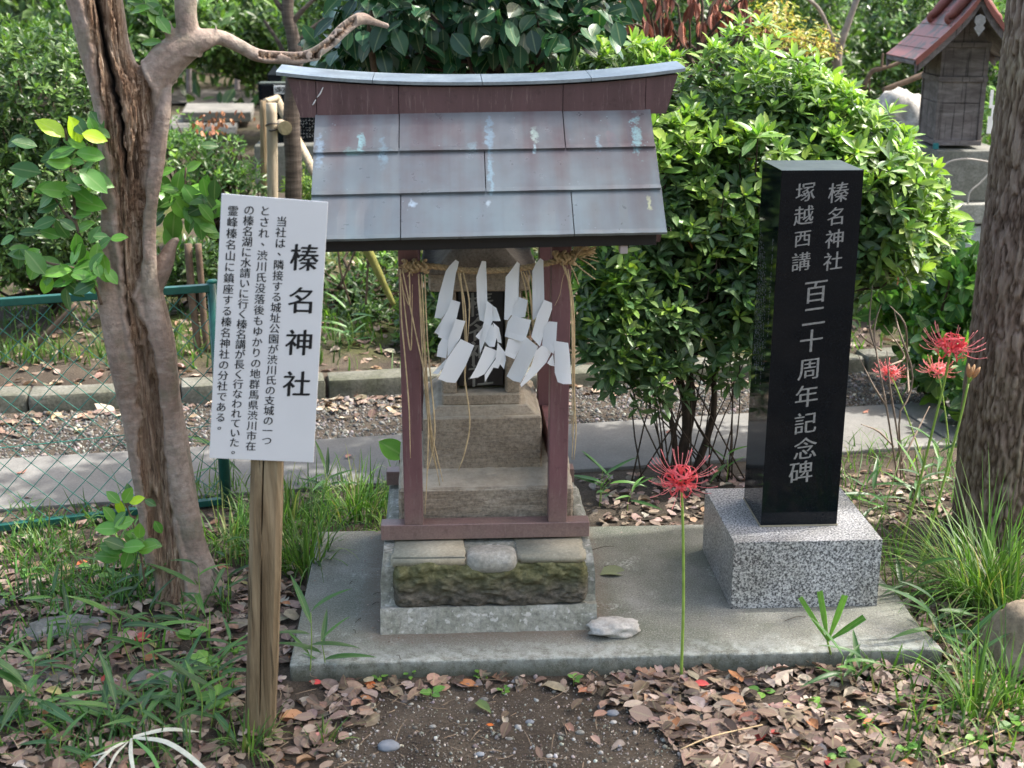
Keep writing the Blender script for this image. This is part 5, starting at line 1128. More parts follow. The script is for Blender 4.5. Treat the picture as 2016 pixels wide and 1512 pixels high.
for (pts, w) in (([(262, 1450), (330, 1436), (392, 1441)], 11), ([(262, 1452), (330, 1462), (400, 1512), (430, 1560)], 13), ([(258, 1454), (258, 1490), (270, 1550)], 11), ([(250, 1458), (215, 1478), (182, 1515)], 9), ([(252, 1460), (225, 1490), (205, 1540)], 7), ([(245, 1462), (205, 1482), (175, 1490)], 5), ([(265, 1455), (300, 1490), (325, 1550)], 10)):
    C0 = resample([ag(x, y, o3[2]+(.012, .02, -.006, -.02)[k]) for k, (x, y) in enumerate(pts)], 14); T = np.gradient(C0, axis=0); T /= np.linalg.norm(T, axis=1)[:, None]; s = np.cross(T, [0, -.6, .8]); s /= np.linalg.norm(s, axis=1)[:, None]; V = []; hw = w*.36/scl(o3)
    gr = pts[1] == (300, 1490)
    for i in range(14):
        k = math.sin(math.pi*(.12+.87*i/13))**.6
        for q in (-1, -.4, .0, .4, 1): V.append(C0[i]+s[i]*hw*k*q+np.array([0, 0, .001 if abs(q) == .4 else 0]))
    F = [(5*i+j, 5*i+j+1, 5*i+j+6, 5*i+j+5) for i in range(13) for j in range(4)]; put('leaf', V, F, W2 if gr else WH, ws, True)
for i_ in range(16):
    x_, y_ = rng.uniform(-10, 455), rng.uniform(1170, 1500)
    sasa(gpt(x_, y_), int(rng.integers(4, 7)), rng.uniform(.04, .10), rng.uniform(.07, .12), f"low bamboo grass {'at the left edge' if x_ < 90 else 'by the sunk stones' if x_ < 190 else 'below the hollow tree' if x_ < 300 else 'beside the post foot'}, {'highest' if y_ < 1240 else 'middle' if y_ < 1340 else 'lower' if y_ < 1420 else 'lowest'} in the litter", 100+i_, group='small bamboo grass in the left litter', lean=rng.normal(0, .1), wide=1.15)
def weed(px, py, label, n=6, h=.03, L=.032, cols=[(.12, .28, .05), (.18, .36, .06), (.09, .22, .04)], T=[leaf_t(.34, .1, .08, 4, .9)], Y0=None, cat='weed', group='small weeds'):
    c = gpt(px, py) if Y0 is None else np.array([*ag(px, py, 0)[:2], 0]); t = thing('weed', c, label, cat, group); V, F = tube([c-np.array([0, 0, .005]), c+np.array([rng.normal(0, .004), 0, h])], .001, 4, 4); put('stem', V, F, LSTEM, t, True)
    for k in range(n):
        a = k*2.4+rng.normal(0, .3); u = .35+.65*rng.random(); d = np.array([math.cos(a), math.sin(a), rng.uniform(-.1, .5)]); p = c+np.array([0, 0, h*u])+d*.004; l = L*rng.uniform(.6, 1.15); Rm = frames(d[None], np.array([[-d[0]*.3, -.3, 1.]]))[0]; Vt, Ft, uv = T[0]
        cc_ = np.array(cols[rng.integers(0, len(cols))]); link('leaf', mesh_np('leaf', Vt, Ft, LEAF, True, np.tile(cc_, (len(Vt), 1)), uv), t, Matrix.Translation(Vector(p)) @ Matrix((Rm*l).tolist()).to_4x4())
for (x, y, lab, n, h_, L) in ((747, 1340, 'seedling with pale leaves at the slab foot, leftmost', 5, .012, .02), (808, 1336, 'seedling with four round leaves at the slab foot', 6, .018, .018), (943, 1342, 'darker seedling at the slab foot under the shrine', 5, .02, .02), (990, 1368, 'small weed among brown leaves below the slab middle', 6, .015, .018), (1130, 1350, 'sparse weed right of the slab middle', 4, .02, .02), (1325, 1335, 'yellow green weed at the foot of the near lily', 5, .01, .02), (850, 1372, 'weed with narrow leaves on the bare soil', 5, .01, .03),
    (1500, 1370, 'single pale green leaf weed in the right litter', 3, .01, .03), (1590, 1400, 'broad leaved weed in the right litter', 5, .01, .035), (1680, 1420, 'weed with round leaves in the litter below the fan plant', 6, .012, .028), (1780, 1490, 'weed at the bottom edge right of centre', 7, .03, .026), (1920, 1470, 'leafy weed at the bottom right', 9, .035, .032), (1990, 1450, 'leafy weed in the bottom right corner', 9, .04, .032), (1650, 1500, 'weed cut by the bottom edge', 6, .02, .03), (1860, 1400, 'weed beside the thin upright grass', 5, .012, .03),
    (1440, 1300, 'yellowish weed on the slab edge', 5, .02, .018), (60, 1150, 'small leaved weed patch at the left edge', 10, .05, .022), (20, 1200, 'small leaved weed lower at the left edge', 10, .04, .022), (180, 1130, 'weed with heart shaped leaves before the fence', 7, .03, .036), (220, 1150, 'weed with yellow patched leaves near the old tree', 7, .03, .034), (410, 1330, 'round leaved weed left of the post', 9, .05, .04), (430, 1400, 'large round leaved weed touching the post', 8, .04, .046), (380, 1290, 'weed with upright oval leaf left of the post', 7, .06, .045), (640, 1180, 'weed in the gap between post and slab', 5, .02, .03), (70, 1040, 'small leaved weed behind the fence rail', 8, .04, .025), (460, 1300, 'weed behind the post', 6, .03, .03), (650, 1240, 'drooping weed at the slab left edge', 5, .02, .03)):
    weed(x, y, lab, n, h_, L)

# ------------------------------------------------------------------ stones
def rock(name, c, r, mat, label, cat='stone', seed=0, group=None, amp=.22, flatb=.0, sub=4, sharp=True):
    bm = bmesh.new(); bmesh.ops.create_icosphere(bm, subdivisions=sub, radius=1); r_ = np.random.default_rng(seed)
    P = np.array([v.co[:] for v in bm.verts]); pl = r_.normal(size=(9, 3)); pl /= np.linalg.norm(pl, axis=1)[:, None]; q = P.copy()
    if sharp:
        for n_ in pl: d = P@n_; lim_ = r_.uniform(.62, .88); ex = np.clip(q@n_-lim_, 0, None); q -= n_*ex[:, None]*.85
    q += P*(fbm(P*2.2+seed, 4, seed)[:, None]*amp+fbm(P*9+seed, 3, seed)[:, None]*amp*.18); q *= np.array(r)
    for v, p in zip(bm.verts, q): v.co = Vector(p+np.array(c))
    me = bpy.data.meshes.new(name); bm.to_mesh(me); bm.free(); me.materials.append(mat); me.polygons.foreach_set('use_smooth', np.ones(len(me.polygons), bool)); return link(name, me, None, label=label, cat=cat, group=group)
c = ag(1208, 1252, 0); rock('white_stone', (c[0], c[1]+.01, .018), (.071, .042, .026), WHITEROCK, 'flat white stone lying on the concrete slab right of the footing', seed=4, amp=.3)
rock('boulder', (1.50, .0, -.025), (.13, .14, .16), BROWNROCK, 'rounded brown boulder half behind grass at the right picture edge', 'boulder', seed=6, amp=.2)
c = gpt(130, 1240); rock('buried_stone', (c[0], c[1], -.055), (.13, .08, .035), GREYROCK, 'flat grey stone sunk in the leaf litter left of the old tree', seed=7, amp=.2)
c = gpt(95, 1340); rock('buried_stone', (c[0], c[1], -.055), (.09, .05, .028), GREYROCK, 'smaller sunk stone below the flat grey one', seed=8)
c = gpt(310, 1340); rock('buried_stone', (c[0], c[1], -.055), (.07, .05, .03), GREYROCK, 'grey stone showing between bamboo grass left of the post', seed=9)
PB = [(765, 1473, 22, 'bluish pebble at the lower left of the bare soil', 1), (1206, 1408, 13, 'light bluish pebble right of the bare patch', 1), (1043, 1424, 9, 'small blue grey pebble in the middle of the bare soil', 1), (1142, 1445, 9, 'flat pebble near the lily stem', 0), (953, 1380, 9, 'small flat pebble below the slab', 0), (945, 1488, 9, 'pebble at the lower middle of the bare soil', 1), (1082, 1492, 7, 'white chip near the bottom edge', 2), (1208, 1425, 7, 'pale pebble just under the light bluish one', 2), (852, 1432, 7, 'grey pebble left of the middle', 0), (1003, 1458, 7, 'dull pebble above the bottom edge', 0), (1520, 1410, 12, 'round mottled pebble in the right leaf litter', 2), (1368, 1455, 7, 'white pebble at the edge of the right litter', 2)]
PM = [GREYROCK, flat('blue_grey_pebble', (.20, .22, .25), .7, .3, 0, .2, 60), WHITEROCK]
for i, (x, y, r, lab, k) in enumerate(PB): c = gpt(x, y); q = r/scl(c); rock('pebble', (c[0], c[1], c[2]+q*.15), (q, q*.75, q*.5), PM[k], lab, 'pebble', seed=20+i, group='loose pebbles', sub=3, sharp=False, amp=.15)
# gravel: the strip between path and kerb, and grit in the soil
ico = bmesh.new(); bmesh.ops.create_icosphere(ico, subdivisions=1, radius=1); iv = np.array([v.co[:] for v in ico.verts]); iF = np.array([[v.index for v in f.verts] for f in ico.faces]); ico.free()
T_GR = [(iv*(1+rng.uniform(-.3, .3, (len(iv), 1))), iF, np.zeros((len(iv), 3))) for _ in range(4)]
GRM = NT('gravel_grain', .85, .3); GRM.col(GRM.attr('col')); GRM = GRM.m
def gravel(name, n, fn, size, cols):
    P = fn(n); m = len(P); d = rand_dirs(m); S = size*np.exp(rng.normal(0, .45, m)); scatter(name, T_GR, frames(d, rand_dirs(m)), P, np.c_[S, S*.8, S*.6], pal(m, cols, .25), GRM, None, kind='stuff')
def strip(n):
    x = rng.uniform(-2.6, 3.4, n); u = rng.random(n); y = path_y(x)+.50+u*(kerb_y(x)-path_y(x)-.50); return np.c_[x, y, ground_h(x, y)+.001]
gravel('gravel', 22000, strip, .0050, [(.10, .097, .093), (.15, .146, .138), (.07, .067, .064), (.21, .20, .188)])
def bare(n):
    px = rng.uniform(640, 1420, n); py = 1330+200*rng.random(n)**.8; P = np.array([ag(a, b) for a, b in zip(px, py)]); P[:, 2] = ground_h(P[:, 0], P[:, 1])+.001; return P[P[:, 1] < -.005]
gravel('grit', 4200, bare, .0017, [(.24, .22, .19), (.17, .15, .125), (.36, .33, .29), (.08, .065, .055)]); gravel('gravel', 260, bare, .0048, [(.28, .28, .27), (.18, .17, .155), (.38, .36, .33)])

# ------------------------------------------------------------------ fallen leaves
DC = [(.225, .162, .13), (.26, .195, .16), (.31, .245, .205), (.12, .083, .062), (.21, .15, .115), (.34, .275, .23), (.16, .11, .085), (.27, .17, .115), (.24, .18, .14), (.085, .06, .045), (.19, .14, .11)]
def litter_points(n, box_, dens):
    px = rng.uniform(box_[0], box_[2], n); py = rng.uniform(box_[1], box_[3], n); P = np.array([ag(a, b) for a, b in zip(px, py)]); k = dens(px, py)
    off_ = (P[:, 0] > -.395) & (P[:, 0] < 1.268) & (P[:, 1] > -.012) & (P[:, 1] < .86); return P[(rng.random(n) < k) & ~off_]
def dens_front(px, py):
    n_ = np.array([px/110., py/70., 0*px]).T; w_ = fbm(n_, 3, 4); c = np.clip(1.35-np.abs((px-985)/(235+(py-1400)*.9))**2.2, 0, 1)*np.clip((py-1352)/45, .1, 1); return np.clip(.62+w_*.45-1.5*c*(1-.25*w_), .012, 1)
P = np.vstack([litter_points(5200, (-80, 1120, 1420, 1545), dens_front), litter_points(4600, (1130, 1180, 2090, 1545), dens_front)])
def lay_leaves(P, size, layers, sel=None):
    n = len(P); P = P.copy(); P[:, 2] = ground_h(P[:, 0], P[:, 1])+.003+.020*rng.random(n)**1.4*layers
    a = rng.random(n)*6.283; d = np.c_[np.cos(a), np.sin(a), rng.normal(0, .16, n)]; nr = np.c_[rng.normal(0, .26, n), rng.normal(-.05, .26, n), np.ones(n)]; return P, frames(d, nr), size*np.exp(rng.normal(0, .2, n))
P, R_, S_ = lay_leaves(P, .045, 1.); S_ = S_*np.where(rng.random(len(P)) < .35, rng.uniform(.45, .8, len(P)), 1.05); P -= R_[:, :, 0]*S_[:, None]*.5; C_ = pal(len(P), DC, .16); q = rng.random(len(P)); C_[q < .022] = (.33, .15, .07); C_[(q > .022) & (q < .026)] = (.36, .06, .05); C_[(q > .026) & (q < .032)] = (.33, .30, .12)
vis = np.array([0 < (1008+FPX*((p-CAM)@_rt)/((p-CAM)@_fw)) < 2016 and (756+FPX*((p-CAM)@_dn)/((p-CAM)@_fw)) < 1505 for p in P])
key = np.linalg.norm(P-CAM, axis=1)-P[:, 2]*12+np.where(vis, 0, 50)
n_before = set(o.name for o in bpy.data.objects)
def litter_label(o):
    p = o.matrix_basis.translation; c = o.data.attributes['col'].data[0].color; d = Vector(p)-Vector(CAM); z = d.dot(Vector(_fw)); px = 1008+FPX*d.dot(Vector(_rt))/z; py = 756+FPX*d.dot(Vector(_dn))/z
    cols_ = ['the left edge', 'the sunk stones', 'the bamboo grass', 'the board post', 'the slab corner', 'the bluish pebble', 'the footing', 'the white stone', 'the near lily', 'the crimson leaf', 'the pale orange leaf', 'the fan plant', 'the boulder', 'the right corner']
    hue = 'red' if c[0] > 3*c[1] else 'orange brown' if c[0] > 1.9*c[1] else 'dark brown' if c[0] < .2 else 'pale pinkish brown' if c[0] > .28 else 'dull brown'
    near = cols_[int(np.clip(px/2016*14, 0, 13))]; row = 'touching the bottom edge' if py > 1480 else 'near the bottom edge' if py > 1440 else 'low' if py > 1400 else 'midway' if py > 1350 else 'high'
    size_ = 'large' if o.scale[0] > .052 else 'small' if o.scale[0] < .040 else 'curled'
    return f'{size_} {hue} dead leaf, {row} by {near}'
for o in scatter('leaf_litter', T_DEAD, R_, P, S_, C_, DEADLEAF, None, 285, 'fallen_leaf', key=key):
    if o.name.startswith('leaf_litter'): o['kind'] = 'stuff'
    else: tag(o, litter_label(o), 'leaf', 'dead leaves in the litter')
def one_leaf(px, py, L, an, col, label, z=None, T=1, mat=DEADLEAF, up=.014):
    c = ag(px, py, z if z is not None else -.05); c[2] = (z if z is not None else float(ground_h(c[0], c[1])))+up; l = L/scl(c); a = math.radians(an); d = np.array([math.cos(a), math.sin(a), .08]); Rm = frames(d[None], np.array([[.1, -.25, 1.]]))[0]; Vt, Ft, uv = T_DEAD[T]
    link('fallen_leaf', mesh_np('fallen_leaf', Vt, Ft, mat, True, np.tile(col, (len(Vt), 1)), uv), None, Matrix.Translation(Vector(c-d*l*.5)) @ Matrix((Rm*l).tolist()).to_4x4(), label=label, cat='leaf', group='single fallen leaves')
for a in ((1437, 1392, 66, 150, (.50, .28, .17), 'large pale orange leaf in the litter below the granite block', None, 1), (1475, 1428, 50, 10, (.26, .10, .07), 'dark red brown leaf next to the large pale orange one', None, 0), (1380, 1360, 34, 0, (.45, .06, .06), 'crimson leaf at the left of the right litter', None, 0), (1815, 1355, 42, 30, (.30, .09, .06), 'glossy red brown leaf under the bamboo grass', None, 0), (1825, 1297, 30, 90, (.32, .30, .10), 'yellow green leaf standing at the slab corner', None, 4), (1710, 1432, 26, 10, (.55, .16, .06), 'orange red leaf among round weeds', None, 0), (1514, 1487, 52, -40, (.33, .15, .07), 'brown orange leaf at the bottom edge', None, 1),
          (580, 1424, 50, 5, (.48, .26, .14), 'pale tan leaf right of the post foot', None, 3), (627, 1465, 36, 50, (.50, .22, .20), 'pinkish leaf below the pale tan one', None, 0), (922, 1357, 38, -10, (.45, .20, .09), 'thin orange leaf on the soil under the footing', None, 1), (1152, 1372, 30, 10, (.45, .20, .12), 'orange leaf curled on the soil before the lily', None, 3), (1182, 1418, 32, 20, (.33, .19, .14), 'oval brown leaf next to the light pebble', None, 0), (965, 1440, 16, -20, (.60, .15, .03), 'tiny orange leaf in the bare soil', None, 4), (730, 1357, 26, -20, (.60, .16, .05), 'small orange leaf near the slab foot at left', None, 0), (705, 1395, 34, 30, (.36, .20, .14), 'tan leaf in the left litter', None, 3),
          (1172, 1468, 30, -60, (.36, .24, .20), 'pinkish leaf alone on the bare soil', None, 1), (1210, 1128, 62, 15, (.19, .22, .12), 'grey green dead leaf on the slab right of the footing', .002, 1), (950, 1402, 40, -40, (.14, .2, .07), 'curled green leaf with pale end on the soil', None, 3), (300, 1345, 30, 60, (.28, .18, .14), 'upright brown leaf left of the post', None, 3), (162, 1115, 24, 40, (.45, .13, .05), 'orange leaf near the fence rail', None, 0), (622, 1355, 26, 170, (.65, .08, .08), 'bright red leaf beside the post at the slab corner', None, 4)):
    one_leaf(*a[:7], a[6] if False else None) if False else one_leaf(a[0], a[1], a[2], a[3], a[4], a[5], a[6], a[7], up=.014 if a[6] is None else .004)
# thinner litter behind: beside the path, on the kerb bank, under the azalea
def back_litter(n, x0, x1, yf, size, cols, name='leaf_litter'):
    x = rng.uniform(x0, x1, n); y = yf(x, n); P = np.c_[x, y, 0*x]; P, R_, S_ = lay_leaves(P, size, .5); scatter(name, T_DEAD, R_, P, S_, pal(n, cols, .25), DEADLEAF, None, kind='stuff')
back_litter(1400, -2.2, 2.6, lambda x, n: kerb_y(x)+.15+1.7*rng.random(n)**1.2, .050, DC+[(.40, .28, .2), (.12, .08, .06)])
back_litter(330, -2.2, .4, lambda x, n: kerb_y(x)-.02-.30*rng.random(n)**1.6, .045, DC+[(.45, .28, .2), (.5, .45, .3)])
back_litter(90, .4, 2.6, lambda x, n: kerb_y(x)-.02-.3*rng.random(n)**1.6, .045, DC)
back_litter(700, .5, 2.0, lambda x, n: .90+.5*rng.random(n), .038, DC)
back_litter(500, -1.6, -.42, lambda x, n: .45+.85*rng.random(n), .040, DC)
P = np.array([(-.70, 2.0), (-.35, 1.6), (.9, 1.85), (1.5, 1.95), (-1.1, 1.6), (1.7, 2.05), (-1.5, 1.5)]); P = np.c_[P, 0*P[:, 0]-.03]
scatter('leaf_litter', T_DEAD, frames(np.c_[rng.normal(size=(7, 2)), np.zeros(7)], np.tile([0, 0, 1.], (7, 1))), P, np.full(7, .04), pal(7, [(.45, .2, .15)]), DEADLEAF, None, kind='stuff')
# litter on the slab: needles and twigs; small debris among the leaves
parts = []
for _ in range(420):
    px, py = rng.uniform(-20, 2040), rng.uniform(1180, 1530)
    a = ag(px, py); 
    if -.40 < a[0] < 1.27 and a[1] > -.01: continue
    a[2] = float(ground_h(a[0], a[1]))+rng.uniform(.006, .026); an = rng.random()*6.28; L = rng.uniform(.012, .07); d = np.array([math.cos(an), math.sin(an), rng.normal(0, .1)])*L; parts.append(tube([a, a+d*.5+rng.normal(0, .003, 3), a+d], [.0011, .0009, .0005], 4, 5))
V, F = join(parts); put('fallen_twigs', V, F, flat('dry_twig', (.27, .2, .14), .8, .2, 0, .5, 30), None, True, kind='stuff')
n_ = 900; P = np.c_[rng.uniform(-.38, 1.25, n_), rng.uniform(.005, .84, n_), np.full(n_, .001)]; dd = np.minimum(np.abs(P[:, 1]-.13)+2*np.clip(np.abs(P[:, 0]-.115)-.29, 0, 9), np.abs(P[:, 0]+.19)+2*np.clip(.1-P[:, 1], 0, 9)); P = P[(rng.random(n_) < .05+.9*np.exp(-(dd/.03)**2)) & ~((P[:, 0] > -.17) & (P[:, 0] < .40) & (P[:, 1] > .14))]
scatter('slab_crumbs', T_SMALL, frames(rand_dirs(len(P))*[1, 1, .2], np.tile([0, 0, 1.], (len(P), 1))+rng.normal(0, .2, (len(P), 3))), P, rng.uniform(.004, .011, len(P)), pal(len(P), [(.12, .07, .05), (.2, .13, .1), (.3, .25, .2)]), DEADLEAF, None, kind='stuff')
parts = []
for px, py, an, L in ((700, 1225, 60, 20), (695, 1240, -70, 16), (735, 1170, 10, 18), (733, 1190, 30, 16), (780, 1290, -60, 16), (1210, 1075, 200, 60), (1545, 1222, 20, 50), (1190, 1115, -20, 20), (688, 1150, 70, 14)):
    a = ag(px, py, .003); d = np.array([math.cos(math.radians(an)), math.sin(math.radians(an)), 0])*L/750; parts.append(tube([a, a+d*.5+np.array([.002, .003, .003]), a+d], .0008, 4, 6))
V, F = join(parts); put('fallen_twigs', V, F, TWIGD, None, True, kind='stuff')
for pts, lab in (([(1840, 1512), (1990, 1455), (2016, 1440)], 'pale dry stalk crossing the litter at the bottom right corner'), ([(1340, 1500), (1400, 1475), (1500, 1450)], 'pale dry stalk on the litter right of the bare soil')):
    P = [gpt(*p)+np.array([0, 0, .028]) for p in pts]; V, F = tube(P, .0018, 5, 10); put('dry_stalk', V, F, STRAW, None, True, label=lab, cat='stalk')

# ------------------------------------------------------------------ background
ZG = float(ground_h(0, 12))
def hg(px, py, z=None): return ag(px, py, ZG if z is None else z)
def bush(name, ells, n, label, cat, cols, size, thick=.45, T=T_AZS, freshc=None, parent=None, seed=0, rn=5, twigs=0, root=None, mat=LEAF, group=None, lump=.2, up=.5, zmin=.0, singles=0):
    c = ells[0]; t = thing(name, (c[0], c[1], float(ground_h(c[0], c[1]))), label, cat, group)
    P, N, D = shell(ells, n, thick, lump, 4, seed, zmin=zmin); P2, D2, N2, I2 = rosettes(P, N, rn, up, 1.2); C = pal(len(P2), cols, .2)
    if freshc is not None:
        zt = np.clip((P[:, 2]-np.percentile(P[:, 2], 40))/.5, 0, 1); f = np.repeat((rng.random(len(P)) < .15+.4*zt)*np.clip((D-.8)/.2, 0, 1), rn)[:, None]; C = C*(1-f)+pal(len(P2), freshc, .15)*f
    scatter('foliage', T, frames(D2, N2), P2, size*np.exp(rng.normal(0, .2, len(P2))), C, mat, t, singles, 'leaf', **({} if singles else {'kind': 'stuff'}))
    if twigs: r = np.array(root if root is not None else (c[0], c[1], float(ground_h(c[0], c[1])))); branches(r, P[rng.choice(len(P), twigs, replace=False)], .014, t, TWIGD, 'twig', .06, 4)
    return t
BG1 = [(.034, .078, .02), (.048, .10, .026), (.026, .06, .018), (.062, .125, .034)]
bush('hedge_bush', [pe(70, 180, 3.5, 190, 130, .5), pe(60, 400, 3.3, 180, 140, .45), pe(-80, 300, 3.3, 160, 200, .5), pe(150, 330, 3.6, 90, 150, .35), pe(110, 495, 3.35, 190, 55, .25)], 3000, 'dense clipped green hedge filling the left edge behind the hollow tree', 'hedge', BG1, .040, T=T_AZS, freshc=[(.085, .17, .035), (.12, .21, .05)], rn=7, seed=3, twigs=50, lump=.15)
bush('shrub', [pe(420, 330, 4.6, 90, 70, .3), pe(350, 280, 4.8, 60, 50, .3), pe(470, 380, 4.5, 70, 60, .3)], 620, 'open twiggy shrub with a few rusty leaves between the hollow tree and the board', 'bush', [(.07, .15, .04), (.11, .22, .05), (.05, .11, .03)], .038, freshc=[(.20, .36, .05)], rn=5, seed=5, twigs=70, thick=.8)
P, N, D = shell([pe(430, 235, 4.6, 75, 26, .2)], 60, .9, .3); o = scatter('dry_leaf', T_DEAD, frames(np.c_[rng.normal(0, .5, (60, 2)), -np.ones(60)], rand_dirs(60)), P, rng.uniform(.022, .04, 60), pal(60, [(.30, .11, .05), (.38, .17, .09), (.2, .09, .05)]), DEADLEAF, bpy.data.objects['shrub'], kind='stuff')
bush('shrub', [pe(715, 600, 3.5, 110, 70, .3), pe(600, 520, 3.9, 90, 50, .3), pe(760, 520, 3.9, 80, 60, .3)], 520, 'low weedy shrub on the bank seen between the board and the brown frame', 'bush', BG1, .045, freshc=[(.16, .30, .05)], rn=5, seed=7, twigs=40, thick=.85)
bush('shrub', [pe(960, 520, 3.2, 200, 130, .3), pe(900, 640, 3.0, 130, 80, .25)], 900, 'green bush visible through the back of the brown frame', 'bush', BG1, .05, freshc=[(.16, .30, .05)], rn=6, seed=8, twigs=30, thick=.7)
bush('shrub', [pe(385, 520, 3.5, 75, 45, .2)], 260, 'low dark shrub on the bank right of the hollow tree behind the fence', 'bush', BG1, .045, rn=5, seed=21, twigs=20, thick=.8)
bush('shrub', [pe(620, 370, 4.7, 60, 50, .25)], 300, 'small yellow green shrub at the foot of the staked dark trunk', 'bush', [(.25, .36, .05), (.16, .28, .05), (.10, .2, .04)], .028, rn=5, seed=9, thick=.8)
bush('shrub', [pe(1870, 560, 2.3, 55, 110, .18), pe(1840, 700, 2.2, 60, 80, .18), pe(1905, 780, 1.9, 45, 90, .15), pe(1780, 580, 2.6, 70, 60, .15)], 420, 'dark broad leaved shrub between the stone pedestal and the right trunk', 'bush', [(.05, .14, .035), (.08, .19, .04), (.035, .10, .03), (.14, .28, .04)], .065, T=T_CAM, rn=4, seed=10, twigs=26, thick=.8, up=.2)
FAR = [(.024, .058, .016), (.038, .084, .022), (.058, .12, .028), (.09, .17, .04)]
bush('tree_mass', [pe(380, 40, 9, 260, 90, 1.2), pe(200, 100, 8.5, 190, 70, 1.), pe(560, 70, 9.5, 130, 110, 1.)], 3400, 'bright leafy bushes beyond the steps at the upper left', 'bush', FAR, .085, freshc=[(.16, .30, .06)], rn=5, seed=11, lump=.35)
bush('tree_mass', [pe(760, 40, 7.5, 200, 160, .8), pe(1000, 60, 7, 220, 150, .8), pe(650, 160, 8, 90, 100, .6)], 2200, 'shaded bushes behind the camellia above the shrine roof', 'bush', FAR, .08, rn=5, seed=12, lump=.35)
bush('tree_mass', [pe(1330, 40, 6.5, 220, 150, .7), pe(1530, 90, 6.8, 180, 170, .7)], 2000, 'green undergrowth behind the hanging dry leaves', 'bush', FAR, .07, freshc=[(.14, .26, .05)], rn=5, seed=13, lump=.35)
bush('tree_mass', [pe(1740, 60, 7.6, 180, 120, .9), pe(1900, 120, 8, 200, 170, .9), pe(1640, 200, 7.2, 120, 90, .6)], 3000, 'sparkling evergreen bushes left of the wooden shrine', 'bush', FAR, .06, freshc=[(.14, .27, .06)], rn=6, seed=14, lump=.35, mat=LEAF_GLOSS)
bush('tree_mass', [pe(2060, 60, 5.5, 110, 120, .5), pe(2010, 260, 5, 90, 90, .4)], 900, 'pale green foliage showing between the wooden shrine and the right trunk', 'bush', [(.14, .27, .05), (.2, .34, .07)], .06, rn=5, seed=15)
# the wood behind everything, and the one behind the photographer that the polished stone mirrors
def wood_mass(name, n, x0, x1, y0, y1, z1, size, cols, seed):
    r_ = np.random.default_rng(seed); x = r_.uniform(x0, x1, n); y = r_.uniform(y0, y1, n); hmax = z1*(1+.3*fbm(np.c_[x*.35, y*.1, 0*x], 3, seed)); z = hmax*r_.random(n)**.8+.1; P = np.c_[x, y, z]
    d = rand_dirs(n); nr = np.c_[r_.normal(0, .5, n), r_.normal(-.4, .5, n), np.ones(n)]; scatter(name, T_SMALL, frames(d, nr), P, size*np.exp(r_.normal(0, .25, n)), pal(n, cols, .25), LEAF, None, kind='stuff')
wood_mass('far_wood', 26000, -14, 15, 12.5, 17, 3.4, .21, FAR, 1)
wood_mass('far_wood', 6000, -16, 16, -16, -12, 6.5, .5, FAR, 2)
bk = bmesh.new(); hexa(bk, [(-30, 19, -1), (30, 19, -1), (34, 24, -1), (-34, 24, -1), (-30, 20, 4.5), (30, 20, 4.5), (34, 24, 5), (-34, 24, 5)]); rough_bm(bk, 18, .6, .4, 3)
bm_put('hills', bk, flat('shaded_undergrowth', (.03, .05, .02), .95, .1, 0, .6, 1.5), None, True, kind='structure')

# steps
STEPC = stone('step_concrete', (.15, .145, .135), (.2, .195, .18), (.26, .25, .235), 4, 60, .9, .002, 60, .7).m
st = thing('stone_steps', hg(430, 240), 'two pale flat stone steps on the far path at upper left', 'steps')
for (l, r, yb, yf, z, th) in ((358, 500, 203, 221, ZG+.16, .09), (330, 470, 226, 262, ZG+.06, .10)):
    a, b, c, d = ag(l, yf, z), ag(r-6, yf, z), ag(r, yb, z), ag(l+10, yb, z); dn = np.array([0, 0, -th]); bm = bmesh.new(); hexa(bm, [a+dn, b+dn, c+dn, d+dn, a, b, c, d], .01, 2); bm_put('step', bm, STEPC, st)
a = [ag(300, 203, ZG+.012), ag(560, 203, ZG+.012), ag(540, 176, ZG+.012), ag(350, 176, ZG+.012)]; put('far_path', a, [(0, 1, 2, 3)], flat('dark_damp_path', (.11, .10, .095), .95, .2, 0, .3, 9), None, kind='structure')
def log(name, pts, w, Yv, parent, mat=LOGWOOD, ends=True, sides=14):
    P = [at(x, y, Yv if np.isscalar(Yv) else Yv[i]) for i, (x, y) in enumerate(pts)]; r = w/2/scl(P[0]); V, F = tube(P, r, sides, 12, (r*.06, 25)); return put(name, V, F, mat, parent, True)
sk = thing('tree_stake', at(537, 385, 4.3), 'pale peeled log stake frame lashed round the dark young trunk', 'tree stake')
log('log', [(537, 420), (536, 300), (534, 203)], 21, 4.3, sk); log('log', [(520, 400), (519, 300), (518, 198)], 13, 4.75, sk, POSTWOOD); log('log', [(543, 192), (572, 250), (608, 318), (640, 380)], 17, [4.95, 4.8, 4.6, 4.4], sk)
lg = log('log', [(561, 252), (553, 246)], 24, [4.05, 4.7], sk); c = at(561, 252, 4.046); V, F = tube([c, c+np.array([0, .004, 0])], .036, 18); put('cut_face', V, F, flat('cut_wood_face', (.34, .27, .15), .8, .2, 0, .3, 80), lg); log('log', [(522, 200), (546, 193)], 12, [4.75, 4.9], sk)
for (cx_, cy_, rr) in ((537, 247, 13), (541, 251, 13)):
    c = at(cx_, cy_, 4.3); k = scl(c); t_ = np.linspace(0, 6.28, 24); V, F = tube(np.array(c)+np.c_[np.cos(t_)*rr/k, np.sin(t_)*.04, np.sin(t_+cx_)*5/k], .004, 5); put('lashing', V, F, BLACKMETAL, sk, True)
yt = thing('young_tree', at(577, 395, 4.45), 'dark ringed young trunk behind the left end of the roof', 'tree')
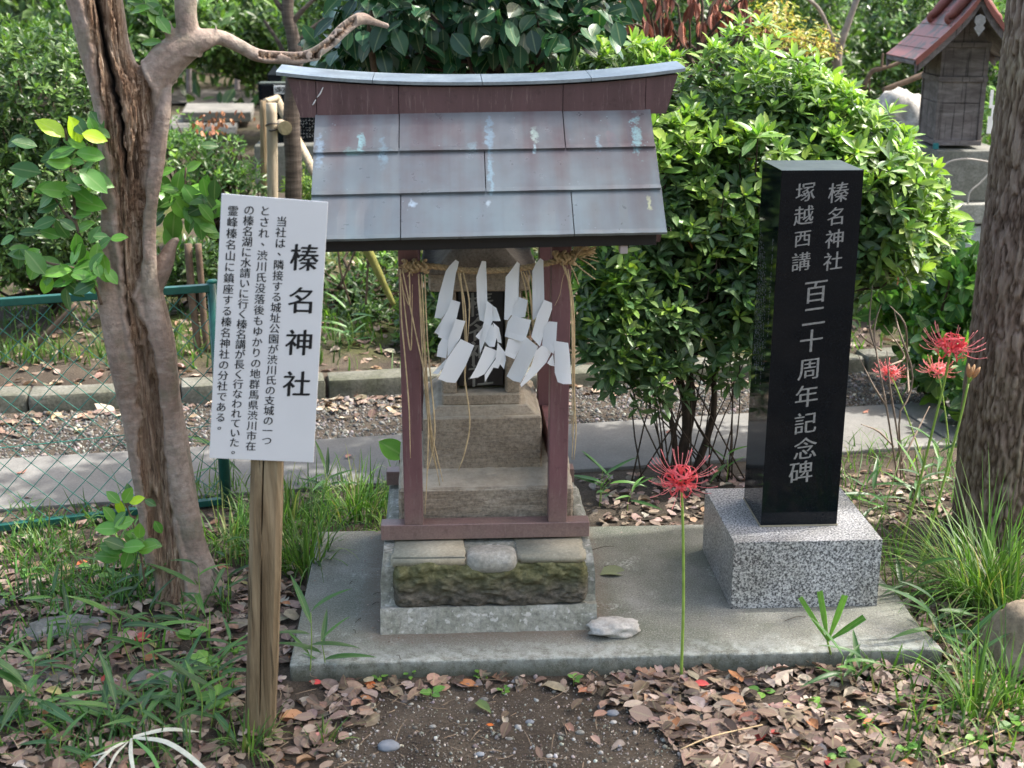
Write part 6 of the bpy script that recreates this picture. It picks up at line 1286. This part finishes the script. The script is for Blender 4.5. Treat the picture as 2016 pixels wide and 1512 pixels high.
P = [at(x, y, 4.45) for x, y in ((577, 440), (578, 330), (574, 250), (576, 180), (582, 110), (574, 60), (566, 25), (572, -60))]; V, F = tube(P, [.048, .046, .046, .043, .040, .034, .032, .03], 22, 120); a_ = 1+.035*np.sin(V[:, 2]*260+fbm(V*20, 2, 1)*4); Cc = np.interp(V[:, 2], [p[2] for p in P], [p[0] for p in P]); V[:, 0] = Cc+(V[:, 0]-Cc)*a_; put('trunk', V, F, BARKD, yt, True)
P = [at(x, y, 4.45) for x, y in ((578, 240), (582, 246), (586, 232))]
for pts in ([(566, 30), (545, 5), (530, -30)], [(572, 50), (596, 20), (640, -20)], [(560, 120), (552, 90), (520, 40)], [(582, 95), (610, 60), (650, 30)]):
    V, F = tube([at(x, y, 4.45) for x, y in pts], [.018, .013, .008], 7, 12); put('branch', V, F, BARKD, yt, True)
im = thing('black_inscribed_stone', at(570, 290, 6), 'black inscribed stone with a small white label behind the staked trunk', 'monument')
YM = 5.4; a, b = at(513, 285, YM), at(640, 162, YM)
bm = bmesh.new(); box(a[0], b[0], YM, YM+.10, a[2], b[2], .02, 3, bm); bm_put('slab', bm, BLACKG, im)
a, b = at(529, 200, 5.6), at(553, 147, 5.6); bm = bmesh.new(); box(a[0], b[0], 5.6, 5.69, a[2], b[2], .002, 1, bm); bm_put('pillar', bm, BLACKG, im)
t_ = at(541, 128, 5.645); bm = bmesh.new(); vs = [bm.verts.new(p) for p in ((a[0], 5.6, b[2]), (b[0], 5.6, b[2]), (b[0], 5.69, b[2]), (a[0], 5.69, b[2]))]; tp__ = bm.verts.new(((a[0]+b[0])/2, 5.645, t_[2])); [bm.faces.new((vs[i], vs[(i+1) % 4], tp__)) for i in range(4)]; bm_put('pyramid_top', bm, BLACKG, im)
a, b = at(540, 185, YM), at(566, 168, YM); pl = bm_put('label_plate', box(a[0], b[0], YM-.004, YM-.0005, a[2], b[2]), PAPER, im)
lettering('lettering', [('縄', at(547, 177, YM-.004), .042), ('張', at(559, 177, YM-.004), .042)], (1, 0, 0), (0, 0, 1), (0, -1, 0), INK, pl, pen=.03)
parts = []
for x in np.arange(592, 636, 6):
    for y in np.arange(224, 270, 6.5):
        for q in range(2): c = at(x+rng.uniform(-1, 1), y+rng.uniform(-1, 1), YM-.0012); parts.append(tube([c, c+np.array([rng.uniform(-.006, .006), 0, rng.uniform(-.008, .008)])], .0011, 3, 2, cap=False))
V, F = join(parts); put('small_inscription', V, F, flat('white_inscription', (.5, .5, .5)), im, kind='stuff')
a, b = at(500, 315, 5.3), at(680, 284, 5.3); bm_put('plinth', rough_bm(box(a[0], b[0], 5.3, 5.7, a[2]-.2, b[2], .01), 2, .008, 8), PEDESTAL, im)
for (x, y0, y1, lab) in ((467, 128, 170, 'short rope fence post on the far path, right one'), (372, 130, 175, 'short rope fence post on the far path, left one')):
    pp = thing('rope_fence_post', at(x, y1, 11), lab, 'post', 'rope fence posts'); log('post', [(x, y1+8), (x, y0)], 11, 11, pp, GREYWOOD)
log_r = tube([at(x, y, 11) for x, y in ((372, 136), (400, 146), (430, 146), (467, 134))], .008, 5, 14); put('fence_rope', *log_r, TWIGD, None, True, label='sagging rope between the two short posts on the far path', cat='rope')

# wooden shrine on its pedestal
WY = 3.6; base = at(1884, 286, WY); WR = math.radians(-6)
ws_ = thing('wooden_shrine', base, 'small grey wooden shrine with a faded red sheet roof on a tall stone pedestal', 'wooden shrine')
Rz = np.array([[math.cos(WR), -math.sin(WR), 0], [math.sin(WR), math.cos(WR), 0], [0, 0, 1]])
def wp(x, y, z): return tuple(base+Rz@np.array([x, y, z]))
def wbox(name, x0, x1, y0, y1, z0, z1, mat, bev=.001): bm = bmesh.new(); hexa(bm, [wp(x0, y0, z0), wp(x1, y0, z0), wp(x1, y1, z0), wp(x0, y1, z0), wp(x0, y0, z1), wp(x1, y0, z1), wp(x1, y1, z1), wp(x0, y1, z1)], bev); return bm_put(name, bm, mat, ws_)
WW, WD, WH_ = .105, .34, .52
wbox('base_sill', -WW-.010, WW+.010, -.012, WD+.01, .0, .024, GREYWOOD)
for x in (-1, 1):
    for y in (0, WD-.02): wbox('corner_post', x*WW-.011, x*WW+.011, y, y+.02, .0245, WH_-.02, GREYWOOD)
for z0, z1 in ((.31, .335), (.475, .50)):
    wbox('rail', -WW-.016, WW+.016, -.006, -.0005, z0, z1, GREYWOOD); wbox('rail', -WW-.017, -WW-.0115, .0, WD, z0, z1, GREYWOOD); wbox('rail', WW+.0115, WW+.017, .0, WD, z0, z1, GREYWOOD)
for z0, z1 in ((.025, .205), (.208, .309), (.336, .474)):
    wbox('wall_board', -WW+.0115, WW-.0115, .006, .012, z0, z1, GREYWOOD)
    wbox('wall_board', -WW-.004, -WW+.002, .0205, WD-.021, z0, z1, GREYWOOD); wbox('wall_board', WW-.002, WW+.004, .0205, WD-.021, z0, z1, GREYWOOD)
wbox('wall_board', -WW, WW, WD-.012, WD-.006, .025, .60, GREYWOOD)
bm = bmesh.new(); g = [wp(x, y, z) for y in (.004, .012) for x, z in ((-WW, .50), (WW, .50), (.0, .69))]; vs = [bm.verts.new(p) for p in g]
for f in ((0, 1, 2), (5, 4, 3), (0, 3, 4, 1), (1, 4, 5, 2), (2, 5, 3, 0)): bm.faces.new([vs[i] for i in f])
bm_put('gable_board', bm, GREYWOOD, ws_)
REDR = NT('faded_red_roof', .55, .35); a = REDR.mix(REDR.ramp(REDR.noise(9, 5, .7, REDR.mp((1, 1, 1.4))), [(.47, 0), (.56, .8)]), (.26, .105, .098), (.07, .08, .075)); REDR.col(REDR.mix(.6, a, REDR.ramp(REDR.noise(60, 4), [(.3, (.7, .7, .7)), (.7, (1.2, 1.15, 1.15))]), 'MULTIPLY')); REDR = REDR.m
REDC = flat('red_roof_edge', (.20, .065, .05), .5, .4, 0, .2, 40)
def rc(u): return (.285*u, .735-.315*(u**.80)-.0*u)        # half profile: u from the ridge (0) to the eave (1); a concave sweep
y0r, y1r = -.19, .46
for s in (-1, 1):
    us = [0, .22, .42, .62, .81, 1.0]
    for k in range(5):
        bm = bmesh.new(); vs = []; n = 5
        for i in range(n+1):
            u = us[k]-(.02 if k else 0)+(us[k+1]-us[k]+(.02 if k else 0))*i/n; x, z = rc(max(0, u)); lift = .004*(i/n)+.001
            vs.append([bm.verts.new(wp(s*x, y, z+q)) for y, q in ((y0r, lift), (y1r, lift), (y1r, lift-.005), (y0r, lift-.005))])
        for i in range(n):
            for q in range(4): bm.faces.new((vs[i][q], vs[i+1][q], vs[i+1][(q+1) % 4], vs[i][(q+1) % 4]))
        bm.faces.new(vs[0]); bm.faces.new(vs[-1]); bm_put('roof_sheet', bm, REDR, ws_)
    for yy, mat_, o1, o2, nm in ((y0r-.006, REDC, .010, -.022, 'roof_edge'), (y0r+.012, GREYWOOD, -.022, -.062, 'bargeboard'), (y1r-.02, GREYWOOD, -.008, -.06, 'bargeboard')):
        bm = bmesh.new(); vs = []
        for i in range(11):
            u = i/10; x, z = rc(u); vs.append([bm.verts.new(wp(s*x, yy, z+o1)), bm.verts.new(wp(s*x, yy+.014, z+o1)), bm.verts.new(wp(s*(x-.004*u), yy+.014, z+o2)), bm.verts.new(wp(s*(x-.004*u), yy, z+o2))])
        for i in range(10):
            for q in range(4): bm.faces.new((vs[i][q], vs[i+1][q], vs[i+1][(q+1) % 4], vs[i][(q+1) % 4]))
        bm.faces.new(vs[0]); bm.faces.new(vs[-1]); bm_put(nm, bm, mat_, ws_)
    bm = bmesh.new(); vs = []
    for i in range(11):   # soffit
        u = i/10; x, z = rc(u); vs.append([bm.verts.new(wp(s*x, y, z+q)) for y, q in ((y0r+.03, -.006), (y1r-.03, -.006), (y1r-.03, -.02), (y0r+.03, -.02))])
    for i in range(10):
        for q in range(4): bm.faces.new((vs[i][q], vs[i+1][q], vs[i+1][(q+1) % 4], vs[i][(q+1) % 4]))
    bm.faces.new(vs[0]); bm.faces.new(vs[-1]); bm_put('soffit', bm, GREYWOOD, ws_)
    wbox('eave_fascia', s*.270-.006, s*.270+.006, y0r+.02, y1r-.03, .395, .414, GREYWOOD)
for yy in (-.07, .27):  # red saddle arms with scroll ends on the ridge
    for s in (-1, 1):
        pts = [wp(0, yy, .80)]+[wp(s*rc(u)[0], yy, rc(u)[1]+.035) for u in (.12, .25, .36)]
        sc_ = [wp(s*(rc(.36)[0]+.018*math.sin(t)+.004), yy, rc(.36)[1]+.035-.018*(1-math.cos(t))) for t in (.8, 1.6, 2.4, 3.2, 4.2, 5.0)]
        V, F = tube(pts+sc_, [.03, .028, .026, .022]+[.015]*5+[.008], 8, 34); put('saddle_arm', V, F, REDC, ws_, True)
wbox('ridge_beam', -.03, .03, y0r-.01, y1r+.01, .735, .80, REDC, .004)
bm = bmesh.new(); pend = [(-.0, .635), (-.022, .625), (-.026, .60), (-.016, .585), (-.026, .572), (-.018, .560), (0, .535), (.018, .560), (.026, .572), (.016, .585), (.026, .60), (.022, .625)]
f_ = [bm.verts.new(wp(x, y0r-.0, z)) for x, z in pend]; b_ = [bm.verts.new(wp(x, y0r+.010, z)) for x, z in pend]; bm.faces.new(f_); bm.faces.new(b_[::-1]); [bm.faces.new((f_[i], f_[(i+1) % 12], b_[(i+1) % 12], b_[i])) for i in range(12)]
bm_put('gable_pendant', bm, flat('bleached_wood', (.24, .235, .23), .8, .2, 0, .3, 60), ws_)
c = at(1843, 288, WY-.02); bm_put('corner_clip', box(c[0]-.014, c[0]+.010, c[1]-.01, c[1]+.01, c[2]-.014, c[2]+.016, .002), flat('teal_clip', (.02, .16, .17), .5), ws_)
pd = thing('stone_pedestal', at(1900, 640, 3.45), 'mossy grey stone pedestal of stacked blocks under the wooden shrine', 'pedestal')
def pblk(px0, px1, py0, py1, Yf, dep, mat=PEDESTAL, seed=0, nm='block'):
    a, b = at(px0, py1, Yf), at(px1, py0, Yf); bm = rough_bm(box(a[0]+.002, b[0]-.002, Yf, Yf+dep, a[2]+.002, b[2]-.002, .010, 2), 3, .005, 14, seed); return bm_put(nm, bm, mat, pd, True)
pblk(1838, 1990, 296, 398, 3.50, .5, seed=1); pblk(1826, 2006, 401, 442, 3.42, .62, stone('pale_coping', (.20, .2, .175), (.28, .28, .25), (.38, .375, .34), 7, 90, .9, .002, 60, .6).m, 2, 'coping')
pblk(1822, 1884, 444, 520, 3.46, .5, seed=3); pblk(1887, 1960, 444, 520, 3.455, .5, stone('whitish_block', (.34, .36, .37), (.45, .47, .48), (.56, .57, .58), 9, 90, .9, .002, 60, .7).m, 4); pblk(1962, 2050, 444, 520, 3.46, .5, seed=5)
pblk(1810, 1920, 522, 600, 3.42, .6, KERBSTONE, 6); pblk(1923, 2050, 522, 600, 3.42, .6, KERBSTONE, 7); pblk(1790, 2060, 602, 690, 3.36, .7, seed=8)
for pts in ([(1848, 335), (1870, 318), (1905, 313), (1955, 320)], [(1955, 333), (1930, 360), (1910, 378), (1905, 402)]):
    V, F = tube([at(x, y, 3.40) for x, y in pts], .0045, 5, 16); put('dry_vine', V, F, flat('pale_vine', (.42, .38, .34), .8), None, True, label='pale bare vine stem arching over the grey pedestal' if pts[0][0] == 1848 else 'second pale vine stem hanging lower on the grey pedestal', cat='vine', group='vines on the pedestal')
c = at(1768, 235, 4.4); rock('white_rock', (c[0], c[1], c[2]-.04), (.17, .15, .19), WHITEROCK, 'tall rugged whitish rock beside the wooden shrine', 'rock', seed=12, amp=.42)
c = at(1768, 330, 4.5); rock('grey_stone_base', (c[0], c[1], c[2]-.02), (.22, .15, .20), GREYROCK, 'grey stones under the whitish rock behind the azalea', 'rock', seed=13, amp=.3)
c = at(1765, 470, 3.3); rock('mossy_boulder', (c[0]-.02, c[1], c[2]-.05), (.20, .15, .20), GREYROCK, 'dark mossy boulder behind the azalea left of the pedestal', 'boulder', seed=14, amp=.3)
c = at(1712, 430, 3.6); rock('mossy_boulder', (c[0], c[1], c[2]-.05), (.12, .12, .12), stone('whitish_boulder', (.42, .4, .37), (.52, .5, .47), (.6, .58, .55), 20, 60, .85, .004, 40, .6).m, 'pale boulder just right of the black pillar', 'boulder', seed=15, amp=.3)
zz_ = thing('paper_streamer', at(1953, 190, 4.2), 'small white paper streamer hanging in the gap between wooden shrine and right trunk', 'paper streamer')
for k, (x, y, w, h) in enumerate(((1952, 195, 10, 36), (1956, 222, 12, 30), (1949, 246, 14, 34), (1958, 268, 12, 30))): a, b = at(x-w/2, y+h/2, 4.2-.004*k), at(x+w/2, y-h/2, 4.2-.004*k); bm_put('paper_fold', box(a[0], b[0], a[1], a[1]+.0008, a[2], b[2]), PAPER, zz_)
# maple, dry hanging leaves, bare branches
mp_ = thing('maple', at(1560, 60, 4.9), 'yellow leaved maple spray above the azalea', 'maple')
P, N, D = shell([pe(1560, 70, 4.9, 90, 40, .3), pe(1510, 30, 5, 60, 40, .3), pe(1610, 95, 4.8, 50, 22, .2)], 900, .9, .2); scatter('foliage', [leaf_t(.10, .1, .1, 3)], frames(rand_dirs(900)*[1, 1, .4]+[0, 0, -.3], np.tile([0, -.3, 1.], (900, 1))+rng.normal(0, .3, (900, 3))), P, rng.uniform(.03, .055, 900), pal(900, [(.50, .42, .07), (.42, .42, .08), (.55, .36, .08), (.30, .36, .06)], .15), LEAF, mp_, kind='stuff')
branches(at(1500, 130, 5.2), P[rng.choice(900, 30)], .010, mp_, TWIG, 'twig', .04, 4); P = [at(1490, 200, 5.2), at(1498, 150, 5.2), at(1500, 128, 5.2)]; V, F = tube([(P[0][0], 5.2, .3)]+P, .012, 6, 10); put('stem', V, F, TWIG, mp_, True)
dl = thing('withered_shrub', at(1380, 120, 3.2), 'withered shrub with drooping rust brown leaves above the azalea', 'bush')
P = np.array([at(rng.uniform(1215, 1500), rng.uniform(-60, 70), rng.uniform(2.9, 3.5)) for _ in range(30)]); P = np.vstack([P, at(1507, 55, 2.9), at(1431, 10, 3.0), at(1272, 40, 3.0), at(1345, 45, 3.0), at(1318, 40, 3.), at(1257, 75, 3.)])
q = np.repeat(P, 5, 0); d = np.c_[rng.normal(0, .2, (len(q), 2)), -np.ones(len(q))]; scatter('dry_leaf', [leaf_t(.13, 1.2, .05, 4, .9), leaf_t(.16, .8, .15, 4, .9)], frames(d, rand_dirs(len(q))), q+rng.normal(0, .006, q.shape), rng.uniform(.06, .11, len(q)), pal(len(q), [(.25, .085, .05), (.33, .13, .09), (.18, .06, .04), (.42, .2, .15)], .2), DEADLEAF, dl, 290, 'dry_leaf')
branches((at(1380, 200, 3.2)), P, .012, dl, TWIGD, 'twig', .07, 4); V, F = tube([(at(1380, 200, 3.2)[0], 3.2, .1), at(1375, 400, 3.2), at(1380, 200, 3.2)], .016, 7, 12); put('stem', V, F, TWIGD, dl, True)
gt = thing('grey_sapling', at(1650, 180, 4.8), 'slender forked grey sapling between the maple and the wooden shrine', 'tree')
for pts, w in (([(1652, 330), (1652, 170), (1650, 110), (1668, 50), (1694, -20)], (.026, .026, .024, .020, .016)), ([(1650, 110), (1632, 60), (1610, 15), (1570, -15)], (.016, .013, .011, .008)), ([(1650, 170), (1640, 120)], (.01, .01))):
    V, F = tube([at(x, y, 4.8) for x, y in pts], w, 9, 26, (.003, 30)); put('branch', V, F, LOGWOOD if False else flat('grey_bark', (.22, .185, .16), .85, .2, 0, .35, 30), gt, True)
hb = thing('bare_branch', at(1770, 150, 4.6), 'crooked bare branch crossing behind the white rock', 'branch')
for pts, w in (([(1700, 175), (1715, 142), (1735, 135), (1775, 120), (1860, 60)], (.014, .014, .013, .011, .008)), ([(1738, 178), (1790, 158), (1830, 142), (1880, 120)], (.016, .017, .018, .016)), ([(1735, 135), (1738, 105)], (.01, .006)), ([(1712, 150), (1712, 180)], (.006, .005))):
    V, F = tube([at(x, y, 4.6) for x, y in pts], w, 8, 20, (.003, 30)); put('branch', V, F, TWIG, hb, True)
lb = thing('mossy_branch', at(700, 510, 2.9), 'thick yellow green mossy branch slanting down behind the notice board', 'branch')
V, F = tube([at(x, y, 2.9) for x, y in ((690, 440), (722, 490), (742, 530), (775, 600))], [.022, .022, .018, .012], 10, 24, (.004, 30)); put('limb', V, F, flat('mossy_bark', (.17, .17, .05), .9, .2, 0, .4, 30), lb, True)
for pts in ([(665, 490), (672, 540), (690, 600)], [(728, 480), (724, 530), (720, 600)], [(700, 490), (688, 520), (672, 560)]): V, F = tube([at(x, y, 2.9) for x, y in pts], .005, 5, 10); put('twig', V, F, TWIG, lb, True)
# bare twigs by the lilies, little trunks behind the fence
dt = thing('dead_twigs', gpt(1770, 1010), 'tangle of bare grey twigs behind the granite block', 'twigs')
for pts in ([(1775, 1020), (1765, 930), (1745, 800), (1725, 690), (1722, 640), (1735, 600)], [(1775, 1000), (1770, 880), (1752, 760), (1746, 690)], [(1745, 800), (1720, 760), (1690, 700)], [(1785, 1000), (1770, 830), (1790, 780), (1796, 730), (1770, 650), (1760, 610)], [(1735, 690), (1700, 665), (1690, 650)], [(1752, 720), (1780, 700), (1740, 640)], [(1765, 930), (1800, 860), (1830, 800)], [(1760, 880), (1730, 850), (1695, 835)], [(1725, 690), (1712, 640), (1718, 560)], [(1790, 780), (1786, 720), (1782, 640), (1750, 600)]):
    V, F = tube([at(x, y, 1.35+.1*math.sin(x)) for x, y in pts], [.0035]*(len(pts)-1)+[.0012], 5, 20); put('twig', V, F, flat('pale_twig', (.24, .19, .15), .85, .2, 0, .3, 60), dt, True)
for (pts, w, lab) in (([(378, 590), (385, 640), (392, 720)], 15, 'thin leaning trunk behind the fence, left of two'), ([(398, 580), (402, 640), (410, 700)], 13, 'thin leaning trunk behind the fence, right of two'), ([(50, 700), (90, 660), (150, 600)], 12, 'pale root slanting across the bank behind the fence')):
    tt = thing('thin_trunk', at(*pts[-1], 2.8), lab, 'trunk', 'thin trunks behind the fence'); log('trunk', pts if pts[0][0] == 50 else [(pts[0][0]-8, 480)]+pts, w, 2.8, tt, TWIG)
tl = gpt(590, 400)
